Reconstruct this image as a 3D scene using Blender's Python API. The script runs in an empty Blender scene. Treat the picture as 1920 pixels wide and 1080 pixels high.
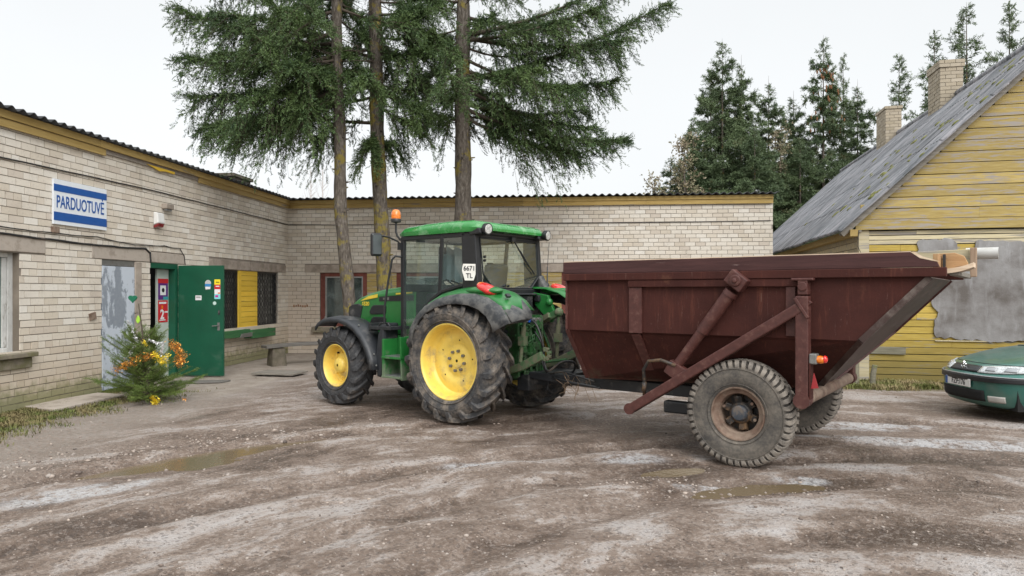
import bpy, math, random
import numpy as np
from mathutils import Vector, Matrix, Euler
random.seed(7)
NR = np.random.default_rng(11)
R_ = math.radians
sc = bpy.context.scene
COL = sc.collection

# ---------------------------------------------------------------- camera
cam = bpy.data.objects.new('camera', bpy.data.cameras.new('camera'))
COL.objects.link(cam)
cam.location = (0, 0, 1.75)
cam.rotation_euler = (R_(90), 0, 0)
cam.data.lens = 24.0
cam.data.sensor_width = 36.0
cam.data.shift_y = 0.0036
cam.data.clip_start = 0.1
cam.data.clip_end = 3000
sc.camera = cam

# ---------------------------------------------------------------- sky, sun, exposure
W = bpy.data.worlds.new('World'); sc.world = W; W.use_nodes = True
wn, wl = W.node_tree.nodes, W.node_tree.links
for n in list(wn): wn.remove(n)
w_out = wn.new('ShaderNodeOutputWorld')
sky = wn.new('ShaderNodeTexSky'); sky.sky_type = 'NISHITA'; sky.sun_disc = False
SUN_EL, SUN_AZ = R_(42), R_(158)          # azimuth clockwise from +Y
sky.sun_elevation = SUN_EL; sky.sun_rotation = SUN_AZ
sky.air_density = 1.0; sky.dust_density = 4.0
hsv = wn.new('ShaderNodeHueSaturation'); hsv.inputs['Saturation'].default_value = 0.12
wl.new(sky.outputs[0], hsv.inputs['Color'])
bg1 = wn.new('ShaderNodeBackground'); bg1.inputs[1].default_value = 0.05
wl.new(hsv.outputs[0], bg1.inputs[0])
# the cloud deck: even near the horizon, brighter towards the zenith
tc = wn.new('ShaderNodeTexCoord'); sx = wn.new('ShaderNodeSeparateXYZ')
wl.new(tc.outputs['Generated'], sx.inputs[0])
mr = wn.new('ShaderNodeMapRange'); mr.interpolation_type = 'SMOOTHSTEP'
mr.inputs[1].default_value = 0.36; mr.inputs[2].default_value = 1.0
mr.inputs[3].default_value = 0.60; mr.inputs[4].default_value = 1.35
wl.new(sx.outputs[2], mr.inputs[0])
bg2 = wn.new('ShaderNodeBackground'); bg2.inputs[0].default_value = (0.955, 0.985, 1.0, 1)
cn_ = wn.new('ShaderNodeTexNoise'); cn_.inputs['Scale'].default_value = 2.2; cn_.inputs['Detail'].default_value = 4; wl.new(tc.outputs['Generated'], cn_.inputs['Vector'])
cr_ = wn.new('ShaderNodeMapRange'); cr_.inputs[1].default_value = 0.3; cr_.inputs[2].default_value = 0.7; cr_.inputs[3].default_value = 0.965; cr_.inputs[4].default_value = 1.03; wl.new(cn_.outputs[0], cr_.inputs[0])
cm_ = wn.new('ShaderNodeMath'); cm_.operation = 'MULTIPLY'; wl.new(mr.outputs[0], cm_.inputs[0]); wl.new(cr_.outputs[0], cm_.inputs[1]); wl.new(cm_.outputs[0], bg2.inputs[1])
ads = wn.new('ShaderNodeAddShader')
wl.new(bg1.outputs[0], ads.inputs[0]); wl.new(bg2.outputs[0], ads.inputs[1])
wl.new(ads.outputs[0], w_out.inputs[0])

sun = bpy.data.objects.new('sun', bpy.data.lights.new('sun', 'SUN'))
COL.objects.link(sun)
sun.data.energy = 1.5; sun.data.angle = R_(42); sun.data.color = (1.0, 0.97, 0.93)
sd = Vector((math.sin(SUN_AZ)*math.cos(SUN_EL), math.cos(SUN_AZ)*math.cos(SUN_EL), math.sin(SUN_EL)))
sun.rotation_euler = sd.to_track_quat('Z', 'Y').to_euler()
sun.location = sd*60
sc.view_settings.view_transform = 'Standard'
sc.view_settings.look = 'None'
sc.view_settings.exposure = 0.33
sc.view_settings.gamma = 1.0

# ---------------------------------------------------------------- helpers
def tag(o, label=None, cat=None, group=None, kind=None):
    if label: o['label'] = label
    if cat: o['category'] = cat
    if group: o['group'] = group
    if kind: o['kind'] = kind
    return o

def empty(name, loc=(0, 0, 0), rz=0.0, label=None, cat=None, group=None):
    o = bpy.data.objects.new(name, None); COL.objects.link(o)
    o.empty_display_size = 0.3
    o.location = loc; o.rotation_euler = (0, 0, rz)
    return tag(o, label, cat, group)

def copy_tree(o, parent=None):
    c = o.copy(); COL.objects.link(c)
    if parent: c.parent = parent
    for ch in [x for x in bpy.data.objects if x.parent == o]:
        copy_tree(ch, c)
    return c

class MB:
    def __init__(s): s.v = []; s.f = []
    def add(s, vs, fs):
        o = len(s.v)
        s.v += [tuple(p) for p in vs]; s.f += [tuple(i+o for i in f) for f in fs]
        return s
    def box(s, c, d, m=None):
        a, b, e = d[0]/2, d[1]/2, d[2]/2
        P = [Vector((x, y, z)) for x in (-a, a) for y in (-b, b) for z in (-e, e)]
        if m is not None: P = [m @ p for p in P]
        c = Vector(c)
        return s.add([c+p for p in P], [(0,1,3,2),(4,6,7,5),(0,4,5,1),(2,3,7,6),(0,2,6,4),(1,5,7,3)])
    def bb(s, x0, x1, y0, y1, z0, z1):
        return s.box(((x0+x1)/2, (y0+y1)/2, (z0+z1)/2), (abs(x1-x0), abs(y1-y0), abs(z1-z0)))
    def beam(s, p0, p1, w, h, up=(0, 0, 1)):
        p0, p1 = Vector(p0), Vector(p1); d = (p1-p0).normalized()
        sd_ = d.cross(Vector(up)).normalized(); u = sd_.cross(d).normalized()
        P = []
        for p in (p0, p1):
            for a, b in ((-1,-1),(1,-1),(1,1),(-1,1)): P.append(p+sd_*(a*w/2)+u*(b*h/2))
        return s.add(P, [(3,2,1,0),(4,5,6,7),(0,1,5,4),(1,2,6,5),(2,3,7,6),(3,0,4,7)])
    def tube(s, pts, r, n=8, caps=True):
        pts = [Vector(p) for p in pts]; m = len(pts)
        rs = r if isinstance(r, (list, tuple)) else [r]*m
        V, F = [], []; prev = None
        for i, p in enumerate(pts):
            d = (pts[min(i+1, m-1)]-pts[max(i-1, 0)]).normalized()
            if prev is None:
                a = d.cross(Vector((0, 0, 1)))
                if a.length < 0.05: a = d.cross(Vector((1, 0, 0)))
            else: a = prev-d*prev.dot(d)
            a.normalize(); prev = a; b = d.cross(a)
            for k in range(n):
                t = 2*math.pi*k/n; V.append(p+(a*math.cos(t)+b*math.sin(t))*rs[i])
        for i in range(m-1):
            for k in range(n):
                k2 = (k+1) % n; F.append((i*n+k, i*n+k2, (i+1)*n+k2, (i+1)*n+k))
        if caps: F.append(tuple(range(n-1, -1, -1))); F.append(tuple((m-1)*n+k for k in range(n)))
        return s.add(V, F)
    def lathe(s, prof, n=48, c=(0, 0, 0), axis='y', closed=False):
        V, F = [], []; m = len(prof); c = Vector(c)
        for r, a in prof:
            for k in range(n):
                t = 2*math.pi*k/n
                if axis == 'y': p = Vector((r*math.cos(t), a, r*math.sin(t)))
                elif axis == 'z': p = Vector((r*math.cos(t), r*math.sin(t), a))
                else: p = Vector((a, r*math.cos(t), r*math.sin(t)))
                V.append(c+p)
        for i in range(m if closed else m-1):
            j = (i+1) % m
            for k in range(n):
                k2 = (k+1) % n; F.append((i*n+k, j*n+k, j*n+k2, i*n+k2))
        return s.add(V, F)
    def prism(s, poly, a0, a1, plane='xz'):
        n = len(poly)
        def mk(u, w, a):
            return (u, a, w) if plane == 'xz' else ((a, u, w) if plane == 'yz' else (u, w, a))
        V = [mk(u, w, a0) for u, w in poly]+[mk(u, w, a1) for u, w in poly]
        F = [tuple(range(n)), tuple(range(2*n-1, n-1, -1))]
        for i in range(n): F.append((i, (i+1) % n, n+(i+1) % n, n+i))
        return s.add(V, F)
    def grid(s, rows, flip=False, close=False):
        m, n = len(rows), len(rows[0]); V = [p for r in rows for p in r]; F = []
        for i in range(m-1):
            for k in range(n if close else n-1):
                k2 = (k+1) % n
                q = (i*n+k, i*n+k2, (i+1)*n+k2, (i+1)*n+k)
                F.append(q[::-1] if flip else q)
        return s.add(V, F)
    def sphere(s, c, r, nu=14, nv=9, m=None):
        if not isinstance(r, (tuple, list)): r = (r, r, r)
        rows = []
        for i in range(nv+1):
            ph = -math.pi/2+math.pi*i/nv
            row = []
            for k in range(nu):
                t = 2*math.pi*k/nu
                p = Vector((r[0]*math.cos(ph)*math.cos(t), r[1]*math.cos(ph)*math.sin(t), r[2]*math.sin(ph)))
                if m is not None: p = m @ p
                row.append(Vector(c)+p)
            rows.append(row)
        return s.grid(rows, close=True)
    def build(s, name, mat, parent=None, smooth=None, bevel=0, loc=(0, 0, 0), rot=(0, 0, 0), fix=True):
        me = bpy.data.meshes.new(name); me.from_pydata(s.v, [], s.f)
        if fix:
            import bmesh
            bm = bmesh.new(); bm.from_mesh(me); bmesh.ops.recalc_face_normals(bm, faces=bm.faces); bm.to_mesh(me); bm.free()
        me.materials.append(mat)
        if smooth is not None:
            me.polygons.foreach_set('use_smooth', [True]*len(me.polygons))
            if smooth < 180: me.set_sharp_from_angle(angle=R_(smooth))
        o = bpy.data.objects.new(name, me); COL.objects.link(o)
        o.parent = parent; o.location = loc; o.rotation_euler = rot
        if bevel:
            b = o.modifiers.new('bevel', 'BEVEL'); b.width = bevel; b.segments = 2; b.limit_method = 'ANGLE'; b.angle_limit = R_(40)
        return o

def np_mesh(name, V, F, mat, parent=None, smooth=False):
    """V (n,3) floats, F (m,k) ints, all faces with k corners"""
    me = bpy.data.meshes.new(name); V = np.asarray(V, np.float32); F = np.asarray(F, np.int32)
    me.vertices.add(len(V)); me.vertices.foreach_set('co', V.ravel())
    k = F.shape[1]
    me.loops.add(F.size); me.loops.foreach_set('vertex_index', F.ravel())
    me.polygons.add(len(F)); me.polygons.foreach_set('loop_start', np.arange(0, F.size, k, dtype=np.int32))
    me.polygons.foreach_set('loop_total', np.full(len(F), k, np.int32))
    if smooth: me.polygons.foreach_set('use_smooth', np.ones(len(F), bool))
    me.update(calc_edges=True); me.validate()
    me.materials.append(mat)
    o = bpy.data.objects.new(name, me); COL.objects.link(o); o.parent = parent
    return o

def text_mesh(name, body, size, mat, parent, m, sx=1.0, depth=0.002, bold=0.0, align='CENTER', spacing=1.0):
    cu = bpy.data.curves.new(name, 'FONT'); cu.body = body; cu.size = size; cu.align_x = align; cu.align_y = 'CENTER'
    cu.extrude = depth; cu.offset = bold; cu.space_character = spacing
    to = bpy.data.objects.new(name, cu); COL.objects.link(to)
    dg = bpy.context.evaluated_depsgraph_get()
    me = bpy.data.meshes.new_from_object(to.evaluated_get(dg))
    bpy.data.objects.remove(to); 
    me.transform(Matrix.Diagonal((sx, 1, 1, 1))); me.transform(m)
    me.materials.clear(); me.materials.append(mat)
    o = bpy.data.objects.new(name, me); COL.objects.link(o); o.parent = parent
    return o

# ---------------------------------------------------------------- materials
class NT:
    def __init__(s, name):
        s.m = bpy.data.materials.new(name); s.m.use_nodes = True
        s.n, s.l = s.m.node_tree.nodes, s.m.node_tree.links
        s.b = s.n['Principled BSDF']
        s.tc = s.n.new('ShaderNodeTexCoord')
        s.obj = s.tc.outputs['Object']
    def set(s, node, i, v):
        if hasattr(v, 'node'): s.l.new(v, node.inputs[i])
        else: node.inputs[i].default_value = v
    def map(s, scale=(1, 1, 1), vec=None, loc=(0, 0, 0)):
        n = s.n.new('ShaderNodeMapping'); n.inputs['Scale'].default_value = scale; n.inputs['Location'].default_value = loc
        s.l.new(vec or s.obj, n.inputs[0]); return n.outputs[0]
    def noise(s, scale, detail=4, rough=0.55, vec=None, dist=0.0):
        n = s.n.new('ShaderNodeTexNoise'); n.inputs['Scale'].default_value = scale
        n.inputs['Detail'].default_value = detail; n.inputs['Roughness'].default_value = rough; n.inputs['Distortion'].default_value = dist
        s.l.new(vec or s.obj, n.inputs['Vector']); return n.outputs[0]
    def voro(s, scale, vec=None, feature='F1', out='Distance'):
        n = s.n.new('ShaderNodeTexVoronoi'); n.inputs['Scale'].default_value = scale; n.feature = feature
        s.l.new(vec or s.obj, n.inputs['Vector']); return n.outputs[out]
    def ramp(s, fac, stops, interp='LINEAR'):
        n = s.n.new('ShaderNodeValToRGB'); cr = n.color_ramp; cr.interpolation = interp
        while len(cr.elements) < len(stops): cr.elements.new(0.5)
        for e, (p, c) in zip(cr.elements, stops):
            e.position = p; e.color = (c, c, c, 1) if not isinstance(c, tuple) else (c[0], c[1], c[2], 1)
        s.l.new(fac, n.inputs[0]); return n.outputs[0]
    def mix(s, fac, a, b, blend='MIX'):
        n = s.n.new('ShaderNodeMix'); n.data_type = 'RGBA'; n.blend_type = blend
        s.set(n, 0, fac)
        for i, v in ((6, a), (7, b)):
            if isinstance(v, tuple): v = (v[0], v[1], v[2], 1)
            s.set(n, i, v)
        return n.outputs[2]
    def math(s, op, a, b=0.0, c=0.0, clamp=False):
        n = s.n.new('ShaderNodeMath'); n.operation = op; n.use_clamp = clamp
        s.set(n, 0, a); s.set(n, 1, b)
        if len(n.inputs) > 2: s.set(n, 2, c)
        return n.outputs[0]
    def sep(s, vec=None):
        n = s.n.new('ShaderNodeSeparateXYZ'); s.l.new(vec or s.obj, n.inputs[0]); return n.outputs
    def comb(s, x, y, z):
        n = s.n.new('ShaderNodeCombineXYZ'); s.set(n, 0, x); s.set(n, 1, y); s.set(n, 2, z); return n.outputs[0]
    def rng(s, v, a, b, c=0.0, d=1.0):
        n = s.n.new('ShaderNodeMapRange'); n.interpolation_type = 'SMOOTHSTEP'; s.set(n, 0, v)
        for i, x in ((1, a), (2, b), (3, c), (4, d)): n.inputs[i].default_value = x
        return n.outputs[0]
    def island(s):
        return s.n.new('ShaderNodeNewGeometry').outputs['Random Per Island']
    def col(s, v):
        if isinstance(v, tuple): s.b.inputs['Base Color'].default_value = (v[0], v[1], v[2], 1)
        else: s.l.new(v, s.b.inputs['Base Color'])
        return s
    def rough(s, v): s.set(s.b, 'Roughness', v); return s
    def spec(s, v): s.b.inputs['Specular IOR Level'].default_value = v; return s
    def metal(s, v): s.b.inputs['Metallic'].default_value = v; return s
    def bump(s, h, strength=0.4, dist=0.01):
        n = s.n.new('ShaderNodeBump'); n.inputs['Strength'].default_value = strength; n.inputs['Distance'].default_value = dist
        s.l.new(h, n.inputs['Height']); s.l.new(n.outputs[0], s.b.inputs['Normal']); return s

def plain(name, c, rough=0.5, metal=0.0, var=0.15, scale=9.0, dirt=None, dirt_amt=0.35, dirt_scale=3.5, low=None, bump=0.0, spec=0.5, coat=0.0, stretch=(1, 1, 1)):
    """painted or plain surface: tone variation, dry dirt in patches, splashes that grow towards z=low[0]"""
    t = NT(name)
    v = t.map(stretch) if stretch != (1, 1, 1) else None
    n1 = t.noise(scale, 5, 0.6, v)
    d = tuple(x*(1-var) for x in c); l = tuple(min(1, x*(1+var)) for x in c)
    cc = t.ramp(n1, [(0.3, d), (0.7, l)])
    r = rough
    if dirt:
        n2 = t.noise(dirt_scale, 8, 0.68, v)
        m = t.rng(n2, 0.62-dirt_amt*0.4, 0.80-dirt_amt*0.3)
        if low:
            z = t.sep()[2]
            zz = t.rng(z, low[0], low[1], 0.34, -0.12)
            m = t.rng(t.math('ADD', n2, zz), 0.62-dirt_amt*0.4, 0.80-dirt_amt*0.3)
        m2 = t.math('MULTIPLY', m, 0.85)
        cc = t.mix(m2, cc, dirt)
        r = t.math('ADD', t.math('MULTIPLY', m, 0.9-rough), rough)
    t.col(cc).rough(r).metal(metal).spec(spec)
    if coat: t.b.inputs['Coat Weight'].default_value = coat; t.b.inputs['Coat Roughness'].default_value = 0.08
    if bump: t.bump(n1, bump, 0.01)
    return t.m

DIRT = (0.17, 0.135, 0.105)
M = {}
M['black'] = plain('black_plastic', (0.022, 0.024, 0.027), 0.45, dirt=(0.16, 0.15, 0.14), dirt_amt=0.30, dirt_scale=5)
M['black_clean'] = plain('black_paint', (0.018, 0.019, 0.021), 0.4)
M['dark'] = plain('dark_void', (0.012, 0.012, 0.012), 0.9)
M['fender_black'] = plain('fender_plastic', (0.032, 0.035, 0.039), 0.5, dirt=(0.15, 0.148, 0.14), dirt_amt=0.62, dirt_scale=8, bump=0.1)
M['fender_clean'] = plain('front_fender_plastic', (0.026, 0.029, 0.034), 0.42, dirt=(0.12, 0.115, 0.11), dirt_amt=0.22, dirt_scale=4.0, bump=0.1)
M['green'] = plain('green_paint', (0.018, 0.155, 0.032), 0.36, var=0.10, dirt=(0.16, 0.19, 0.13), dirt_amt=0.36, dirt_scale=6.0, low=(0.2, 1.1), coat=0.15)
M['green_roof'] = plain('green_roof_sky_sheen', (0.03, 0.235, 0.05), 0.25, var=0.10, dirt=(0.25, 0.42, 0.25), dirt_amt=0.25, dirt_scale=5, coat=0.35)  # roof green lightened, with pale patches, as painted-in sky reflection
M['green_oily'] = plain('oily_green_casting', (0.03, 0.13, 0.035), 0.5, var=0.3, dirt=(0.06, 0.055, 0.045), dirt_amt=0.5, dirt_scale=9, bump=0.3)
M['green_arm'] = plain('worn_green_arm', (0.06, 0.17, 0.065), 0.5, var=0.25, dirt=(0.17, 0.145, 0.10), dirt_amt=0.7, dirt_scale=9, bump=0.2)
M['yellow'] = plain('yellow_wheel_paint', (0.86, 0.63, 0.13), 0.36, var=0.06, dirt=(0.42, 0.33, 0.17), dirt_amt=0.30, dirt_scale=3.5)
M['yellow_decal'] = plain('yellow_decal', (0.75, 0.55, 0.05), 0.4)
M['steel'] = plain('grey_steel', (0.22, 0.22, 0.21), 0.45, metal=0.5, dirt=DIRT, dirt_amt=0.3)
M['galv'] = plain('dull_steel', (0.36, 0.37, 0.38), 0.4, metal=0.7)
M['hose'] = plain('black_hose', (0.02, 0.02, 0.022), 0.4, dirt=DIRT, dirt_amt=0.25)
M['white'] = plain('white_plastic', (0.72, 0.72, 0.70), 0.4, var=0.04)
M['lettering'] = plain('black_lettering', (0.02, 0.02, 0.025), 0.5)
M['mirror'] = plain('mirror_glass', (0.5, 0.52, 0.52), 0.06, metal=0.9, var=0.02)
M['mirror_dark'] = plain('mirror_glass_dark_reflection', (0.10, 0.115, 0.115), 0.12, metal=0.6, var=0.1)  # dark tint paints in the reflected trunk and wall

def lens(name, c, rough=0.15):
    t = NT(name); n = t.voro(55.0)
    t.col(t.ramp(n, [(0.0, tuple(min(1, x*1.25) for x in c)), (0.8, tuple(x*0.65 for x in c))])).rough(rough)
    t.b.inputs['Coat Weight'].default_value = 0.6
    t.bump(n, 0.25, 0.004)
    return t.m
M['red_lens'] = lens('red_lens', (0.75, 0.035, 0.03))
M['orange_lens'] = lens('orange_lens', (0.95, 0.22, 0.015))
M['clear_lens'] = lens('clear_lens', (0.62, 0.62, 0.6), 0.08)
M['headlamp'] = lens('headlamp_glass', (0.60, 0.63, 0.64), 0.08)

def glass(name, tint, alpha, rough=0.03, dust=0.12):
    t = NT(name); t.n.remove(t.b)
    tr = t.n.new('ShaderNodeBsdfTransparent'); tr.inputs[0].default_value = (*tint, 1)
    gl = t.n.new('ShaderNodeBsdfGlossy'); gl.inputs['Roughness'].default_value = rough; gl.inputs[0].default_value = (0.9, 0.95, 0.95, 1)
    df = t.n.new('ShaderNodeBsdfDiffuse'); df.inputs[0].default_value = (0.32, 0.38, 0.37, 1)
    fr = t.n.new('ShaderNodeLayerWeight'); fr.inputs[0].default_value = 0.5
    fk = t.math('ADD', t.math('MULTIPLY', t.math('POWER', fr.outputs['Facing'], 3.5), 0.6), 0.045+alpha)
    mx = t.n.new('ShaderNodeMixShader'); t.l.new(fk, mx.inputs[0])
    t.l.new(tr.outputs[0], mx.inputs[1]); t.l.new(gl.outputs[0], mx.inputs[2])
    n = t.rng(t.noise(2.2, 5, 0.6), 0.35, 0.75, dust*0.4, dust*1.8)
    m2 = t.n.new('ShaderNodeMixShader'); t.l.new(n, m2.inputs[0])
    t.l.new(mx.outputs[0], m2.inputs[1]); t.l.new(df.outputs[0], m2.inputs[2])
    t.l.new(m2.outputs[0], t.n['Material Output'].inputs[0])
    return t.m
M['cab_glass'] = glass('cab_glass', (0.92, 1.0, 0.96), 0.09, dust=0.07)
M['house_glass'] = glass('window_glass', (0.45, 0.5, 0.5), 0.06, 0.05, dust=0.25)

def rubber(name, mudcol, amt, scale):
    t = NT(name); n1 = t.noise(scale, 8, 0.7); n2 = t.noise(26, 5, 0.6)
    base = t.ramp(n2, [(0.3, (0.030, 0.031, 0.034)), (0.7, (0.072, 0.072, 0.074))])
    m = t.rng(n1, 0.66-amt*0.35, 0.78-amt*0.15)
    mm = t.math('MULTIPLY', m, t.rng(n2, 0.2, 0.75, 0.45, 0.95))
    t.col(t.mix(mm, base, mudcol)).rough(t.math('ADD', t.math('MULTIPLY', m, 0.3), 0.62)).spec(0.3)
    t.bump(t.math('ADD', n2, n1), 0.5, 0.008)
    return t.m
M['tyre'] = rubber('muddy_tractor_rubber', (0.25, 0.21, 0.17), 0.74, 5.5)
M['tyre_front'] = rubber('front_tractor_rubber', (0.17, 0.14, 0.115), 0.35, 4.0)
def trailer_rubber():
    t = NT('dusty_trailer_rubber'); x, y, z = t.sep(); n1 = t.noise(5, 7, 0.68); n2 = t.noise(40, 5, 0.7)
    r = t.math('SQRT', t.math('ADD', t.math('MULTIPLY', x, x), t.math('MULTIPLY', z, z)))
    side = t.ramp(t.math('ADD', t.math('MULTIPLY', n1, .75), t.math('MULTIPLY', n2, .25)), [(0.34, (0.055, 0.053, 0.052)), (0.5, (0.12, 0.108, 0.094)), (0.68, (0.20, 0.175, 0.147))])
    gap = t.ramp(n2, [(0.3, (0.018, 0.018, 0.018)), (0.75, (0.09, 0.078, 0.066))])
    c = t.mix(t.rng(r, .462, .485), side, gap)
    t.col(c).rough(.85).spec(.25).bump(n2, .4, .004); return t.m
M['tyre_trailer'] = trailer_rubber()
M['tread_trailer'] = plain('dusty_skylit_tread_blocks', (0.15, 0.135, 0.12), 0.8, var=0.4, scale=22, dirt=(0.30, 0.265, 0.225), dirt_amt=0.6, dirt_scale=9, bump=0.3, spec=0.3)  # dusty worn rubber, with sky reflection painted into the pale tone

def wood(name, c1, c2, axis=(1, 12, 12), rough=0.8, peel=None, peel_amt=0.5, isl=0.25, low=None):
    """c1-c2 grain; peel = bare colour showing through where paint has flaked"""
    t = NT(name); v = t.map(axis)
    g = t.noise(2.2, 7, 0.65, v, 0.4); r = t.island()
    off = t.n.new('ShaderNodeVectorMath'); off.operation = 'ADD'
    t.l.new(v, off.inputs[0]); t.l.new(t.comb(t.math('MULTIPLY', r, 37.0), t.math('MULTIPLY', r, 91.0), 0.0), off.inputs[1])
    g2 = t.noise(1.1, 8, 0.7, off.outputs[0], 0.3)
    c = t.mix(t.rng(g, 0.3, 0.7), c1, c2)
    k = t.math('ADD', t.math('MULTIPLY', r, isl*2), 1-isl)
    c = t.mix(1.0, c, t.comb(k, k, k), 'MULTIPLY')
    if peel:
        m = t.rng(g2, 0.66-peel_amt*0.3, 0.72-peel_amt*0.24)
        c = t.mix(m, c, peel)
    if low:
        z = t.math('ADD', t.sep()[2], t.math('MULTIPLY', t.math('SUBTRACT', g2, 0.5), 0.9))
        c = t.mix(t.rng(z, low[0], low[1], 0.8, 0.0), c, (0.15, 0.125, 0.045))
    t.col(c).rough(rough).bump(t.math('ADD', g, g2), 0.35, 0.006)
    return t.m
GREYW = (0.27, 0.255, 0.23)
M['board_yellow'] = wood('peeling_yellow_boards', (0.345, 0.25, 0.078), (0.45, 0.345, 0.13), (1.5, 14, 16), peel=(0.33, 0.295, 0.265), peel_amt=0.52, isl=0.15)
M['board_lower'] = wood('mossy_yellow_boards', (0.43, 0.30, 0.055), (0.54, 0.395, 0.09), (1.5, 14, 16), peel=(0.30, 0.28, 0.24), peel_amt=0.36, low=(0.12, 1.05), isl=0.14)
M['fascia'] = wood('ochre_fascia_boards', (0.32, 0.215, 0.065), (0.42, 0.30, 0.11), (0.7, 12, 9), peel=(0.25, 0.21, 0.15), peel_amt=0.25)
M['panel_yellow'] = wood('bright_yellow_boards', (0.66, 0.42, 0.03), (0.74, 0.50, 0.06), (0.8, 12, 9), peel=(0.3, 0.22, 0.1), peel_amt=0.05, isl=0.12)
M['pale_board'] = wood('faded_cream_boards', (0.48, 0.41, 0.25), (0.60, 0.53, 0.36), (0.7, 12, 9), peel=(0.33, 0.30, 0.26), peel_amt=0.5)
M['grey_wood'] = wood('weathered_grey_wood', (0.16, 0.145, 0.12), (0.28, 0.255, 0.22), (1, 10, 10))
M['mossy_wood'] = wood('mossy_grey_wood', (0.16, 0.15, 0.10), (0.27, 0.25, 0.19), (1, 10, 10), peel=(0.13, 0.15, 0.05), peel_amt=0.35)
M['bare_wood'] = wood('fresh_bare_wood', (0.56, 0.42, 0.29), (0.72, 0.58, 0.44), (1, 14, 14))
M['worn_wood'] = wood('worn_tan_wood', (0.30, 0.20, 0.13), (0.42, 0.30, 0.21), (10, 10, 1))
M['orange_wood'] = wood('orange_stained_wood', (0.36, 0.20, 0.09), (0.48, 0.30, 0.15), (1, 10, 10), peel=(0.12, 0.08, 0.05), peel_amt=0.3)
M['red_frame'] = wood('red_brown_frame', (0.13, 0.035, 0.025), (0.19, 0.06, 0.045), (4, 4, 4))
M['white_frame'] = wood('flaking_white_frame', (0.50, 0.50, 0.48), (0.62, 0.62, 0.60), (5, 5, 2), peel=(0.3, 0.28, 0.25), peel_amt=0.35)
M['green_board'] = wood('green_planter_boards', (0.03, 0.13, 0.045), (0.05, 0.18, 0.06), (1, 10, 10), peel=(0.12, 0.11, 0.08), peel_amt=0.25)
M['trailer_wood'] = wood('maroon_painted_plank', (0.048, 0.016, 0.015), (0.078, 0.029, 0.027), (0.9, 12, 12), peel=(0.30, 0.22, 0.2), peel_amt=0.12)

def maroon():
    t = NT('rusty_maroon_paint')
    n1 = t.noise(3.0, 6, 0.65); st = t.noise(5.0, 6, 0.7, t.map((3.5, 3.5, 0.35)), 0.5); f = t.noise(30, 5, 0.7)
    c = t.ramp(n1, [(0.3, (0.042, 0.0125, 0.010)), (0.7, (0.070, 0.0225, 0.0175))])
    c = t.mix(t.math('MULTIPLY', t.rng(st, 0.52, 0.75), 0.5), c, (0.15, 0.052, 0.033)); sc_ = t.noise(6.0, 5, 0.75, t.map((9, 9, .8), None, (3, 1, 0)), 1.0)
    c = t.mix(t.math('MULTIPLY', t.rng(sc_, 0.62, 0.70), .6), c, (0.20, 0.13, 0.105)); c = t.mix(t.math('MULTIPLY', t.rng(t.noise(1.6, 7, .7, t.map((1, 1, 1), None, (9, 4, 2))), .60, .70), .5), c, (0.125, 0.055, 0.034))
    c = t.mix(t.math('MULTIPLY', t.rng(f, 0.66, 0.76), 0.5), c, (0.20, 0.15, 0.12))
    z = t.sep()[2]
    m = t.rng(t.math('ADD', t.noise(4.5, 7, 0.7), t.rng(z, 0.4, 1.35, 0.17, -0.12)), 0.55, 0.72)
    c = t.mix(t.math('MULTIPLY', m, 0.6), c, (0.075, 0.052, 0.036))
    t.col(c).rough(t.rng(n1, 0.2, 0.8, 0.55, 0.85)).spec(0.2).bump(t.math('ADD', f, n1), 0.3, 0.006)
    return t.m
M['maroon'] = maroon()
M['maroon_worn'] = plain('worn_maroon_beam', (0.078, 0.025, 0.020), 0.55, var=0.25, scale=14, dirt=(0.15, 0.085, 0.065), dirt_amt=0.22, dirt_scale=14, bump=0.3)
M['rust'] = plain('rusty_rim', (0.14, 0.085, 0.06), 0.7, var=0.4, scale=10, dirt=(0.25, 0.19, 0.145), dirt_amt=0.6, dirt_scale=7, bump=0.3)
M['grease'] = plain('greasy_hub', (0.03, 0.027, 0.025), 0.5, var=0.4, scale=12, dirt=(0.16, 0.09, 0.04), dirt_amt=0.45, dirt_scale=12, bump=0.3)
M['blue_hub'] = plain('blue_grey_cap', (0.045, 0.055, 0.07), 0.5, dirt=DIRT, dirt_amt=0.5, dirt_scale=14)
M['flange'] = plain('dark_rubbed_flange', (0.052, 0.029, 0.024), 0.55, var=0.25, scale=6, dirt=(0.18, 0.15, 0.13), dirt_amt=0.4)

def brick_mat(name, cols, pink=None, moss=False):
    t = NT(name); r = t.island()
    c = t.ramp(r, [(i/(len(cols)-1), k) for i, k in enumerate(cols)])
    n1 = t.noise(1.1, 6, 0.62); n2 = t.noise(28, 5, 0.65); n3 = t.noise(7, 6, 0.6)
    c = t.mix(t.rng(n1, 0.48, 0.74, 0.0, 0.38), c, (0.42, 0.36, 0.30)); c = t.mix(t.rng(t.noise(2.2, 7, .7, t.map((1.6, 1.6, .35), None, (4, 2, 1))), .58, .76, 0, .38), c, (0.32, 0.275, 0.225))
    c = t.mix(t.rng(n2, 0.55, 0.75, 0.0, 0.35), c, (0.26, 0.23, 0.20))
    z = t.sep()[2]
    if pink:
        c = t.mix(t.math('MULTIPLY', t.rng(t.math('ADD', z, t.math('MULTIPLY', n1, 0.9)), pink[0], pink[1], 1.0, 0.0), pink[2]), c, pink[3])
    if moss:
        c = t.mix(t.rng(t.math('ADD', z, t.math('MULTIPLY', n3, 0.55)), 0.42, 0.72, 0.75, 0.0), c, (0.17, 0.18, 0.07))
    t.col(c).rough(0.88).spec(0.25).bump(t.math('ADD', n2, n3), 0.5, 0.006)
    return t.m
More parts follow.
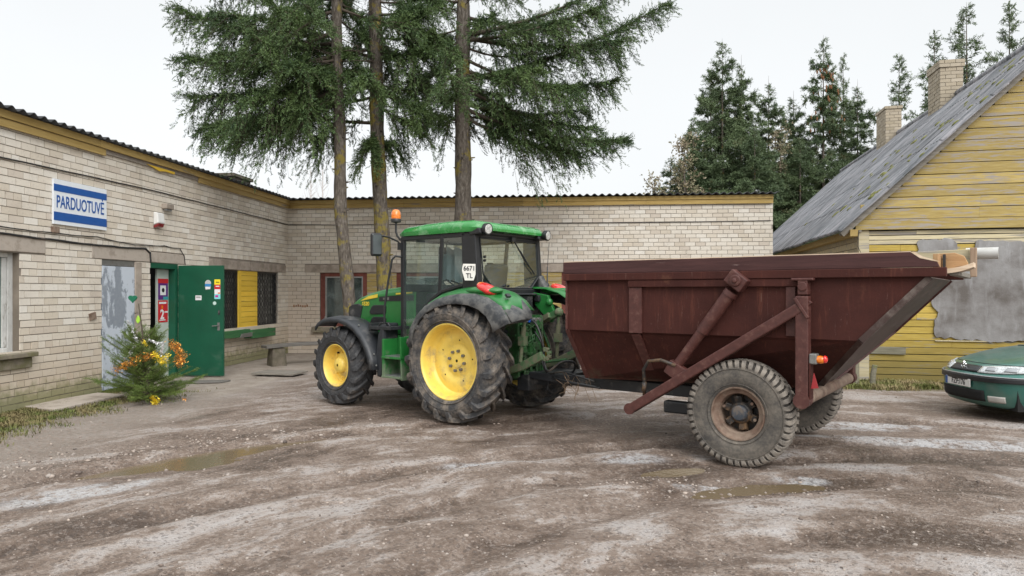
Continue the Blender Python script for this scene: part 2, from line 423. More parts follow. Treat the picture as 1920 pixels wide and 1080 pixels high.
BR = [(0.59, 0.525, 0.45), (0.62, 0.555, 0.46), (0.68, 0.625, 0.54), (0.72, 0.675, 0.60), (0.70, 0.645, 0.56), (0.66, 0.595, 0.505), (0.75, 0.715, 0.65)]
M['brick'] = brick_mat('white_silicate_brick', BR, (0.55, 2.0, 0.7, (0.52, 0.42, 0.31)), True)
M['brick_back'] = brick_mat('grey_silicate_brick', [tuple(x*0.96 for x in c) for c in BR], (1.9, 3.2, 0.6, (0.46, 0.37, 0.29)))
M['mortar'] = plain('old_mortar', (0.27, 0.235, 0.20), 0.95, var=0.25, scale=6)
M['brick_chimney'] = brick_mat('chimney_brick', [(0.34, 0.29, 0.21), (0.43, 0.37, 0.28), (0.37, 0.32, 0.245), (0.48, 0.42, 0.33)])
M['brick_old'] = brick_mat('old_dark_brick', [(0.12, 0.11, 0.09), (0.18, 0.15, 0.12), (0.15, 0.14, 0.11)])
M['concrete'] = plain('concrete_lintel', (0.37, 0.315, 0.265), 0.9, var=0.16, scale=4, dirt=(0.22, 0.185, 0.15), dirt_amt=0.5, dirt_scale=3, bump=0.3)
M['concrete_pale'] = plain('pale_concrete', (0.44, 0.385, 0.33), 0.9, var=0.14, scale=4, dirt=(0.26, 0.22, 0.18), dirt_amt=0.45, dirt_scale=4, bump=0.3)
M['concrete_moss'] = plain('mossy_concrete', (0.22, 0.19, 0.145), 0.95, var=0.25, scale=6, dirt=(0.13, 0.125, 0.05), dirt_amt=0.5, dirt_scale=4, bump=0.4)
M['bench_stone'] = plain('dark_bench_stone', (0.13, 0.11, 0.085), 0.95, var=0.3, scale=6, dirt=(0.07, 0.065, 0.035), dirt_amt=0.5, dirt_scale=4, bump=0.4)
M['bench_wood'] = wood('dark_weathered_plank', (0.10, 0.092, 0.082), (0.18, 0.17, 0.155), (1, 10, 10))
M['roof_dark'] = plain('dark_corrugated_sheet', (0.045, 0.047, 0.05), 0.85, var=0.3, scale=4, dirt=(0.10, 0.10, 0.09), dirt_amt=0.3)
M['render'] = None
def slate():
    t = NT('grey_corrugated_roof'); n1 = t.noise(0.9, 7, 0.65); n2 = t.noise(9, 6, 0.7); r = t.island()
    st = t.noise(3.0, 6, 0.65, t.map((0.30, 2.2, 0.30)))  # streaks down the slope paint in corrugation light and shade, plus groove dirt
    c = t.ramp(n1, [(0.3, (0.105, 0.11, 0.122)), (0.7, (0.19, 0.197, 0.21))])
    c = t.mix(t.rng(st, 0.46, 0.60, 0, 0.85), c, (0.29, 0.28, 0.295)); c = t.mix(t.rng(st, 0.36, 0.46, 0.85, 0.0), c, (0.05, 0.057, 0.062))
    c = t.mix(t.rng(n2, 0.58, 0.72, 0, 0.7), c, (0.065, 0.067, 0.07))
    k = t.math('ADD', t.math('MULTIPLY', r, 0.35), 0.82)
    c = t.mix(1.0, c, t.comb(k, k, k), 'MULTIPLY')
    t.col(c).rough(0.62).bump(n2, 0.4, 0.01); return t.m
M['slate'] = slate()
def moss():
    t = NT('moss'); t.col(t.ramp(t.noise(14, 5), [(0.3, (0.10, 0.105, 0.03)), (0.7, (0.22, 0.22, 0.07))])).rough(0.95); return t.m
M['moss'] = moss()
def greydoor():
    t = NT('flaking_grey_blue_paint')
    v = t.map((2.2, 2.2, 1.0)); n = t.noise(1.6, 9, 0.62, v, 0.6); f = t.noise(14, 6, 0.7)
    m = t.rng(t.math('ADD', n, t.math('MULTIPLY', f, 0.22)), 0.57, 0.63)
    c = t.mix(m, t.ramp(f, [(0.3, (0.215, 0.245, 0.29)), (0.7, (0.28, 0.31, 0.35))]), (0.52, 0.57, 0.64))
    t.col(c).rough(0.6).bump(m, 0.3, 0.004); return t.m
M['greydoor'] = greydoor()
def render_mat():
    t = NT('grey_cement_render'); n1 = t.noise(0.9, 8, 0.65); n2 = t.noise(11, 6, 0.7); st = t.noise(2.5, 6, 0.6, t.map((3, 3, 0.5)))
    c = t.ramp(n1, [(0.36, (0.125, 0.110, 0.10)), (0.50, (0.235, 0.225, 0.22)), (0.66, (0.33, 0.325, 0.325))])
    c = t.mix(t.rng(st, 0.5, 0.75, 0, 0.5), c, (0.42, 0.42, 0.43))
    c = t.mix(t.rng(n2, 0.6, 0.75, 0, 0.6), c, (0.16, 0.14, 0.125))
    t.col(c).rough(0.92).bump(t.math('ADD', n1, n2), 0.5, 0.015); return t.m
M['render'] = render_mat()
M['green_door'] = plain('dark_green_door_paint', (0.005, 0.078, 0.040), 0.42, var=0.12, scale=3, dirt=(0.03, 0.10, 0.06), dirt_amt=0.18, dirt_scale=2.5)
M['inner_door'] = plain('off_white_door', (0.50, 0.55, 0.50), 0.5, var=0.07, scale=3)
def bark(name, lichen):
    t = NT(name); v = t.map((9, 9, 2.2)); n = t.noise(2.4, 8, 0.7, v, 0.6); n2 = t.noise(1.7, 6, 0.7); vo = t.voro(16, t.map((1, 1, 0.45)))
    c = t.ramp(n, [(0.3, (0.045, 0.037, 0.030)), (0.52, (0.135, 0.115, 0.096)), (0.72, (0.25, 0.23, 0.205))])
    m = t.math('MULTIPLY', t.rng(t.math('ADD', n2, t.math('MULTIPLY', n, 0.2)), 0.70-lichen*0.12, 0.76-lichen*0.1), 0.8)
    c = t.mix(m, c, (0.24, 0.19, 0.035))
    t.col(c).rough(0.95).spec(0.2).bump(t.math('ADD', n, t.math('MULTIPLY', vo, 0.8)), 0.9, 0.03); return t.m
M['bark'] = bark('spruce_bark', 0.5)
M['bark_lichen'] = bark('lichen_bark', 0.95)
M['bark_pale'] = bark('pale_spruce_bark', 0.6)
M['twig'] = plain('dry_twig', (0.085, 0.066, 0.05), 0.9, var=0.3)
def needles(name, dark, light, brown, bs=0.12, scale=1.6):
    t = NT(name); r = t.island(); n = t.noise(scale, 3, 0.5)
    n2 = t.noise(scale*4.5, 3, 0.6)
    k = t.math('ADD', t.math('ADD', t.math('MULTIPLY', r, 0.14), t.math('MULTIPLY', n, 0.60)), t.math('MULTIPLY', n2, 0.46))
    c = t.ramp(k, [(0.34, dark), (0.62, tuple((a+b)/2 for a, b in zip(dark, light))), (0.92, light)])
    m = t.rng(t.noise(scale*1.7, 3, 0.6, t.map((1, 1, 1), None, (7, 3, 5))), 0.70-bs, 0.80-bs)
    c = t.mix(t.math('MULTIPLY', m, t.math('ADD', t.math('MULTIPLY', r, 0.6), 0.15)), c, brown)
    t.col(c).rough(0.6).spec(0.3)
    return t.m
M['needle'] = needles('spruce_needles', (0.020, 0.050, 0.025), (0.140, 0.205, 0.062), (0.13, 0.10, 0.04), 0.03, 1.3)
M['needle_far'] = needles('far_spruce_needles', (0.058, 0.095, 0.052), (0.175, 0.23, 0.105), (0.17, 0.12, 0.06), 0.10, 0.5)  # greens lightened: distance haze painted into the needle colour
M['needle_xmas'] = needles('young_fir_needles', (0.05, 0.10, 0.02), (0.19, 0.25, 0.06), (0.15, 0.13, 0.05), 0.05, 4)
M['leaf_brown'] = needles('dry_brown_leaves', (0.20, 0.165, 0.11), (0.38, 0.32, 0.22), (0.12, 0.14, 0.06), 0.28, 1.0)

# ---------------------------------------------------------------- ground
def vnoise(x, y, seed=0):
    xi = np.floor(x).astype(np.int64); yi = np.floor(y).astype(np.int64); fx = x-xi; fy = y-yi
    fx = fx*fx*(3-2*fx); fy = fy*fy*(3-2*fy)
    def h(a, b):
        n = (a*374761393+b*668265263+seed*974634777) & 0x7fffffff
        n = ((n ^ (n >> 13))*1274126177) & 0x7fffffff
        return ((n ^ (n >> 16)) & 0xffff)/65535.0
    return (h(xi, yi)*(1-fx)+h(xi+1, yi)*fx)*(1-fy)+(h(xi, yi+1)*(1-fx)+h(xi+1, yi+1)*fx)*fy
def fbm(x, y, o=4, seed=0):
    s = 0; a = 1; t = 0
    for i in range(o): s = s+a*vnoise(x*2**i, y*2**i, seed+i*17); t += a; a *= 0.5
    return s/t-0.5
def bump2(x, y, cx, cy, rx, ry, ang=0):
    c, s = math.cos(ang), math.sin(ang); u = ((x-cx)*c+(y-cy)*s)/rx; v = (-(x-cx)*s+(y-cy)*c)/ry
    return np.exp(-(u*u+v*v))
def hgt(x, y):
    x = np.asarray(x, float); y = np.asarray(y, float)
    near = np.clip(1.3-np.hypot(x, y-9)/16, 0, 1)
    r = np.hypot(x-3, y-1.0); th = np.arctan2(y-1.0, x-3)
    h = 0.020*fbm(r*2.2, th*3.5, 4, 3)+0.030*fbm(x*0.7, y*0.7, 3, 5)+0.024*fbm(x*3.1, y*3.1, 4, 9)+0.018*fbm(x*9, y*9, 2, 19)
    # wheel ruts curving through the yard
    for rr, d, w in ((7.2, .042, .16), (8.75, .042, .16), (4.9, .035, .2), (6.1, .03, .15), (3.6, .025, .2)):
        rw = rr+0.35*np.sin(th*2.1+rr)
        h = h-d*np.exp(-((r-rw)/w)**2)+d*0.6*(np.exp(-((r-rw-1.9*w)/w)**2)+np.exp(-((r-rw+1.9*w)/w)**2))
    h = h-0.085*bump2(x, y, -3.18, 7.35, 0.80, 0.50, 0.98)-0.05*bump2(x, y, -3.85, 6.75, 0.3, 0.75, -0.65)
    h = h-0.055*bump2(x, y, 2.0, 6.55, 0.75, 0.42, -0.3)-0.02*bump2(x, y, 4.6, 8.2, 1.6, 0.35, -0.1)-0.035*bump2(x, y, 0.6, 7.0, 0.35, 0.25)
    h = h+0.03*bump2(x, y, 0.9, 7.45, 0.8, 0.18, 0.1)
    h = h*near
    for cx, cy in ((-.73, 9.19), (.28, 10.49), (-2.63, 10.69), (-1.64, 11.96), (2.33, 6.94), (3.55, 8.56)):
        w = np.exp(-((x-cx)**2+(y-cy)**2)/.18); h = h*(1-w)+(-.006 if cy > 9 else -.004)*w
    return h
xs = np.concatenate([[-900, -300, -120, -60, -35, -24, -18, -14, -12], np.arange(-10.4, 9.6, 0.075), [11, 13, 16, 20, 26, 40, 80, 200, 500, 900]])
ys = np.concatenate([[-300, -100, -40, -15, -6, -2, 0, 1, 1.8], np.arange(2.3, 15.5, 0.075), np.arange(15.6, 22, 0.4), [24, 30, 40, 60, 100, 200, 500, 1200]])
gx, gy = np.meshgrid(xs, ys); gz = hgt(gx, gy)
nx, ny = len(xs), len(ys)
idx = np.arange(nx*ny).reshape(ny, nx)
F = np.stack([idx[:-1, :-1], idx[:-1, 1:], idx[1:, 1:], idx[1:, :-1]], -1).reshape(-1, 4)

def ground_mat():
    t = NT('muddy_gravel_yard'); x, y, z = t.sep()
    wob = t.noise(0.9, 3)
    dx = t.math('SUBTRACT', x, 3.0); dy = t.math('SUBTRACT', y, 1.0)
    r = t.math('SQRT', t.math('ADD', t.math('MULTIPLY', dx, dx), t.math('MULTIPLY', dy, dy)))
    th = t.math('ARCTAN2', dy, dx)
    rr = t.math('ADD', r, t.math('MULTIPLY', wob, 0.9))
    v1 = t.comb(t.math('MULTIPLY', rr, 1.9), t.math('MULTIPLY', th, 4.2), 0.0)
    v2 = t.comb(t.math('MULTIPLY', rr, 7.0), t.math('MULTIPLY', th, 8.0), 3.0)
    s1 = t.noise(1.0, 8, 0.60, v1, 0.5); s2 = t.noise(1.0, 7, 0.65, v2, 0.3)
    p1 = t.noise(1.1, 8, 0.66); p2 = t.noise(3.2, 8, 0.7); fine = t.noise(70, 4, 0.75); mid = t.noise(17, 6, 0.75)
    k = t.math('ADD', t.math('MULTIPLY', s1, 0.42), t.math('MULTIPLY', s2, 0.26))
    k = t.math('ADD', k, t.math('MULTIPLY', p1, 0.30)); k = t.math('ADD', k, t.math('MULTIPLY', p2, 0.16))
    k = t.math('ADD', k, t.math('MULTIPLY', t.math('SUBTRACT', mid, 0.5), 0.14))
    k = t.math('ADD', k, t.math('MULTIPLY', t.math('SUBTRACT', fine, 0.5), 0.10))
    def ell(cx, cy, rx, ry, ang, soft=.5):
        ca, sa = math.cos(ang), math.sin(ang); ax = t.math('SUBTRACT', x, cx); ay = t.math('SUBTRACT', y, cy)
        u = t.math('ADD', t.math('MULTIPLY', ax, ca/rx), t.math('MULTIPLY', ay, sa/rx)); w = t.math('ADD', t.math('MULTIPLY', ax, -sa/ry), t.math('MULTIPLY', ay, ca/ry))
        l = t.math('SQRT', t.math('ADD', t.math('MULTIPLY', u, u), t.math('MULTIPLY', w, w)))
        return t.rng(t.math('ADD', l, t.math('MULTIPLY', t.math('SUBTRACT', p2, .5), 1.6)), 1.0-soft, 1.0+soft*.3, 1.0, 0.0)
    damp = None
    for e in ((-3.2, 7.4, 1.0, 1.5, .95), (2.1, 6.55, 1.5, .65, -.2), (.9, 8.2, 2.0, .7, -.1), (-.6, 9.6, 2.4, 1.0, -.6), (-3.2, 4.9, .8, .45, .5), (4.4, 7.1, 1.6, .35, -.15), (-2.4, 9.6, .5, 1.0, -.2), (-1.7, 4.2, .9, .25, .5), (3.2, 4.9, 1.3, .25, .0)):
        m_ = ell(*e); damp = m_ if damp is None else t.math('MAXIMUM', damp, m_)
    k = t.math('SUBTRACT', k, t.math('MULTIPLY', damp, 0.06))
    prints = None
    for rr0, w_ in ((7.2, .17), (8.75, .17), (4.9, .2), (6.1, .15), (3.6, .2)):
        wv = t.math('ADD', t.math('MULTIPLY', t.math('SINE', t.math('ADD', t.math('MULTIPLY', th, 2.1), rr0)), .35), rr0)
        dd = t.math('ABSOLUTE', t.math('SUBTRACT', t.math('ADD', r, t.math('MULTIPLY', t.math('SUBTRACT', p2, .5), .25)), wv))
        band = t.rng(dd, w_*.5, w_*1.3, 1.0, 0.0); k = t.math('SUBTRACT', k, t.math('MULTIPLY', band, .045))
        rip = t.math('SINE', t.math('ADD', t.math('MULTIPLY', th, rr0*46), t.math('MULTIPLY', dd, 26)))
        rib = t.math('MULTIPLY', t.math('MULTIPLY', rip, band), t.rng(p1, .42, .56)); prints = rib if prints is None else t.math('ADD', prints, rib)
    k = t.math('ADD', k, t.math('MULTIPLY', prints, .012)); k = t.math('ADD', k, .002)
    ice = None
    for e in ((1.25, 7.1, .42, .2, .1), (1.8, 6.15, .40, .10, -.1), (2.7, 6.4, .3, .12, -.2), (5.3, 7.85, 1.5, .22, -.18), (4.6, 8.8, .9, .22, -.1), (-3.75, 5.95, .28, .75, -.75), (4.0, 8.2, .8, .12, -.2), (-.3, 7.0, .5, .12, .2)):
        m_ = ell(*e, .35); ice = m_ if ice is None else t.math('MAXIMUM', ice, m_)
    # damp hollows are darker
    c = t.ramp(k, [(0.44, (0.078, 0.053, 0.039)), (0.52, (0.165, 0.119, 0.091)), (0.575, (0.24, 0.187, 0.152)), (0.605, (0.345, 0.298, 0.268)), (0.70, (0.44, 0.41, 0.395))])
    c = t.mix(t.math('MULTIPLY', t.math('MULTIPLY', ice, t.rng(t.math('ADD', p2, t.math('MULTIPLY', mid, .5)), .64, .82, .04, 1.0)), .72), c, (0.52, 0.525, 0.54))
    # gravel grains
    vo = t.voro(48, out='Color'); vs = t.sep(vo)
    c = t.mix(t.rng(vs[0], 0.62, 0.95, 0, 0.35), c, (0.40, 0.34, 0.30))
    c = t.mix(t.rng(vs[1], 0.72, 0.97, 0, 0.5), c, (0.075, 0.06, 0.052))
    # strip along the shop: sandy, then mossy soil at the wall foot
    dl = t.math('SUBTRACT', t.math('MULTIPLY', t.math('ADD', x, 6.37), 0.9956), t.math('MULTIPLY', t.math('SUBTRACT', y, 19.4), 0.0936))
    dln = t.math('ADD', dl, t.math('MULTIPLY', t.math('SUBTRACT', p2, 0.5), 2.2))
    sand = t.mix(t.rng(mid, 0.3, 0.7), (0.225, 0.185, 0.155), (0.335, 0.30, 0.265))
    sand = t.mix(t.rng(vs[2], 0.75, 0.98, 0, 0.6), sand, (0.30, 0.21, 0.16))
    c = t.mix(t.math('MULTIPLY', t.rng(dln, 2.0, 3.4, 1.0, 0.0), 0.82), c, sand)
    conc = t.mix(t.rng(p2, 0.35, 0.65), (0.27, 0.225, 0.185), (0.37, 0.325, 0.28))
    far = t.rng(t.math('ADD', y, t.math('MULTIPLY', p2, 1.5)), 11.6, 12.6)
    c = t.mix(t.math('MULTIPLY', t.math('MULTIPLY', t.rng(t.math('ADD', dl, t.math('MULTIPLY', p2, 0.5)), 2.4, 2.6, 1.0, 0.0), far), 0.9), c, conc)
    soil = t.mix(t.rng(mid, 0.3, 0.7), (0.085, 0.075, 0.035), (0.18, 0.155, 0.085))
    gm = t.math('MULTIPLY', t.rng(dln, 0.55, 1.35, 0.92, 0.0), t.math('SUBTRACT', 1.0, far))
    c = t.mix(gm, c, soil)
    dh = t.math('ADD', t.math('MULTIPLY', t.math('SUBTRACT', x, 6.72), 0.215), t.math('MULTIPLY', t.math('SUBTRACT', y, 13.2), 0.977))
    dhn = t.math('ADD', t.math('MULTIPLY', dh, -1.0), t.math('MULTIPLY', t.math('SUBTRACT', p2, 0.5), 0.9))
    hm = t.math('MULTIPLY', t.rng(dhn, 0.75, 1.15, 0.95, 0.0), t.rng(x, 5.4, 6.4))
    c = t.mix(hm, c, t.mix(t.rng(mid, 0.35, 0.65), (0.12, 0.105, 0.05), (0.22, 0.18, 0.10)))
    wet = t.rng(t.math('ADD', k, t.math('MULTIPLY', fine, 0.05)), 0.46, 0.60)
    t.col(c).rough(t.math('ADD', 0.36, t.math('MULTIPLY', wet, 0.50))).spec(0.45)
    hb = t.math('ADD', t.math('MULTIPLY', mid, 1.0), t.math('MULTIPLY', t.voro(60), 0.5))
    hb = t.math('ADD', hb, t.math('MULTIPLY', fine, 0.5)); hb = t.math('ADD', hb, t.math('MULTIPLY', prints, 0.30))
    t.bump(hb, 0.85, 0.025)
    return t.m
g = np_mesh('ground', np.stack([gx, gy, gz], -1).reshape(-1, 3), F, ground_mat(), None, True)
tag(g, kind='structure')

def water_mat():
    t = NT('muddy_puddle_water')
    t.col((0.15, 0.112, 0.068)).rough(0.10).spec(0.4)
    t.bump(t.noise(18, 4), 0.22, 0.01)
    return t.m
M['water'] = water_mat()
def puddle(cx, cy, rx, ry, z, ang, n=40):
    mb = MB(); c, s = math.cos(ang), math.sin(ang)
    mb.add([(cx+c*rx*math.cos(t)-s*ry*math.sin(t), cy+s*rx*math.cos(t)+c*ry*math.sin(t), z) for t in [2*math.pi*i/n for i in range(n)]], [tuple(range(n))])
    return tag(mb.build('puddle', M['water'], fix=False), kind='structure')
puddle(-3.18, 7.35, 1.35, 0.95, -0.054, 0.98)
puddle(2.0, 6.4, 1.1, 0.62, -0.040, -0.3)

# loose stones
def pebbles():
    ico = [(0,0,-1),(.72,-.53,-.45),(-.28,-.85,-.45),(-.89,0,-.45),(-.28,.85,-.45),(.72,.53,-.45),(.28,-.85,.45),(-.72,-.53,.45),(-.72,.53,.45),(.28,.85,.45),(.89,0,.45),(0,0,1)]
    tri = [(0,1,2),(1,0,5),(0,2,3),(0,3,4),(0,4,5),(1,5,10),(2,1,6),(3,2,7),(4,3,8),(5,4,9),(1,10,6),(2,6,7),(3,7,8),(4,8,9),(5,9,10),(6,10,11),(7,6,11),(8,7,11),(9,8,11),(10,9,11)]
    ico = np.array(ico); tri = np.array(tri)
    V = []; Fs = []; n = 0
    def put(x, y, s):
        nonlocal n
        sc_ = s*NR.uniform(0.6, 1.3, 3)*np.array([1, 1, 0.6]); a = NR.uniform(0, 6.28)
        v = ico*sc_*NR.uniform(0.8, 1.15, (12, 1)); c, s_ = math.cos(a), math.sin(a)
        v = np.stack([v[:, 0]*c-v[:, 1]*s_, v[:, 0]*s_+v[:, 1]*c, v[:, 2]], -1)
        v = v+np.array([x, y, float(hgt(x, y))+s*0.15]); V.append(v); Fs.append(tri+n); n += 12
    for i in range(5200):
        y = 2.6+abs(NR.normal(0, 4.5)); x = NR.uniform(-0.85, 0.85)*y
        if y > 14: continue
        put(x, y, NR.choice([0.005, 0.008, 0.012, 0.019], p=[.5, .32, .14, .04]))
    for i in range(700):      # rubble line beside the left puddle
        t = NR.uniform(0, 1); x = -5.2+2.6*t+NR.normal(0, .35); y = 6.3+2.3*t+NR.normal(0, .35)
        put(x, y, NR.choice([0.008, 0.012, 0.018, 0.03], p=[.45, .3, .2, .05]))
    for i in range(260):      # rim of the pothole under the trailer wheel
        put(NR.normal(1.7, .6), 6.1+NR.normal(0, .16), NR.choice([0.008, 0.014, 0.025], p=[.6, .3, .1]))
    return np.concatenate(V), np.concatenate(Fs)
PV, PF = pebbles()
def stone_mat():
    t = NT('loose_stones'); r = t.island()
    t.col(t.ramp(r, [(0, (0.10, 0.08, 0.07)), (0.35, (0.22, 0.17, 0.14)), (0.7, (0.34, 0.30, 0.27)), (1, (0.40, 0.33, 0.28))])).rough(0.85); return t.m
tag(np_mesh('loose_stones', PV, PF, stone_mat()), kind='stuff')

# ---------------------------------------------------------------- grass
def blades(pts, hmin, hmax, per=5, spread=0.05, w=0.006):
    V, Fs = [], []; n = 0
    for (x, y) in pts:
        z = float(hgt(x, y))
        for k in range(per):
            a = NR.uniform(0, 6.28); h = NR.uniform(hmin, hmax); le = NR.uniform(0.3, 1.3)*h
            bx, by = x+NR.normal(0, spread), y+NR.normal(0, spread)
            dx, dy = math.cos(a), math.sin(a); px, py = -dy*w, dx*w
            V += [(bx-px, by-py, z-0.01), (bx+px, by+py, z-0.01), (bx+dx*le*.4+px*.8, by+dy*le*.4+py*.8, z+h*.7), (bx+dx*le*.4-px*.8, by+dy*le*.4-py*.8, z+h*.7),
                  (bx+dx*le, by+dy*le, z+h*0.85)]
            Fs += [(n, n+1, n+2), (n, n+2, n+3), (n+3, n+2, n+4)]; n += 5
    return V, Fs
def grass_mat(name, a, b, c):
    t = NT(name); r = t.island(); n = t.noise(2.5, 4)
    t.col(t.mix(t.rng(n, 0.4, 0.62), t.ramp(r, [(0, a), (1, b)]), c)).rough(0.75).spec(0.2); return t.m
M['grass'] = grass_mat('yard_grass', (0.075, 0.105, 0.025), (0.16, 0.18, 0.055), (0.22, 0.18, 0.09))
M['grass_green'] = grass_mat('green_verge_grass', (0.09, 0.12, 0.03), (0.20, 0.20, 0.07), (0.34, 0.27, 0.15))
lwF = np.array([0.0936, 0.9956]); lwN = np.array([0.9956, -0.0936]); lwO = np.array([-6.37, 19.4])
pts = []
for i in range(6000):
    u = -NR.uniform(6.9, 13.5); d = abs(NR.normal(0, 0.65))+0.02
    if 0.35 < d < 0.8 and u > -9.6 and NR.random() < 0.75: continue      # bare slab beside the wall
    if d < 1.75 and vnoise(np.array(u*1.7), np.array(d*2.2), 31) > .14+.22*d: pts.append(lwO+lwF*u+lwN*d)
V, Fs = blades(pts, 0.018, 0.06, 6, 0.06, 0.005); tag(np_mesh('wall_foot_grass', V, Fs, M['grass']), kind='stuff')
pts = []
for i in range(5200):
    x = NR.uniform(-0.9, 6.5); d = NR.uniform(0.03, 1.15)
    if d < 1.1 and vnoise(np.array(x*2.2), np.array(d*3.0), 77) > 0.30+.3*d: pts.append(np.array([6.72, 13.2])+np.array([.977, -.215])*x-np.array([.215, .977])*d)
V, Fs = blades(pts, 0.03, 0.13, 5, 0.07, 0.005); tag(np_mesh('verge_grass', V, Fs, M['grass_green']), kind='stuff')

# ---------------------------------------------------------------- brick shop
shop = empty('brick_shop', (-6.37, 19.4, 0), math.atan2(-0.0936, 0.9956),
             'single storey L shaped white brick shop with dark corrugated roof and ochre fascia boards', 'building')
LR = (0, 0, R_(90))      # left wing: local x runs towards the inner corner, y into the wall

def brick_field(x0, x1, z0, z1, holes, bl=0.262, bh=0.098, j=0.012, dep=0.012, seed=1, header_every=5):
    rnd = random.Random(seed); mb = MB(); z = z0; row = 0
    while z < z1-0.03:
        h = min(bh, z1-z); cuts = [(a, b) for a, b, c, d in holes if z+h*0.5 > c and z+h*0.5 < d]
        segs = [(x0, x1)]
        for a, b in cuts:
            ns = []
            for s, e in segs:
                if b <= s or a >= e: ns.append((s, e)); continue
                if a > s: ns.append((s, a))
                if b < e: ns.append((b, e))
            segs = ns
        L = bl*0.5 if row % header_every == header_every-2 else bl
        off = (row % 2)*L*0.5+rnd.uniform(-.02, .02)
        x = x0-off
        while x < x1:
            w = L+rnd.uniform(-.006, .006)
            for s, e in segs:
                a, b = max(x, s), min(x+w, e)
                if b-a > 0.03:
                    o = rnd.uniform(0, 0.004)
                    if rnd.random() < 0.012: o = -0.006
                    mb.bb(a, b, -dep-o, 0.02, z+rnd.uniform(-.002, .002), z+h+rnd.uniform(-.002, .002))
            x += w+j
        z += bh+j; row += 1
    return mb
def wall_core(x0, x1, z0, z1, holes, th):
    """mortar backing with openings cut out"""
    mb = MB(); X = sorted({x0, x1, *[h[0] for h in holes], *[h[1] for h in holes]}); Z = sorted({z0, z1, *[h[2] for h in holes], *[h[3] for h in holes]})
    for a, b in zip(X[:-1], X[1:]):
        st = None
        for c, d in zip(Z[:-1], Z[1:]):
            m = ((a+b)/2, (c+d)/2)
            solid = not any(h[0] < m[0] < h[1] and h[2] < m[1] < h[3] for h in holes)
            if solid: st = (st[0], d) if st else (c, d)
            if st and (not solid or d == Z[-1]): mb.bb(a, b, 0, th, st[0], st[1]); st = None
    return mb

# left wing openings (x, z) in wall coordinates
HL = [(-11.2, -9.40, 0.86, 2.32), (-7.66, -6.74, 0.0, 2.31), (-6.31, -5.40, 0.0, 2.31), (-3.55, -0.65, 0.86, 2.265)]
LINT_L = [(-11.6, -8.92, 2.335, 2.57), (-7.90, -6.325, 2.318, 2.545), (-6.295, -5.16, 2.318, 2.515), (-4.22, -2.29, 2.278, 2.49), (-2.27, -0.17, 2.278, 2.49)]
HB = [(0.94, 2.30, 0.76, 2.28), (2.30, 3.14, 0.76, 2.28), (3.14, 4.50, 0.76, 2.28), (6.2, 7.76, 0.76, 2.28), (7.76, 9.3, 0.76, 2.28)]
LINT_B = [(0.5, 4.9, 2.29, 2.51), (5.8, 9.8, 2.29, 2.51)]
LX0, BX1 = -15.5, 13.36
wl_ = wall_core(LX0, 0.0, 0.0, 4.14, HL, 0.38).build('mortar_wall', M['mortar'], shop, rot=LR)
MB.build(brick_field(LX0, -0.014, 0.01, 4.14, HL+LINT_L, seed=3), 'brick_face', M['brick'], wl_)
wb_ = wall_core(0.002, BX1, 0.0, 4.14, HB, 0.38).build('mortar_wall', M['mortar'], shop)
MB.build(brick_field(0.0, BX1, 0.01, 4.14, HB+LINT_B, seed=8, header_every=1000), 'brick_face', M['brick_back'], wb_)
# end wall of the back wing (seen past the house) and rear walls
MB().bb(BX1-0.38, BX1, 0.38, 6.0, 0, 4.14).build('end_wall', M['brick_back'], shop)
MB().bb(-8, BX1-.38, 6.0, 6.3, 0, 4.5).build('rear_wall', M['mortar'], shop)
for a, b, c, d in LINT_L: MB().bb(a, b, -0.022, 0.12, c, d).build('lintel', M['concrete_pale' if b < -5 else 'concrete'], shop, bevel=0.008, rot=LR)
for a, b, c, d in LINT_B: MB().bb(a, b, -0.020, 0.12, c, d).build('lintel', M['concrete'], shop, bevel=0.008)
# fascia boards
def fboard(x0, x1, z0, z1, y, rot=(0, 0, 0), n=4):
    mb = MB(); k = max(1, int((x1-x0)/3.1))
    for i in range(k):
        a = x0+(x1-x0)*i/k; b = x0+(x1-x0)*(i+1)/k-0.006
        mb.bb(a, b, y, y+0.03, z0+random.uniform(-.004, .004), z1+random.uniform(-.004, .004))
    return mb
fboard(LX0, -0.1, 4.215, 4.335, -0.10).build('fascia_board', M['fascia'], shop, rot=LR)
fboard(LX0, -7.63, 4.10, 4.212, -0.075).build('fascia_board', M['fascia'], shop, rot=LR)
fboard(-4.70, -0.1, 4.10, 4.212, -0.075).build('fascia_board', M['fascia'], shop, rot=LR)
MB().add([(-6.5, -.05, 4.17), (-5.6, -.05, 4.17), (-5.6, -.05, 4.12), (-5.9, -.05, 4.13), (-6.1, -.05, 4.10), (-6.3, -.05, 4.14)], [(0, 1, 2, 3, 4, 5)]).build('fascia_splinter', M['panel_yellow'], shop, rot=LR, fix=False).modifiers.new('s', 'SOLIDIFY').thickness = 0.02
fboard(0.06, BX1, 4.215, 4.325, -0.10).build('fascia_board', M['fascia'], shop)
fboard(0.06, BX1, 4.10, 4.212, -0.075).build('fascia_board', M['fascia'], shop)
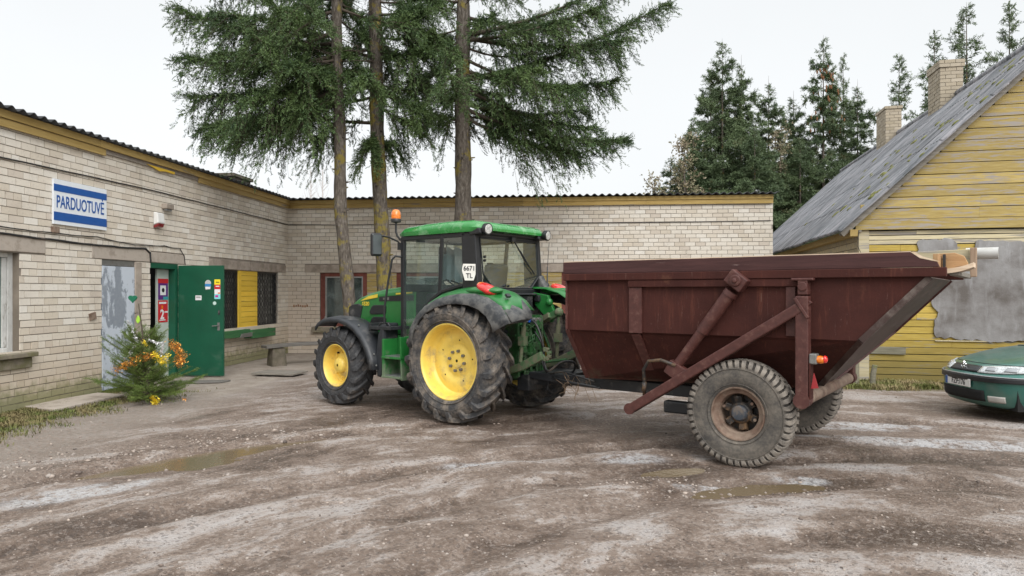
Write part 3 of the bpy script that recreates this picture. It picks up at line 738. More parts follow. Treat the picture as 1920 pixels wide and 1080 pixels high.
# corrugated roofs: x along the eave, rising gently to the back
def corrugated(x0, x1, y0, y1, z0, z1, pitch=0.20, amp=0.028, rows=1, mat=None, name='roof', rot=(0, 0, 0), cut=None, par=None):
    nxx = int((x1-x0)/pitch*8); X = np.linspace(x0, x1, nxx+1); V = []; F_ = []
    for r in range(rows):
        a, b = r/rows, (r+1)/rows+0.04/rows
        o = len(V)
        for s in (a, b):
            for x in X:
                yy = y0+(y1-y0)*s
                if cut: yy = cut(x, yy)
                V.append((x, yy, z0+(z1-z0)*s+amp*math.sin(2*math.pi*x/pitch)+(0.012 if s == a else 0.0)*(r+0)))
        n = len(X)
        F_ += [(o+i, o+i+1, o+n+i+1, o+n+i) for i in range(n-1)]
    ob = np_mesh(name, V, F_, mat, par, True); ob.rotation_euler = rot
    sm = ob.modifiers.new('thickness', 'SOLIDIFY'); sm.thickness = 0.014; sm.offset = -1
    return ob
corrugated(-0.17, BX1+0.12, -0.22, 6.3, 4.365, 4.62, mat=M['roof_dark'], par=shop, cut=lambda x, y: y)
corrugated(LX0, 0.15, -0.20, 6.0, 4.365, 4.60, mat=M['roof_dark'], par=shop, rot=LR)
MB().bb(-0.1, BX1, -0.05, 0.3, 4.14, 4.33).build('eave_board', M['mortar'], shop)
MB().bb(LX0, 0.0, -0.05, 0.3, 4.14, 4.33).build('eave_board', M['mortar'], shop, rot=LR)
# floors / dark interior
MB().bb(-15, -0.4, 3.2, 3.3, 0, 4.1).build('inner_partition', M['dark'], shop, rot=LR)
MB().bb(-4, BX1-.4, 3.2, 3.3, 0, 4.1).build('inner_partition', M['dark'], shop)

# small brick chimney on the left wing roof
ch = MB(); cy0, cz0 = 1.5, 4.3
brick_c = []
ch.bb(-0.72, 0.30, 1.25, 2.05, 4.35, 4.93); ch.bb(-0.78, 0.36, 1.19, 2.11, 4.93, 5.02)
ch.build('chimney', M['brick_old'], shop, rot=LR, bevel=0.01)

# left window
wf = MB(); a, b, c, d = HL[0]
wf.bb(b-0.09, b, 0.10, 0.17, c, d).bb(a, b-0.09, 0.10, 0.17, d-0.07, d).bb(a, b-0.09, 0.10, 0.17, c, c+0.07).bb(b-0.17, b-0.095, 0.115, 0.16, c+0.075, d-0.075)
win = wf.build('window', M['white_frame'], shop, rot=LR, bevel=0.006)
def net_glass():
    t = NT('frosted_net_window'); n = t.voro(38); n2 = t.noise(3, 5)
    t.col(t.mix(t.rng(n2, 0.35, 0.65), (0.085, 0.125, 0.115), (0.20, 0.245, 0.235))).rough(0.12); t.bump(n, 0.5, 0.006); return t.m
M['net_glass'] = net_glass()
MB().bb(a, b-0.12, 0.135, 0.145, c+0.07, d-0.07).build('pane', M['net_glass'], win)
MB().bb(a, b+0.22, -0.13, 0.10, c-0.075, c-0.005).build('window_sill', M['concrete_moss'], shop, rot=LR, bevel=0.012)
MB().bb(a, b+0.18, -0.06, 0.0, c-0.24, c-0.085).build('window_sill', M['concrete_moss'], shop, rot=LR, bevel=0.012)
MB().bb(b-0.001, b+0.004, 0.0, 0.10, c, d).build('window_jamb', M['brick_old'], shop, rot=LR)

# grey flaking door, flush in its opening
a, b, c, d = HL[1]
gd = MB().bb(a+0.01, b-0.05, -0.02, 0.03, 0.04, 2.20).build('door', M['greydoor'], shop, rot=LR, bevel=0.004)
tag(gd, 'flaking blue grey sheet metal door')
MB().bb(a, b, 0.0, 0.05, 2.21, 2.315).build('door_head', M['steel'], shop, rot=LR)
MB().bb(b-0.045, b+0.15, -0.03, 0.0, 1.35, 2.30).bb(b-0.045, b+0.12, -0.024, 0.0, 0.02, 1.34).build('door_jamb', M['concrete'], shop, rot=LR, bevel=0.01)

# shop entrance: green frame, off-white inner leaf, open green door
a, b, c, d = HL[2]
MB().bb(a, b, -0.012, 0.10, d-0.10, d).bb(b-0.09, b, -0.015, 0.22, 0, d-0.10).build('door_frame', M['green_door'], shop, rot=LR)
MB().bb(a+0.43, b-0.095, 0.13, 0.17, 0.03, d-0.11).build('door', M['inner_door'], shop, rot=LR, bevel=0.004)
MB().bb(a, b+.0, 0.30, 3.0, 0.0, 0.03).build('threshold', M['concrete'], shop, rot=LR)
# open leaf, hinged at x = b, standing square to the wall towards the yard
dl_ = MB().bb(b-0.02, b+0.03, -1.00, -0.03, 0.03, 2.285)
dleaf = dl_.build('door', M['green_door'], shop, rot=LR, bevel=0.005); tag(dleaf, 'dark green steel door standing open with stickers')
MB().bb(b-0.024, b-0.02, -0.99, -0.95, 0.05, 2.27).bb(b-0.024, b-0.02, -0.94, -0.04, 0.05, 0.13).build('door_edge', M['green_door'], dleaf)
MB().tube([(b-0.02, -0.90, 1.06), (b-0.07, -0.90, 1.06), (b-0.075, -0.79, 1.05)], 0.011, 8).bb(b-0.027, b-0.02, -0.925, -0.875, 0.96, 1.12).build('handle', M['steel'], dleaf, smooth=40)
MB().bb(b-0.026, b-0.02, -0.93, -0.89, 1.28, 1.37).build('lock_plate', M['black'], dleaf)

def curtain():
    t = NT('pale_curtain_behind_glass'); n = t.noise(3, 4, .6, t.map((5, 5, .5)))
    t.col(t.ramp(n, [(.35, (.05, .055, .055)), (.55, (.22, .22, .20)), (.7, (.42, .42, .39))])).rough(.15); return t.m
M['curtain'] = curtain()
# barred windows and the yellow panel between them
a, b, c, d = HL[3]
def barred(x0, x1, name='window'):
    w = MB().bb(x0, x0+0.05, 0.06, 0.12, c, d).bb(x1-0.05, x1, 0.06, 0.12, c, d).bb(x0+0.05, x1-0.05, 0.06, 0.12, d-0.05, d).bb(x0+0.05, x1-0.05, 0.06, 0.12, c, c+0.05).build(name, M['black'], shop, rot=LR)
    MB().bb(x0+.03, x1-.03, 0.13, 0.14, c+.03, d-.03).build('pane', M['curtain'], w)
    g_ = MB(); n = 7; dx = (x1-x0-0.08)/n; zs = np.linspace(c+0.03, d-0.03, 61)
    for i in range(n+1):
        x = x0+0.04+dx*i
        for sg in (1, -1):
            pts_ = [(x+sg*dx*0.36*math.sin(zz*2*math.pi/0.30), 0.045+0.004*sg, zz) for zz in zs]
            for p, q in zip(pts_[:-1], pts_[1:]): g_.beam(p, q, 0.008, 0.020, (1, 0, 0))
    for zz in (c+0.02, d-0.03): g_.bb(x0+.02, x1-.02, 0.035, 0.055, zz-.015, zz+.015)
    g_.build('bars', M['black_clean'], w)
barred(-3.53, -2.84); barred(-1.83, -0.67)
yp = MB(); zz = c+0.01
while zz < d-0.02:
    yp.box((-2.28, 0.02, zz+0.062), (0.86, 0.024, 0.122), Matrix.Rotation(R_(-3), 3, 'X')); zz += 0.128
yp.bb(-2.84, -2.72, -0.005, 0.03, c, d).build('infill_panel', M['panel_yellow'], shop, rot=LR)

# back wall windows with red-brown frames
for (a, b, c, d) in (HB[0], HB[2], HB[4]):
    w = MB().bb(a, a+0.13, 0.05, 0.14, c, d).bb(b-0.13, b, 0.05, 0.14, c, d).bb(a+.13, b-.13, 0.05, 0.14, d-0.10, d).bb(a+.13, b-.13, 0.05, 0.14, c, c+0.1).build('window', M['red_frame'], shop, bevel=0.006)
    MB().bb(a+.13, a+.17, 0.07, 0.12, c+.1, d-.1).bb(b-.17, b-.13, 0.07, 0.12, c+.1, d-.1).bb(a+.17, b-.17, 0.07, 0.12, d-.14, d-.1).build('frame', M['galv'], w)
    MB().bb(a+.12, b-.12, 0.10, 0.11, c+.09, d-.09).build('pane', M['house_glass'], w)
    MB().bb(a-0.2, b+0.05, -0.14, 0.04, c-0.16, c-0.005).build('window_sill', M['concrete_moss'], shop, bevel=0.015)
for (a, b, c, d) in (HB[1], HB[3]):
    yb = MB(); zz = c
    while zz < d-0.03: yb.bb(a, b, 0.02, 0.05, zz, min(zz+0.122, d)); zz += 0.128
    yb.build('infill_panel', M['board_yellow'], shop)

# cables: two things clipped to the wall
def wire(name, pts, r, label, rot=LR, sag=0.0):
    P_ = []
    for (p, q) in zip(pts[:-1], pts[1:]):
        for i in range(8):
            t = i/8; P_.append((p[0]+(q[0]-p[0])*t, -0.03, p[1]+(q[1]-p[1])*t-sag*math.sin(math.pi*t)+random.uniform(-.004, .004)))
    P_.append((pts[-1][0], -0.03, pts[-1][1]))
    o = MB().tube(P_, r, 6).build(name, M['hose'], None, smooth=180)
    o.location = shop.location; o.rotation_euler = (0, 0, shop.rotation_euler.z+rot[2])
    return tag(o, label, 'cable')
wire('wall_cable', [(-15, 3.66), (-9.7, 3.66), (-6.5, 3.70), (-3, 3.68), (-0.04, 3.65)], 0.012, 'long black cable running high along the left brick wall below the fascia')
wire('wall_cable', [(-15, 2.60), (-9.73, 2.585), (-8.74, 2.565), (-7.5, 2.55), (-6.48, 2.57), (-6.34, 2.50), (-6.325, 2.31)], 0.018, 'thick black cable sagging over the lintels of the left window and grey door', sag=0.012)
wire('wall_cable', [(-9.9, 2.68), (-8.74, 2.67), (-7.8, 2.69), (-6.8, 2.62), (-5.9, 2.66), (-5.35, 2.64), (-5.2, 2.5), (-5.16, 2.31)], 0.009, 'thin cable looping over the shop doorway and down its lintel', sag=0.01)
wire('wall_cable', [(0.05, 3.65), (4.9, 3.63), (13.3, 3.64)], 0.010, 'thin dark cable stretched along the back brick wall below the roof', rot=(0, 0, 0), sag=0.015)

def on_left(x, y, z): return shop.location+Vector((lwF[0]*x-lwN[0]*y, lwF[1]*x-lwN[1]*y, z))
LROT = shop.rotation_euler.z+R_(90)
# sign
sg = empty('shop_sign', on_left(-8.185, -0.03, 3.165), LROT, 'white and blue rectangular wall sign lettered PARDUOTUVĖ above the grey door', 'sign')
M['sign_white'] = plain('sign_white', (0.74, 0.78, 0.82), 0.35, var=0.03); M['sign_blue'] = plain('sign_blue', (0.015, 0.09, 0.33), 0.35, var=0.05)
MB().bb(-.605, .605, -0.015, 0.015, -.355, .355).build('panel', M['sign_white'], sg, bevel=0.003)
MB().bb(-.602, .602, -0.0185, -0.0155, .165, .275).build('stripe', M['sign_blue'], sg)
MB().bb(-.602, .602, -0.0185, -0.0155, -.295, -.16).build('stripe', M['sign_blue'], sg)
text_mesh('lettering', 'PARDUOTUVĖ', 0.275, M['sign_blue'], sg, Matrix.Translation((-0.006, -0.018, -0.005)) @ Matrix.Rotation(R_(90), 4, 'X'), sx=0.592, depth=0.0015, bold=0.004, spacing=1.03)
# alarm siren and lamp
al = empty('alarm_siren', on_left(-6.13, -0.02, 3.14), LROT, 'white wall alarm siren with dark red underside above the shop doorway', 'alarm')
MB().prism([(-0.0, .16), (-0.09, .14), (-0.11, -.06), (-0.0, -.10)], -.11, .11, 'yz').build('housing', M['white'], al, bevel=0.02)
MB().prism([(-0.0, -.101), (-0.108, -.062), (-0.085, -.13), (-0.0, -.16)], -.10, .10, 'yz').build('strobe', lens('dark_red_lens', (0.25, 0.02, 0.025)), al, bevel=0.015)
lp = empty('bulkhead_lamp', on_left(-5.83, -0.02, 3.43), LROT, 'small tan box lamp on the brick wall right of the alarm siren', 'lamp')
MB().bb(-.13, .13, -0.10, 0.01, -.04, .06).build('housing', M['concrete'], lp, bevel=0.012)
MB().bb(-.09, .09, -0.08, -0.01, -.075, -.042).build('diffuser', M['galv'], lp, bevel=0.01)
rp = MB().bb(-.075, .075, -0.03, 0.0, -.06, .06).build('metal_bracket', M['rust'], None, bevel=0.006); rp.location = on_left(-7.9, -0.01, 1.335); rp.rotation_euler = (0, R_(-12), LROT)
tag(rp, 'small rusty red brown metal plate fixed to brick left of the grey door', 'bracket')
rp = MB().bb(-.06, .06, -0.06, 0.0, -.05, .05).build('metal_bracket', M['rust'], None, bevel=0.006); rp.location = on_left(-8.75, -0.01, 2.72); rp.rotation_euler = (0, 0, LROT)
tag(rp, 'rusty square bracket stub directly under the shop sign', 'bracket')
# rust marks on the back wall
rm = MB()
for i in range(7): rm.bb(0.17+i*.065, 0.205+i*.065, -0.019, -0.0165, 1.30+random.uniform(0, .03), 1.36+random.uniform(0, .03))
rm.build('rust_stain', plain('rust_stain', (0.26, 0.12, 0.05), 0.9, var=0.3), wb_)

# door posters and stickers
def sheet(name, label, cat, loc, rz, w, h, mat, bits=()):
    e = empty(name, loc, rz, label, cat)
    MB().bb(-w/2, w/2, -0.002, 0.0, -h/2, h/2).build('paper', mat, e)
    for i, (nm, x0, x1, z0, z1, m_) in enumerate(bits): MB().bb(x0, x1, -0.0035-0.0004*i, -0.0021-0.0004*i, z0, z1).build(nm, m_, e)
    return e
def pm(n, c, r=0.5): return plain(n, c, r, var=0.05)
ink_red, ink_purple, ink_white, ink_yel, ink_cyan, ink_teal, ink_pink = pm('ink_red', (0.55, 0.02, 0.03)), pm('ink_purple', (0.11, 0.02, 0.19)), pm('ink_white', (0.75, 0.75, 0.76)), pm('ink_yellow', (0.85, 0.68, 0.02)), pm('ink_cyan', (0.22, 0.66, 0.70)), pm('ink_teal', (0.05, 0.33, 0.36)), pm('ink_magenta', (0.5, 0.02, 0.28))
A_, B_ = HL[2][0], HL[2][1]
px_ = (A_+0.43+B_-0.095)/2+0.0
# posters hang on the off-white inner leaf
po = sheet('poster', 'purple and crimson poster with a framed white picture on the pale inner door', 'poster', on_left(px_, 0.126, 1.80), LROT, 0.32, 0.42, ink_purple,
      [('band', -.17, .17, .12, .21, ink_red), ('picture', -.10, .09, -.12, .075, ink_white), ('corner_band', .0, .17, -.21, -.15, ink_teal)])
MB().lathe([(0.0, -0.0065), (0.045, -0.0065), (0.045, -0.005)], 20, (-0.005, 0, -0.02)).build('motif', M['dark'], po)
po = sheet('poster', 'red price poster with a large white 2 on the pale inner door', 'poster', on_left(px_-.005, 0.126, 1.355), LROT, 0.32, 0.44, ink_red,
      [('header', -.13, .11, .15, .19, ink_white), ('slash', .05, .16, -.03, .0, ink_white), ('flash', -.05, .0, .05, .12, M['orange_lens']), ('underline', -.12, .08, -.185, -.165, ink_white)])
text_mesh('numeral', '2', 0.26, ink_white, po, Matrix.Translation((-.03, -0.005, -.07)) @ Matrix.Rotation(R_(90), 4, 'X'), sx=1.0, depth=0.001, bold=0.008)
# stickers on the open green door: the leaf's near face looks back along the wall
DROT = shop.rotation_euler.z+R_(0)
def on_door(off, z): return on_left(B_-0.0225, -off, z)      # off = distance out from the hinge
st_ = sheet('sticker', 'tall strip of yellow, red, white and cyan stickers on the open green door', 'sticker', on_door(0.875, 1.80), LROT-R_(90), 0.125, 0.40, ink_white,
      [('yellow_square', -.0625, .0625, .095, .20, ink_yel), ('red_square', -.0625, .0625, .0, .094, ink_red), ('cyan_square', -.0625, .0625, -.20, -.10, ink_cyan), ('mark', -.045, .02, -.165, -.12, ink_pink), ('mark', -.03, .045, .135, .15, M['lettering']), ('mark', -.035, .045, .05, .07, ink_white), ('mark', .01, .06, -.09, -.065, M['orange_lens'])])
st_ = empty('sticker', on_door(0.675, 1.89), LROT-R_(90), 'round silver and blue sticker with wavy lower edge high on the green door', 'sticker')
MB().prism([(0.065*math.cos(t)*1.0, 0.03+0.07*math.sin(t)) for t in [math.pi*i/14 for i in range(15)]]+[(-.065, -.03), (-.05, -.10), (.05, -.085), (.06, -.03)], -0.002, 0.0, 'xz').build('paper', pm('ink_silver', (0.48, 0.48, 0.47)), st_)
MB().bb(-.065, .065, -0.0035, -0.0021, -.035, .02).build('band', pm('ink_blue', (0.04, 0.22, 0.50)), st_); MB().bb(-.055, .045, -0.0045, -0.0036, -.085, -.045).build('band', ink_white, st_)
sheet('notice', 'small white rectangular notice in the middle of the open green door', 'notice', on_door(0.47, 1.625), LROT-R_(90), 0.13, 0.095, ink_white, [('line', -.05, .05, -.005, .005, M['steel']), ('line', -.05, .04, .015, .025, M['steel'])])
st_ = empty('sticker', on_door(0.815, 1.515), LROT-R_(90), 'pale mint splash shaped sticker below the coloured strip on the green door', 'sticker')
MB().prism([((0.045 if i % 2 else 0.027)*math.cos(2*math.pi*i/18), (0.045 if i % 2 else 0.027)*math.sin(2*math.pi*i/18)) for i in range(18)], -0.002, 0.0, 'xz').build('paper', pm('ink_mint', (0.55, 0.72, 0.66)), st_)

# planter boxes under the barred windows
def planter(x0, x1, z0, z1, label, dep):
    e = empty('planter_box', on_left((x0+x1)/2, 0, z0), LROT, label, 'planter'); h = z1-z0; L = (x1-x0)/2
    MB().bb(-L, L, -dep, -dep+.025, 0, h).bb(-L, L, -.05, -.025, 0, h*.95).bb(-L, -L+.025, -dep+.025, -.05, 0, h).bb(L-.025, L, -dep+.025, -.05, 0, h).bb(-L+.025, L-.025, -dep+.025, -.05, 0, .02).build('box', M['green_board'], e, bevel=0.004)
    MB().bb(-L+.03, L-.03, -dep+.03, -.055, .02, h*.75).build('soil', M['dirt_soil'], e)
    return e
M['dirt_soil'] = plain('planter_soil', (0.05, 0.038, 0.028), 0.95, var=0.4, scale=20, bump=0.5)
planter(-4.1, -2.64, 0.665, 0.835, 'long green wooden planter box behind the open green door', 0.20)
planter(-2.62, -1.36, 0.60, 0.80, 'green wooden planter box under the right barred window near the corner', 0.26)
o = MB().prism([(-.38, 0), (.34, 0), (.38, .07), (.2, .10), (-.3, .09)], -.02, .0, 'xz').build('metal_offcut', M['steel'], None); o.location = on_left(-2.85, -0.225, 0.655); o.rotation_euler = (0, 0, LROT)
tag(o, 'dull grey metal offcut fixed across the joint of the two green planter boxes', 'metal sheet')

# bench: stone blocks and a sagging plank
bn = empty('bench', (-5.0, 16.6, 0), R_(38), 'old bench of a bowed grey plank on two stone blocks in the yard corner', 'bench')
def block(cx, cy, w, d, h, rz=0.0):
    m = MB(); 
    for z, k in ((0, 1.0), (h*.5, .97), (h, .86)): pass
    rows = []
    for z, k in ((0, 1.04), (h*.5, .98), (h, .86)):
        rows.append([Vector((cx+sx_*w/2*k, cy+sy_*d/2*k, z)) for sx_, sy_ in ((-1,-1),(1,-1),(1,1),(-1,1))])
    m.grid(rows, close=True); m.add(rows[-1], [(0, 1, 2, 3)]); return m
block(-0.72, 0, 0.34, 0.40, 0.42).build('stone_block', M['bench_stone'], bn, bevel=0.03)
block(0.72, 0, 0.36, 0.40, 0.42).build('stone_block', M['bench_stone'], bn, bevel=0.03)
rows = []
for i in range(13):
    x = -1.02+2.04*i/12; zc = 0.425+0.035*math.sin(math.pi*i/12)
    rows.append([Vector((x, -0.21, zc)), Vector((x, 0.21, zc)), Vector((x, 0.21, zc+.06)), Vector((x, -0.21, zc+.06))])
mb = MB().grid(rows, close=True); mb.add(rows[0], [(0, 1, 2, 3)]); mb.add(rows[-1], [(3, 2, 1, 0)]); mb.build('seat', M['bench_wood'], bn, bevel=0.006)
mb = MB().box((0, 0, 0.05), (0.95, 0.62, 0.035)); mb.box((-.22, 0, .018), (0.06, .5, .03)).box((.25, 0, .018), (0.06, .5, .03))
o = mb.build('wooden_board', M['grey_wood'], None, bevel=0.004); o.location = (-4.88, 14.35, 0.0); o.rotation_euler = (0, 0, R_(-12)); tag(o, 'flat grey wooden board lying on the ground in front of the bench', 'board')
mb = MB().prism([(-.75, -.35), (.7, -.3), (.8, .3), (-.6, .38)], 0.0, 0.05, 'xy'); o = mb.build('stone_slab', M['concrete_pale'], None, bevel=0.015); o.location = (-6.85, 10.7, 0.0); o.rotation_euler = (0, 0, R_(80))
tag(o, 'pale flat stone slab lying in grass at the foot of the left wall', 'slab')
o = MB().prism([(-.55, -.12), (.5, -.18), (.6, .1), (-.4, .16)], 0.0, 0.03, 'xy').build('door_mat', M['bench_wood'], None, bevel=0.01); o.location = (-6.05, 13.1, 0.005); o.rotation_euler = (0, 0, R_(10))
tag(o, 'dark worn mat on the ground in front of the shop doorway', 'mat')

# ---------------------------------------------------------------- yellow wooden house
HZ = math.atan2(-0.215, 0.977)
house = empty('wooden_house', (6.72, 13.2, 0), HZ, 'yellow peeling board house with steep grey corrugated roof and two brick chimneys', 'house')
RX, RZ, EX, EZ = 3.9, 6.95, -0.42, 2.90         # ridge and eave of the near roof slope
sl = (RZ-EZ)/(RX-EX); HW = 7.8; HL_ = 17.5
def boards(x0f, x1f, z0, z1, pitch, y, axis='x', th=0.022, seed=5, tilt=2.5):
    rnd = random.Random(seed); mb = MB(); z = z0
    while z < z1-0.02:
        a, b = x0f(z+pitch*.5), x1f(z+pitch*.5)
        if b-a > 0.1:
            cuts = sorted([a, b]+[rnd.uniform(a+.3, b-.3) for _ in range(int((b-a)/6.5))]) if b-a > 2 else [a, b]
            for p, q in zip(cuts[:-1], cuts[1:]):
                h = min(pitch, z1-z)-0.013+rnd.uniform(-.003, .002); m = Matrix.Rotation(R_(tilt+rnd.uniform(-.7, .7)), 3, 'X')
                m = m @ Matrix.Rotation(rnd.uniform(-.0012, .0012), 3, 'Y')
                if axis == 'x': mb.box(((p+q)/2, y+rnd.uniform(-.003, .003), z+h/2), (q-p-.004, th, h), m)
                else: mb.box((y+rnd.uniform(-.003, .003), (p+q)/2, z+h/2), (th, q-p-.004, h), Matrix.Rotation(R_(-tilt), 3, 'Y'))
        z += pitch
    return mb
roofx = lambda z: max(0.0, EX+(z-EZ+0.10)/sl) if z > 3.0 else 0.0
MB().prism([(0.02, 0), (HW-.02, 0), (HW-.02, 3.1), (RX, 6.72), (0.02, 3.1)], 0.03, 0.15, 'xz').build('wall_core', M['dark'], house)
MB().bb(0.03, 0.15, 0.15, HL_, 0, 3.0).build('wall_core', M['dark'], house)
boards(lambda z: 0.17, lambda z: HW, 0.04, 2.66, 0.131, 0.012, seed=2).build('lower_siding', M['board_lower'], house)
boards(lambda z: 0.17, lambda z: HW, 2.662, 2.93, 0.088, 0.008, seed=12).build('faded_siding', M['pale_board'], house)
boards(lambda z: roofx(z)+.02, lambda z: HW-roofx(z)-.02, 3.14, 6.7, 0.208, -0.045, seed=4).build('gable_siding', M['board_yellow'], house)
boards(lambda z: 0.16, lambda z: HL_, 0.25, 3.0, 0.131, 0.012, axis='y', seed=9).build('side_siding', M['pale_board'], house)
MB().bb(-.02, 0.165, -.025, 0.12, 0.05, 2.93).build('corner_post', M['pale_board'], house, bevel=0.004)
MB().bb(-0.09, HW+.09, -.085, -.03, 2.935, 3.13).build('gable_board', M['board_yellow'], house, bevel=0.004)
MB().bb(0.0, 0.19, -.075, -.035, 3.135, 3.42).build('gable_post', M['board_yellow'], house, bevel=0.004)
MB().bb(-0.24, -.10, -.30, HL_, 2.80, 2.93).build('eave_fascia', M['fascia'], house, bevel=0.004)
MB().bb(-0.10, 0.02, -.08, HL_, 2.90, 2.96).build('soffit', M['grey_wood'], house)
# grey render patches over the lower boards: ragged outlines
def ragged(poly, y, th, name, seed=1, amp=0.03):
    rnd = random.Random(seed); P_ = []
    for (p, q) in zip(poly, poly[1:]+poly[:1]):
        L = math.hypot(q[0]-p[0], q[1]-p[1]); n = max(1, int(L/0.07))
        for i in range(n):
            t = i/n; P_.append((p[0]+(q[0]-p[0])*t+(rnd.uniform(-amp, amp) if i else 0), p[1]+(q[1]-p[1])*t+(rnd.uniform(-amp, amp) if i else 0)))
    return MB().prism(P_, y-th, y, 'xz').build(name, M['render'], house, bevel=0.004)
ragged([(1.02, 2.36), (1.02, 2.72), (1.10, 2.745), (1.6, 2.74), (1.68, 2.66), (1.66, 2.36)], -0.012, 0.02, 'render_patch', 3)
ragged([(1.24, 1.54), (1.36, 1.36), (1.30, 1.12), (1.33, 0.88), (1.8, 0.86), (2.3, 0.82), (2.75, 0.84), (4.4, 0.80), (6.0, 0.9), (6.0, 2.7), (4.2, 2.72), (3.0, 2.66), (2.0, 2.70), (1.92, 2.45), (1.45, 2.35), (1.28, 1.9)], -0.012, 0.022, 'render_patch', 7)
boards(lambda z: 1.31, lambda z: 2.45, 0.815, 0.855, 0.035, -0.022, seed=3).build('batten', M['pale_board'], house)
MB().box((0.49, -0.03, 0.625), (0.62, 0.03, 0.14), Matrix.Rotation(R_(1), 3, 'Y')).build('patch_plank', M['mossy_wood'], house, bevel=0.004)
MB().tube([(-.09, -.3, 2.92), (-.12, -.34, 2.6), (.15, -.06, 2.2)], 0.006, 5).build('loose_wire', M['hose'], house)

# corrugated slope in overlapping rows with uneven lower edges
def roof_slope():
    V, F_ = [], []; rows = 5; pitch = 0.15; sheets = 16; rnd = random.Random(21); per = 8
    y0, y1 = -0.34, HL_+.3
    for r in range(rows):
        for k in range(sheets):
            ya, yb = y0+(y1-y0)*k/sheets-0.03, y0+(y1-y0)*(k+1)/sheets+.03
            jit = rnd.uniform(-.02, .02); lift = 0.005+rnd.uniform(0, .007); tw = rnd.uniform(-.008, .008)
            s0, s1 = r/rows+jit/4.5, (r+1)/rows+.05
            if r == rows-1: s1 = 1.0
            n = int((yb-ya)/pitch*per); o = len(V)
            for j, s in enumerate((s0, s0+.006, (s0+s1)/2, s1-.006, s1)):
                for i in range(n+1):
                    y = ya+(yb-ya)*i/n; z = EZ+(RZ-EZ)*s; x = EX+(RX-EX)*s
                    hh = 0.032*math.sin(2*math.pi*y/pitch)+lift*(1, 1, .5, 0, 0)[j]+0.002*(k % 2)+tw*(i/n-.5)*(1 if j < 2 else .3)
                    V.append((x-hh*.68, y, z+hh*.73))
            m = n+1
            for j in range(4): F_ += [(o+j*m+i, o+j*m+i+1, o+(j+1)*m+i+1, o+(j+1)*m+i) for i in range(n)]
    return V, F_
V, F_ = roof_slope(); rf = np_mesh('roof', V, F_, M['slate'], house, True)
sm = rf.modifiers.new('thickness', 'SOLIDIFY'); sm.thickness = 0.008
# far slope and ridge, barge battens under the rake
MB().add([(RX, -.34, RZ+.02), (RX, HL_+.3, RZ+.02), (2*RX-EX, HL_+.3, EZ), (2*RX-EX, -.34, EZ)], [(0, 1, 2, 3)]).build('far_roof', M['slate'], house, fix=False).modifiers.new('t', 'SOLIDIFY').thickness = 0.03
MB().tube([(RX, -.36, RZ+.03), (RX, HL_+.3, RZ+.05)], 0.09, 8).build('ridge_cap', M['slate'], house, smooth=60)
MB().beam((EX+.05, -.22, EZ-.06), (RX, -.22, RZ-.09), 0.03, 0.10).beam((EX+.05, -.06, EZ-.05), (RX, -.06, RZ-.08), 0.05, 0.06).build('barge_board', M['dark'] if False else M['grey_wood'], house)
ms = MB(); rnd = random.Random(31)
for i in range(75):
    s = rnd.choice([.2, .4, .6, .8])+rnd.uniform(-.07, .11); s = min(.97, max(.03, s)); y = abs(rnd.gauss(0, 3.2))-.2
    if y > 12: continue
    x, z = EX+(RX-EX)*s, EZ+(RZ-EZ)*s; q = rnd.uniform(.25, .8)
    ms.sphere((x-.02, y, z+.03), (0.10*q*rnd.uniform(.7, 2.0), 0.035+.02*q, 0.03*q+.012), 7, 4, Matrix.Rotation(-math.atan(sl), 3, 'Y'))
tag(ms.build('roof_moss', M['moss'], house, smooth=180), kind='stuff')
# chimneys of real bricks
def chimney(x0, x1, y0, y1, z0, z1, seed):
    core = MB().bb(x0+.012, x1-.012, y0+.012, y1-.012, z0, z1-.04).build('chimney', M['mortar'], house)
    rnd = random.Random(seed); mb = MB(); z = z0; row = 0; bh = 0.10
    while z < z1-.05:
        grow = 0.03 if z > z1-0.16 else 0.0
        for (ax, a0, a1, f0, sgn) in (('x', x0-grow, x1+grow, y0-grow, -1), ('y', y0-grow, y1+grow, x0-grow, -1), ('x', x0-grow, x1+grow, y1+grow, 1), ('y', y0-grow, y1+grow, x1+grow, 1)):
            p = a0; half = (row % 2)
            first = True
            while p < a1-.01:
                w = 0.26*(0.5 if (half and first) else 1); q = min(p+w, a1); first = False
                if a1-q < .05: q = a1
                o = rnd.uniform(-.006, .004)
                if ax == 'x': mb.bb(p, q-.012, f0+(-.001-o if sgn < 0 else -.1), f0+(.1 if sgn < 0 else .001+o), z, z+bh-.012)
                else: mb.bb(f0+(-.002-o if sgn < 0 else -.1), f0+(.1 if sgn < 0 else .002+o), p+.013, q-.012-.013*(q == a1), z, z+bh-.012)
                p = q
        z += bh; row += 1
    mb.build('brickwork', M['brick_chimney'], core)
    return core
chimney(3.48, 4.03, 5.8, 6.65, 6.3, 7.85, 3)
chimney(3.50, 3.98, 10.4, 11.4, 6.3, 7.93, 5)
mast = MB().tube([(3.9, 1.9, 6.9), (3.9, 1.9, 9.6)], 0.025, 8)
mast = mast.build('antenna_mast', M['black_clean'], None, smooth=60); mast.location = house.location; mast.rotation_euler = (0, 0, HZ)
tag(mast, 'thin dark mast rising from the house roof ridge at the right edge', 'mast')
pr = MB(); rnd = random.Random(3)
def fence_post(x, y, h, r, label, lean):
    o = MB().tube([(0, 0, 0), (lean*.5, .01, h*.6), (lean, 0, h)], [r*1.1, r, r*.9], 9).build('fence_post', M['mossy_wood'], None, smooth=50, bevel=0.004); o.location = (x, y, 0)
    tag(o, label, 'post')
fence_post(6.42, 12.75, 0.62, 0.055, 'short mossy wooden post at the corner of the yellow house', .02)
fence_post(6.62, 12.55, 0.40, 0.05, 'stumpy leaning grey post just in front of the house corner post', .05)

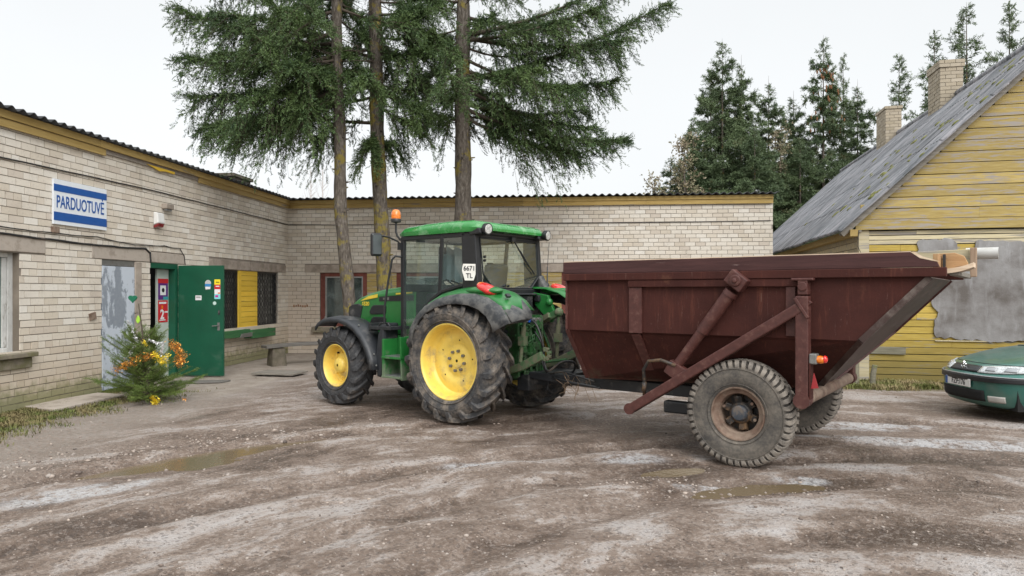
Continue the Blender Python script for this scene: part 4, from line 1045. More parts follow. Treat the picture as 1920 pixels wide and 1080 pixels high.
# ---------------------------------------------------------------- trees
def sprig_tris(P, D, Ls, K, nl, nw, rng):
    """needle clusters: P (n,3) base, D (n,3) unit direction, Ls length; K narrow triangles each"""
    n = len(P)
    rv = rng.normal(size=(n, 3)); S = np.cross(D, rv); S /= np.linalg.norm(S, axis=1, keepdims=True)+1e-9
    U = np.cross(D, S)
    t = (np.arange(K)+0.5)/K
    side = np.where(np.arange(K) % 2 == 0, 1.0, -1.0)
    b = P[:, None, :]+D[:, None, :]*(Ls[:, None, None]*t[None, :, None])
    ang = rng.uniform(-0.9, 0.9, (n, K, 1))
    lat = S[:, None, :]*np.cos(ang)*side[None, :, None]+U[:, None, :]*np.sin(ang)
    nd = D[:, None, :]*0.75+lat*0.75
    nd /= np.linalg.norm(nd, axis=2, keepdims=True)
    ln = nl*rng.uniform(0.7, 1.25, (n, K, 1))
    tip = b+nd*ln
    wv = np.cross(nd, rng.normal(size=(n, K, 3))); wv /= np.linalg.norm(wv, axis=2, keepdims=True)+1e-9
    V = np.stack([b-wv*nw, b+wv*nw, tip+wv*nw*.35, tip-wv*nw*.35], 2).reshape(-1, 3)
    return V, np.arange(len(V)).reshape(-1, 4)
def bez(p0, p1, p2, s):
    s = s[:, None]; return (1-s)**2*p0+2*s*(1-s)*p1+s*s*p2
def limb_sprigs(p0, p1, p2, n2, nt, l2max, hang, rng, s_min=0.2):
    L = np.linalg.norm(p2-p0)
    nc = max(2, n2//6); ck = rng.integers(0, nc, n2); s_c = s_min+(1-s_min)*((np.arange(nc)+rng.random(nc))/nc)**.85
    s = np.clip(s_c[ck]+rng.normal(0, .022, n2), s_min*.8, 1.0)
    base = bez(p0, p1, p2, s); tang = bez(p0, p1, p2, np.clip(s+.02, 0, 1.02))-base
    tang /= np.linalg.norm(tang, axis=1, keepdims=True)+1e-9
    side = np.cross(tang, [0, 0, 1.0]); side /= np.linalg.norm(side, axis=1, keepdims=True)+1e-9
    sg = np.where(np.arange(nc) % 2 == 0, 1., -1.)[ck][:, None]
    up = rng.normal(0.0, .2, nc)[ck][:, None]+rng.normal(0, .1, (n2, 1))
    d = tang*(rng.uniform(.35, .9, nc)[ck][:, None]+rng.normal(0, .12, (n2, 1)))+side*sg*(rng.uniform(.3, 1.0, nc)[ck][:, None]+rng.normal(0, .12, (n2, 1)))+np.array([0, 0, 1.0])*up
    d /= np.linalg.norm(d, axis=1, keepdims=True)
    l2 = l2max*(0.35+0.65*np.sin(np.pi*np.clip((s-s_min)/(1-s_min), 0.06, .93))**.7)*rng.uniform(.6, 1.15, nc)[ck]*rng.uniform(.8, 1.1, n2)
    t = (np.arange(nt)+rng.random((n2, nt))*.8)/nt
    hg = hang*rng.uniform(.5, 1.4, nc)[ck]*rng.uniform(.85, 1.15, n2)
    P = base[:, None, :]+d[:, None, :]*(l2[:, None]*t)[:, :, None]
    P[:, :, 2] -= (l2*hg)[:, None]*t**1.6
    D = d[:, None, :]*np.ones((1, nt, 1))+rng.normal(0, .55, (n2, nt, 3)); D[:, :, 2] -= hg[:, None]*(0.30+0.65*t)
    D /= np.linalg.norm(D, axis=2, keepdims=True)
    # sprigs along the main axis too
    s3 = s_min*.6+(1-s_min*.6)*rng.random(int(n2*2.2))**.8; P3 = bez(p0, p1, p2, s3)
    D3 = (p2-p1)/np.linalg.norm(p2-p1)+rng.normal(0, .62, (len(s3), 3))-np.array([0, 0, .12]); D3 /= np.linalg.norm(D3, axis=1, keepdims=True)
    return np.concatenate([P.reshape(-1, 3), P3]), np.concatenate([D.reshape(-1, 3), D3]), (base, d, l2, hg)

def big_spruce(label, trunk, radii, limbs, lichen, seed, ztop=15.0, low=4.9, dens=1.0, rnd_len=(1.6, 3.0), avoid=None, nrand=58):
    rng = np.random.default_rng(seed)
    x0, y0 = trunk[0][0], trunk[0][1]
    t = empty('spruce_tree', (x0, y0, 0), 0, label, 'tree', 'three tall spruces behind the tractor')
    tr = [(p[0]-x0, p[1]-y0, p[2]) for p in trunk]
    Z = np.linspace(0, ztop, 60); tz = [p[2] for p in tr]
    cx = np.interp(Z, tz, [p[0] for p in tr]); cy = np.interp(Z, tz, [p[1] for p in tr])
    cx = cx+0.012*np.sin(Z*1.7+seed); cy = cy+0.012*np.cos(Z*1.3+seed)
    rr = np.interp(Z, [0, .35, 2.2, 8.5, ztop], [radii[0]*1.35, radii[0]*1.05, radii[0], radii[1], .03])*(1+.05*np.sin(Z*4.1+seed)+.03*np.sin(Z*9.7))
    mb = MB(); mb.tube([Vector((a, b, c)) for a, b, c in zip(cx, cy, Z)], list(rr), 18, caps=False)
    for k in range(16):      # stubs of dead branches on the bare bole
        z = rng.uniform(2.4, low); a = rng.uniform(0, 6.28); xx, yy, r = np.interp(z, Z, cx), np.interp(z, Z, cy), np.interp(z, Z, rr)
        l = rng.uniform(.03, .10)
        mb.tube([(xx+math.cos(a)*r*.8, yy+math.sin(a)*r*.8, z), (xx+math.cos(a)*(r+l), yy+math.sin(a)*(r+l), z+.02)], [0.026, 0.012], 6)
    mb.build('trunk', M['bark_lichen'] if lichen else M['bark'], t, smooth=180)
    PP, DD = [], []; br = MB()
    def add_limb(p0, p1, p2, n2, nt, l2, hang, smin=.2):
        p0, p1, p2 = map(np.array, (p0, p1, p2))
        P, D, (b_, d_, l_, h_) = limb_sprigs(p0, p1, p2, n2, nt, l2, hang, rng, smin); PP.append(P); DD.append(D)
        L = np.linalg.norm(p2-p0); pts_ = bez(p0, p1, p2, np.linspace(0, 1, 9))
        br.tube([Vector(q) for q in pts_], list(np.linspace(.012+.0115*L, .005, 9)), 6, caps=False)
        for q in range(0, len(b_), 2):
            e = b_[q]+d_[q]*l_[q]*.5-np.array([0, 0, 1])*l_[q]*h_[q]*.33; e2 = b_[q]+d_[q]*l_[q]*.95-np.array([0, 0, 1])*l_[q]*h_[q]*.92
            br.tube([Vector(b_[q]), Vector(e), Vector(e2)], [.006, .004, .002], 3, caps=False)
    for (z0, tip, sag, n2, l2, hang) in limbs:
        p0 = np.array([np.interp(z0, Z, cx), np.interp(z0, Z, cy), z0]); p2 = np.array([tip[0]-x0, tip[1]-y0, tip[2]])
        p1 = (p0*.5+p2*.5); p1[2] = p1[2]-sag
        add_limb(p0, p1, p2, int(n2*dens), 7, l2, hang)
    for k in range(nrand):
        z0 = low+(ztop-.6-low)*((k+rng.random())/nrand)**1.15
        a = rng.uniform(0, 6.28); fr = (ztop-z0)/(ztop-low)
        L = rng.uniform(*rnd_len)*(0.35+.75*fr)
        if z0 > 9: L = rng.uniform(2.0, 3.6)*fr+.3
        if avoid and avoid[0] < (a % 6.283) < avoid[1]: L *= .55
        p0 = np.array([np.interp(z0, Z, cx), np.interp(z0, Z, cy), z0])
        h = np.array([math.cos(a), math.sin(a), 0])
        p1 = p0+h*L*.5-np.array([0, 0, L*rng.uniform(.10, .28)]); p2 = p0+h*L-np.array([0, 0, L*rng.uniform(-.12, .30)])
        dn = 1.0 if z0 < 9 else .45
        add_limb(p0, p1, p2, int((14+L*15)*dens*dn), 7 if z0 < 9 else 5, rng.uniform(.45, .8), rng.uniform(.7, 1.35), .25)
    # bare dead twigs under the crown
    for k in range(34):
        z = rng.uniform(low-.3, low+2.6); a = rng.uniform(0, 6.28); L = rng.uniform(.5, 1.8)
        xx, yy = np.interp(z, Z, cx), np.interp(z, Z, cy); h = np.array([math.cos(a), math.sin(a), 0]); q = np.array([xx, yy, z])
        pts_ = [q, q+h*L*.5+np.array([0, 0, -.05*L]), q+h*L+np.array([0, 0, rng.uniform(-.3, .1)*L])]
        br.tube([Vector(p) for p in pts_], [.013, .008, .003], 4, caps=False)
        for j in range(5):
            f = rng.uniform(.35, 1); e = q+h*L*f; br.tube([Vector(e), Vector(e+rng.normal(0, .16, 3)-np.array([0, 0, .12]))], [.004, .0015], 3, caps=False)
    br.build('branches', M['twig'], t, smooth=180, fix=False)
    P, D = np.concatenate(PP), np.concatenate(DD)
    V, F_ = sprig_tris(P, D, np.full(len(P), .19)*rng.uniform(.5, 1.4, len(P)), 11, .042, .0086, rng)
    np_mesh('foliage', V, F_, M['needle'], t)
    return t
def pxw(px, py, Y): return ((px-960)/1280*Y, Y, 1.75-(py-547)*Y/1280)
def lim(z0, px, py, Y, sag=.3, n2=95, l2=.75, hang=.9): return (z0, pxw(px, py, Y), sag, int(n2*1.08), l2*.95, hang*1.1)
# left spruce: drooping limbs reaching far to the left over the shop roof
T1 = [(-3.55, 15, 0), (-3.57, 15, 1.25), (-3.75, 15, 3.47), (-3.83, 15, 6.4), (-3.9, 15, 15)]
big_spruce('leftmost of the three tall spruces, slimmest bare trunk leaning slightly left', T1, (.14, .115),
  [lim(6.20, 385, 236, 15, .25, 130, .75, 1.1), lim(6.00, 425, 236, 14.2, .3, 110, .8, 1.1), lim(6.60, 360, 180, 15.4, .35, 120, .85, 1.1), lim(6.93, 352, 108, 15, .4, 125, .9, 1.0), lim(7.50, 400, 100, 14, .4, 110, .9, 1.0),
   lim(7.38, 332, 15, 15, .4, 110, .8, .9), lim(7.91, 400, 25, 14.3, .3, 110, .9, 1.0), lim(6.80, 455, 190, 13.6, .3, 110, .9, 1.1), lim(6.30, 470, 225, 15.8, .3, 100, .85, 1.1), lim(7.22, 470, 60, 16.2, .3, 110, .9, 1.0),
   lim(6.10, 560, 205, 13.8, .15, 60, .7, 1.3), lim(6.55, 540, 120, 13.5, .15, 90, .85, 1.1), lim(8.40, 520, 20, 14, .2, 90, .9, 1.0), lim(5.90, 520, 225, 16.3, .2, 70, .75, 1.2), lim(5.60, 590, 262, 15.2, .1, 42, .55, 1.4), lim(5.91, 690, 140, 14.2, .1, 55, .7, 1.0), lim(8.19, 350, -70, 15, .5, 110, .9, 1.0)],
  False, 5, low=6.4, rnd_len=(1.2, 2.3), nrand=36)
T2 = [(-2.9, 16, 0), (-2.97, 16, 1.8), (-3.1, 16, 3.84), (-3.2, 16, 7.4), (-3.25, 16, 15.5)]
big_spruce('middle of the three tall spruces, trunk patched with yellow lichen', T2, (.178, .15),
  [lim(5.50, 690, 272, 15.6, .1, 60, .6, 1.4), lim(5.30, 737, 268, 16.4, .12, 40, .5, 1.5), lim(5.70, 520, 200, 17, .2, 85, .8, 1.1), lim(6.60, 790, 200, 15.2, .2, 80, .8, 1.3), lim(7.40, 800, 95, 15, .2, 90, .85, 1.1), lim(7.00, 600, 130, 14.6, .2, 90, .85, 1.1), lim(8.00, 780, 15, 15.2, .2, 90, .9, 1.0), lim(6.10, 785, 232, 16.8, .15, 55, .6, 1.6), lim(7.24, 560, 40, 17.2, .3, 90, .9, 1.0)],
  True, 8, low=6.3, rnd_len=(1.2, 2.4), nrand=36)
T3 = [(-1.16, 16.5, 0), (-1.19, 16.5, 4.1), (-1.19, 16.5, 7.5), (-1.15, 16.5, 16)]
big_spruce('rightmost and thickest of the three tall spruces, trunk behind the tractor cab roof', T3, (.215, .165),
  [lim(6.20, 1168, 262, 16.5, .55, 140, .7, .9), lim(6.00, 1080, 285, 16.2, .35, 120, .75, 1.1), lim(6.70, 1110, 240, 15.6, .4, 110, .8, 1.0), lim(6.40, 1020, 235, 17.4, .3, 100, .8, 1.1), lim(7.10, 1155, 150, 16.6, .5, 130, .85, 1.0), lim(7.40, 1075, 165, 15.2, .35, 110, .9, 1.0),
   lim(6.86, 1245, 8, 16.5, .55, 150, .85, .9), lim(7.90, 1165, 75, 16.0, .4, 130, .95, 1.0), lim(7.81, 1130, 10, 15.2, .3, 120, .95, 1.0), lim(8.40, 1060, 40, 17.8, .3, 110, .9, 1.0), lim(7.00, 1000, 130, 14.9, .2, 90, .85, 1.0), lim(6.00, 960, 215, 17, .15, 55, .6, 1.2),
   lim(5.90, 800, 215, 16.2, .1, 55, .65, 1.4), lim(6.29, 790, 150, 17.4, .2, 70, .75, 1.2), lim(7.29, 800, 70, 15.6, .2, 80, .85, 1.1), lim(7.94, 1200, -60, 16.5, .5, 130, .95, 1.0), lim(6.30, 1095, 205, 17.6, .4, 100, .85, 1.0)],
  False, 13, low=6.6, rnd_len=(1.3, 2.6), nrand=36)

# spruce stand beyond the roofs: three crown shapes, then copies
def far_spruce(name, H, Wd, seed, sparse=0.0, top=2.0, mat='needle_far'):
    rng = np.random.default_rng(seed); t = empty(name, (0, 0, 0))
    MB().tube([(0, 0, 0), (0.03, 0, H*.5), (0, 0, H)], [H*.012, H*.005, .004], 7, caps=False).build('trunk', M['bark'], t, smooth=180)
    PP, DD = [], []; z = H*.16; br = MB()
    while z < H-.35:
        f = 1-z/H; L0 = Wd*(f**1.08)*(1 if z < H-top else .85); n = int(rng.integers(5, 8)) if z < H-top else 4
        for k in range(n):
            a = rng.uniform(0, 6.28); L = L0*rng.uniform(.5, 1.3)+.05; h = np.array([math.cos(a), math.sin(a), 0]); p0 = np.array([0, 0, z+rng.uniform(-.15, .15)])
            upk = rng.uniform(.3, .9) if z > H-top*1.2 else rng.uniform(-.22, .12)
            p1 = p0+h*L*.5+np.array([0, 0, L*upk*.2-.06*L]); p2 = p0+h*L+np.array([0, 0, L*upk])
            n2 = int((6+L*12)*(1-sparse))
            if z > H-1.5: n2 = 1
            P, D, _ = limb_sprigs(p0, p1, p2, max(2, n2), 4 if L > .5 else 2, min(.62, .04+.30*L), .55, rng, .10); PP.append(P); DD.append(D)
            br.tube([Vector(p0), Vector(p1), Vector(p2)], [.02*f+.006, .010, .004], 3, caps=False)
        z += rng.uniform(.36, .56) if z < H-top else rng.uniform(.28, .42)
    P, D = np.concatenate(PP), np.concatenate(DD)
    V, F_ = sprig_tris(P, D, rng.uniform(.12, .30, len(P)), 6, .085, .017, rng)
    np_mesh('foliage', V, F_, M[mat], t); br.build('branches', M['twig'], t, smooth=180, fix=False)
    return t
protoA = far_spruce('spruce_tree', 15.0, 5.0, 41)
protoB = far_spruce('spruce_tree', 15.0, 4.2, 42, .08, 2.6)
protoC = far_spruce('spruce_tree', 14.0, 4.4, 43, .62, 4.0)
used = set()
def place_far(proto, px, py, Y, wid, label, rz):
    X, _, z = pxw(px, py, Y)
    o = proto if proto.name not in used else copy_tree(proto)
    used.add(o.name)
    H = 14.0 if proto is protoC else 15.0
    o.location = (X, Y, 0); o.scale = (wid, wid, z/H); o.rotation_euler = (0, 0, rz)
    tag(o, label, 'tree', 'spruces beyond the shop roof')
FT = [(protoA, 1354, 72, 37, 1.05, 'broad tall spruce with a bare pointed leader above the right end of the shop roof'),
 (protoB, 1390, 103, 38, 1.0, 'spruce with a short dense tip just right of the broad tall spruce'),
 (protoB, 1333, 115, 39, 1.0, 'spruce forming the left shoulder of the broad tall spruce'),
 (protoA, 1300, 215, 36, .85, 'low bushy spruce in front of the brown leaved tree'),
 (protoB, 1441, 142, 40, 1.0, 'brownish spruce between the twin pointed spruces and the cone laden one'),
 (protoB, 1488, 170, 41, 1.05, 'short spruce left of the cone laden spruce'),
 (protoA, 1544, 66, 40, 1.0, 'cone laden spruce with an open layered crown left of the house chimneys'),
 (protoC, 1581, 98, 44, .8, 'thin spruce leader rising right beside the cone laden spruce'),
 (protoB, 1608, 148, 41, 1.0, 'spruce standing directly left of the small chimney'),
 (protoC, 1686, 98, 37, 1.0, 'sparse spruce tip showing between the two chimneys'),
 (protoC, 1752, 55, 38, 1.15, 'sparse spruce whose top shows just left of the large chimney'),
 (protoC, 1812, 4, 37, 1.3, 'tall thin spruce rising directly behind the large chimney'),
 (protoC, 1893, -2, 36, 1.2, 'thin spruce top beside the mast at the upper right edge'),
 (protoA, 1258, 292, 35, .75, 'lowest bushy spruce at the far left end of the stand above the shop roof'),
 (protoA, 1415, 232, 35, .9, 'dark bushy spruce low behind the right end of the shop roof'),
 (protoA, 1500, 258, 37, .95, 'dark bushy spruce low behind the far edge of the house roof')]
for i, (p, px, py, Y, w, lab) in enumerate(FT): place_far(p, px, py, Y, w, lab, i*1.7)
# brown cones high in the cone laden spruce
cn = MB(); rng = np.random.default_rng(4); cX, cY, cZ = pxw(1544, 64, 40)
for i in range(70):
    z = cZ-rng.uniform(1.9, 6.0); r = (cZ-z)*.24*rng.uniform(.3, 1.0); a = rng.uniform(3.2, 6.2)
    cn.sphere((r*math.cos(a), r*math.sin(a), z), (.05, .05, .13), 6, 4)
cob = cn.build('cones', plain('spruce_cones', (0.19, 0.085, 0.035), 0.8, var=.3), None)
for o in bpy.data.objects:
    if o.get('label', '').startswith('cone laden'): cob.parent = o; cob.scale = (1/o.scale[0], 1/o.scale[1], 1/o.scale[2]); cob.rotation_euler = (0, 0, -o.rotation_euler.z)
# brown-leaved trees at the left end of the stand
def leafy(label, px, py, Y, wid, seed, n=2600, dens=1.0):
    rng = np.random.default_rng(seed); X, _, H = pxw(px, py, Y); t = empty('broadleaf_tree', (X, Y, 0), 0, label, 'tree', 'brown leaved trees beyond the shop roof')
    tr = MB(); tr.tube([(0, 0, 0), (.1, 0, H*.5), (0, 0, H*.9)], [.13, .08, .015], 8, caps=False).build('trunk', M['bark'], t, smooth=180)
    br = MB(); P = []
    for k in range(46):
        z = H*rng.uniform(.25, .92); a = rng.uniform(0, 6.28); L = wid*rng.uniform(.35, 1.0)*(1.1-z/H*.75)
        e = np.array([math.cos(a)*L, math.sin(a)*L, z+L*rng.uniform(.3, .9)]); br.tube([(0, 0, z), tuple(e*np.array([.5, .5, 0])+np.array([0, 0, z+.2*L])), tuple(e)], [.03, .018, .006], 4, caps=False)
        for j in range(int(n/46)):
            f = rng.uniform(.3, 1.05); c = np.array([0, 0, z])*(1-f)+e*f; P.append(c+rng.normal(0, .22, 3))
    br.build('branches', M['twig'], t, smooth=180, fix=False)
    P = np.array(P); D = rng.normal(size=P.shape); D /= np.linalg.norm(D, axis=1, keepdims=True)
    V, F_ = sprig_tris(P, D, rng.uniform(.05, .2, len(P)), 3, .10, .035, rng); np_mesh('foliage', V, F_, M['leaf_brown'], t)
leafy('low tree with sparse brown leaves at the left end of the spruce stand', 1228, 318, 33, 1.3, 3, 900)
leafy('taller brown leaved tree in front of the leftmost far spruces', 1282, 235, 34, 1.8, 5, 1500)
leafy('tree with dry brown leaves in the gap left of the cone laden spruce', 1462, 205, 39, 1.5, 6, 1300)
# faint bare birches far behind the inner corner
for (px, py, lab) in ((583, 315, 'faint bare birch far behind the shop corner, left one of the pair'), (605, 312, 'faint bare birch far behind the shop corner, next to the left spruce trunk')):
    X, Y, H = pxw(px, py, 70); t = empty('birch_tree', (X, Y, 0), 0, lab, 'tree', 'bare birches behind the shop'); rng = np.random.default_rng(px)
    m_ = M.setdefault('birch', plain('pale_far_birch', (0.50, 0.46, 0.44), 0.9))
    MB().tube([(0, 0, 0), (0, 0, H)], [.14, .025], 6, caps=False).build('trunk', m_, t, smooth=180); br = MB()
    for k in range(60):
        z = H*rng.uniform(.45, .97); a = rng.uniform(0, 6.28); L = rng.uniform(.5, 1.9)*(1.25-z/H)*1.4
        br.tube([(0, 0, z), (math.cos(a)*L*.5, math.sin(a)*L*.5, z+L*.55), (math.cos(a)*L*.8, math.sin(a)*L*.8, z+L*1.3)], [.022, .014, .006], 3, caps=False)
    br.build('branches', m_, t, smooth=180, fix=False)

# ---------------------------------------------------------------- tractor
TO, TF = Vector((-0.225, 9.84, 0)), Vector((-0.789, 0.614, 0))
trac = empty('tractor', TO, math.atan2(TF.y, TF.x), 'green farm tractor with yellow wheels, orange beacon and muddy rear tyres parked in the yard', 'tractor')

def ag_tyre(Rr, Wd, rim, lugs, lug_h, mat, name, parent, out=1):
    """bar-tread tyre about the local y axis; lug apexes lead when rolling towards +x"""
    mb = MB(); Rc = Rr-lug_h; w = Wd/2
    prof = [(rim-.005, -w*.80), (rim+.02, -w*.90), (rim+.09, -w*1.02), ((Rc+rim)/2, -w*1.06), (Rc-.075, -w*1.0), (Rc-.025, -w*.86), (Rc, -w*.45), (Rc+.006, 0)]
    prof = prof+[(r, -a) for r, a in prof[-2::-1]]
    mb.lathe(prof, 72)
    for r_, a_ in ((rim+.045, w*.99), (rim+.13, w*1.055)):      # moulded rings on the sidewall
        mb.lathe([(r_-.008, a_-.006), (r_, a_+.006), (r_+.008, a_-.004)], 72)
    for sgn in (1, -1):
        for k in range(lugs):
            th0 = 2*math.pi*(k+(0 if sgn > 0 else .5))/lugs
            st = [(0.0, -.05*sgn*Wd*.1, Rr, .022), (.22, .11*Wd, Rr+.001, .023), (.5, .25*Wd, Rr-.002, .026), (.78, .40*Wd, Rr-.012, .030), (.97, .495*Wd, Rr-.030, .034), (1.06, .535*Wd, Rr-.085, .036), (1.10, .545*Wd, Rr-.15, .030)]
            V, F_ = [], []; sweep = 0.82*Wd/Rr*.72
            for (t, a, rt, hw) in st:
                th = th0+sweep*(t**.85 if t > 0 else 0); a = abs(a)*sgn if t > 0 else -.012*sgn
                base = Rc-.02 if t < .9 else rt-.06
                if t > 1: base = rt-.03
                aw = hw/Rr
                for (rr_, dth) in ((base, -aw*1.5), (rt, -aw), (rt, aw), (base, aw*1.5)):
                    aa = a if rr_ != base or t <= 1 else a-.03*sgn
                    V.append((rr_*math.cos(th+dth), aa, rr_*math.sin(th+dth)))
            n = len(st)
            for i in range(n-1):
                for j in range(4): F_.append((i*4+j, i*4+(j+1) % 4, (i+1)*4+(j+1) % 4, (i+1)*4+j))
            F_.append((0, 1, 2, 3)); F_.append(tuple((n-1)*4+j for j in (3, 2, 1, 0)))
            mb.add(V, F_)
    return mb.build(name, mat, parent, smooth=38)

def rear_wheel(y, s):
    """s = +1 for the left wheel (outer face towards +y)"""
    w = .46; rr_ = .515
    prof = [(rr_, s*.195), (.500, s*.20), (.488, s*.188), (.478, s*.15), (.470, s*.06), (.455, s*.015), (.43, -s*.005), (.40, -s*.0), (.33, s*.022), (.27, s*.012), (.235, -s*.02), (.20, -s*.022), (.17, s*.0), (.10, s*.004), (.092, s*.016), (.02, s*.018)]
    rim = MB().lathe(prof, 64)
    rim.lathe([(.47, s*.06), (.462, -s*.12), (.50, -s*.19), (.515, -s*.195)], 64)
    rm = rim.build('wheel', M['yellow'], trac, smooth=45, loc=(0, y, .82))
    ag_tyre(.82, w, .505, 19, .055, M['tyre'], 'tyre', rm)
    b = MB()
    for k in range(8):
        t = 2*math.pi*k/8+.2; b.lathe([(.0, s*.038), (.021, s*.036), (.023, s*.0)], 6, (.135*math.cos(t), 0, .135*math.sin(t)))
    b.build('bolts', M['steel'], rm)
    b = MB()
    for k in range(5):
        t = 2*math.pi*k/5+.5; b.lathe([(.0, s*.0215), (.011, s*.021)], 8, (.285*math.cos(t), 0, .285*math.sin(t)))
    b.build('vent_holes', M['dark'], rm)
    return rm
rear_wheel(.825, 1); rear_wheel(-.825, -1)
def front_wheel(y, s):
    prof = [(.332, s*.165), (.320, s*.17), (.308, s*.155), (.300, s*.08), (.285, s*.0), (.26, -s*.015), (.22, -s*.005), (.175, s*.035), (.15, s*.045), (.125, s*.05), (.118, s*.10), (.09, s*.125), (.02, s*.13)]
    rim = MB().lathe(prof, 56); rim.lathe([(.30, s*.08), (.29, -s*.1), (.332, -s*.165)], 56)
    rm = rim.build('wheel', M['yellow'], trac, smooth=45, loc=(2.42, y, .608), rot=(0, 0, R_(-3)))
    ag_tyre(.608, .38, .326, 18, .038, M['tyre_front'], 'tyre', rm)
    b = MB()
    for k in range(8):
        t = 2*math.pi*k/8; b.lathe([(.0, s*.052), (.013, s*.05), (.014, s*.02)], 6, (.20*math.cos(t), 0, .20*math.sin(t)))
    b.build('bolts', M['yellow'], rm)
    b = MB().bb(-.235, -.20, s*.0, s*.03, .10, .15).lathe([(.0, s*.03), (.014, s*.03), (.015, 0)], 8, (-.10, 0, -.21)).lathe([(.0, s*.03), (.014, s*.03), (.015, 0)], 8, (.14, 0, .18)); b.build('vent_holes', M['dark'], rm)
front_wheel(.80, 1); front_wheel(-.80, -1)

# rear mudguards: green crown, black flared lip
FP = [(.86, 1.02), (.80, 1.30), (.66, 1.50), (.48, 1.645), (.26, 1.745), (.02, 1.80), (-.24, 1.825), (-.50, 1.815), (-.74, 1.755), (-.93, 1.65), (-1.06, 1.52), (-1.13, 1.41)]
def rear_fender(s):
    cx_, cz_ = -.1, .85
    def pt(i, y, drop):
        x, z = FP[i]; d = Vector((x-cx_, z-cz_)); d.normalize(); return Vector((x-d.x*drop, s*y, z-d.y*drop))
    g_ = MB(); n = len(FP)
    rows = [[pt(i, .50, .02), pt(i, .60, .0), pt(i, .76, .008), pt(i, .86, .03), pt(i, .93, .062), pt(i, .985, .105)] for i in range(1, n-1)]
    g_.grid(rows)
    # inner wall down to the axle
    rows = [[pt(i, .50, .02), Vector((FP[i][0]*.75, s*.50, 1.0))] for i in range(1, n-5)]
    g_.grid(rows)
    ob = g_.build('fender', M['green'], trac, smooth=50)
    ob.modifiers.new('t', 'SOLIDIFY').thickness = .012
    b = MB(); rows = []
    for i in range(n):
        k = i/(n-1); e = .05+.05*max(0, (k-.45)/.55)
        top = .97 if k < .86 else .97-.30*(k-.86)/.14
        e = .05+.13*max(0, (k-.5)/.5)
        rows.append([pt(i, top, .11 if top > .9 else .03), pt(i, min(top+.03, .99), .098), pt(i, 1.035, .112), pt(i, 1.07, .13+e*.35), pt(i, 1.085, .15+e*.8), pt(i, 1.08, .17+e), pt(i, 1.06, .18+e)])
    b.grid(rows); bo = b.build('fender_lip', M['fender_black'], trac, smooth=50); bo.modifiers.new('t', 'SOLIDIFY').thickness = .014
    # tail closing piece between crown and lip
    c = MB(); c.grid([[pt(n-3, .62, .0), pt(n-3, .86, .035), pt(n-3, .97, .11)], [pt(n-2, .62, -.01), pt(n-2, .86, .02), pt(n-2, .99, .09)], [pt(n-1, .66, .0), pt(n-1, .88, .01), pt(n-1, 1.0, .08)]])
    c.build('fender_tail', M['fender_black'], trac, smooth=50).modifiers.new('t', 'SOLIDIFY').thickness = .02
    # swelling that carries the tail lamp
    oy = .86 if s > 0 else .77
    MB().sphere((-.50, s*oy, 1.76), (.30, .14, .06), 20, 10).build('lamp_housing', M['green'], trac, smooth=180)
    tl = MB().sphere((-.57, s*(oy+.025), 1.785), (.165, .12, .068), 20, 10, Matrix.Rotation(R_(-22), 3, 'Y')).build('tail_light', M['red_lens'], trac, smooth=180)
    MB().sphere((-.525, s*(oy+.025), 1.813), (.115, .095, .052), 16, 8, Matrix.Rotation(R_(-22), 3, 'Y')).build('indicator', M['orange_lens'], tl, smooth=180)
    MB().box((-.89, s*.86, 1.70), (.03, .075, .05), Matrix.Rotation(R_(45), 3, 'Y')).build('reflector', M['yellow_decal'] if s < 0 else M['black'], trac)
rear_fender(1); rear_fender(-1)
MB().lathe([(.03, 0), (.03, .03), (.012, .06), (.008, .30), (.0, .31)], 10, (-.28, -.88, 1.83), 'z').build('antenna', M['black_clean'], trac, smooth=40)
MB().tube([(-.28, -.88, 2.1), (-.30, -.90, 2.5)], .004, 5).build('antenna_whip', M['black_clean'], trac)

# hood
def hood_section(x, zt, w, zb, n=7):
    P_ = []; rnd_ = .13
    P_ += [(x, w*.98, zb), (x, w*1.0, zb+(zt-rnd_-zb)*.5), (x, w*.985, zt-rnd_)]
    for i in range(1, n): 
        t = math.pi/2*i/n; P_.append((x, w*.985-rnd_*1.3*(1-math.cos(t)), zt-rnd_+rnd_*math.sin(t)))
    P_.append((x, w*.985-rnd_*1.3, zt)); P_.append((x, 0, zt+.025))
    return [Vector(p) for p in P_]+[Vector((p[0], -p[1], p[2])) for p in P_[-2::-1]]
secs = [hood_section(x, zt, w, zb) for x, zt, w, zb in ((1.18, 1.845, .46, 1.10), (1.6, 1.83, .45, 1.10), (2.0, 1.795, .435, 1.07), (2.35, 1.735, .42, 1.04), (2.60, 1.67, .40, 1.03), (2.74, 1.615, .375, 1.05), (2.80, 1.55, .35, 1.10), (2.82, 1.48, .335, 1.16))]
mb = MB().grid(secs); mb.add(secs[-1], [tuple(range(len(secs[-1])))])
mb.build('hood', M['green'], trac, smooth=50)
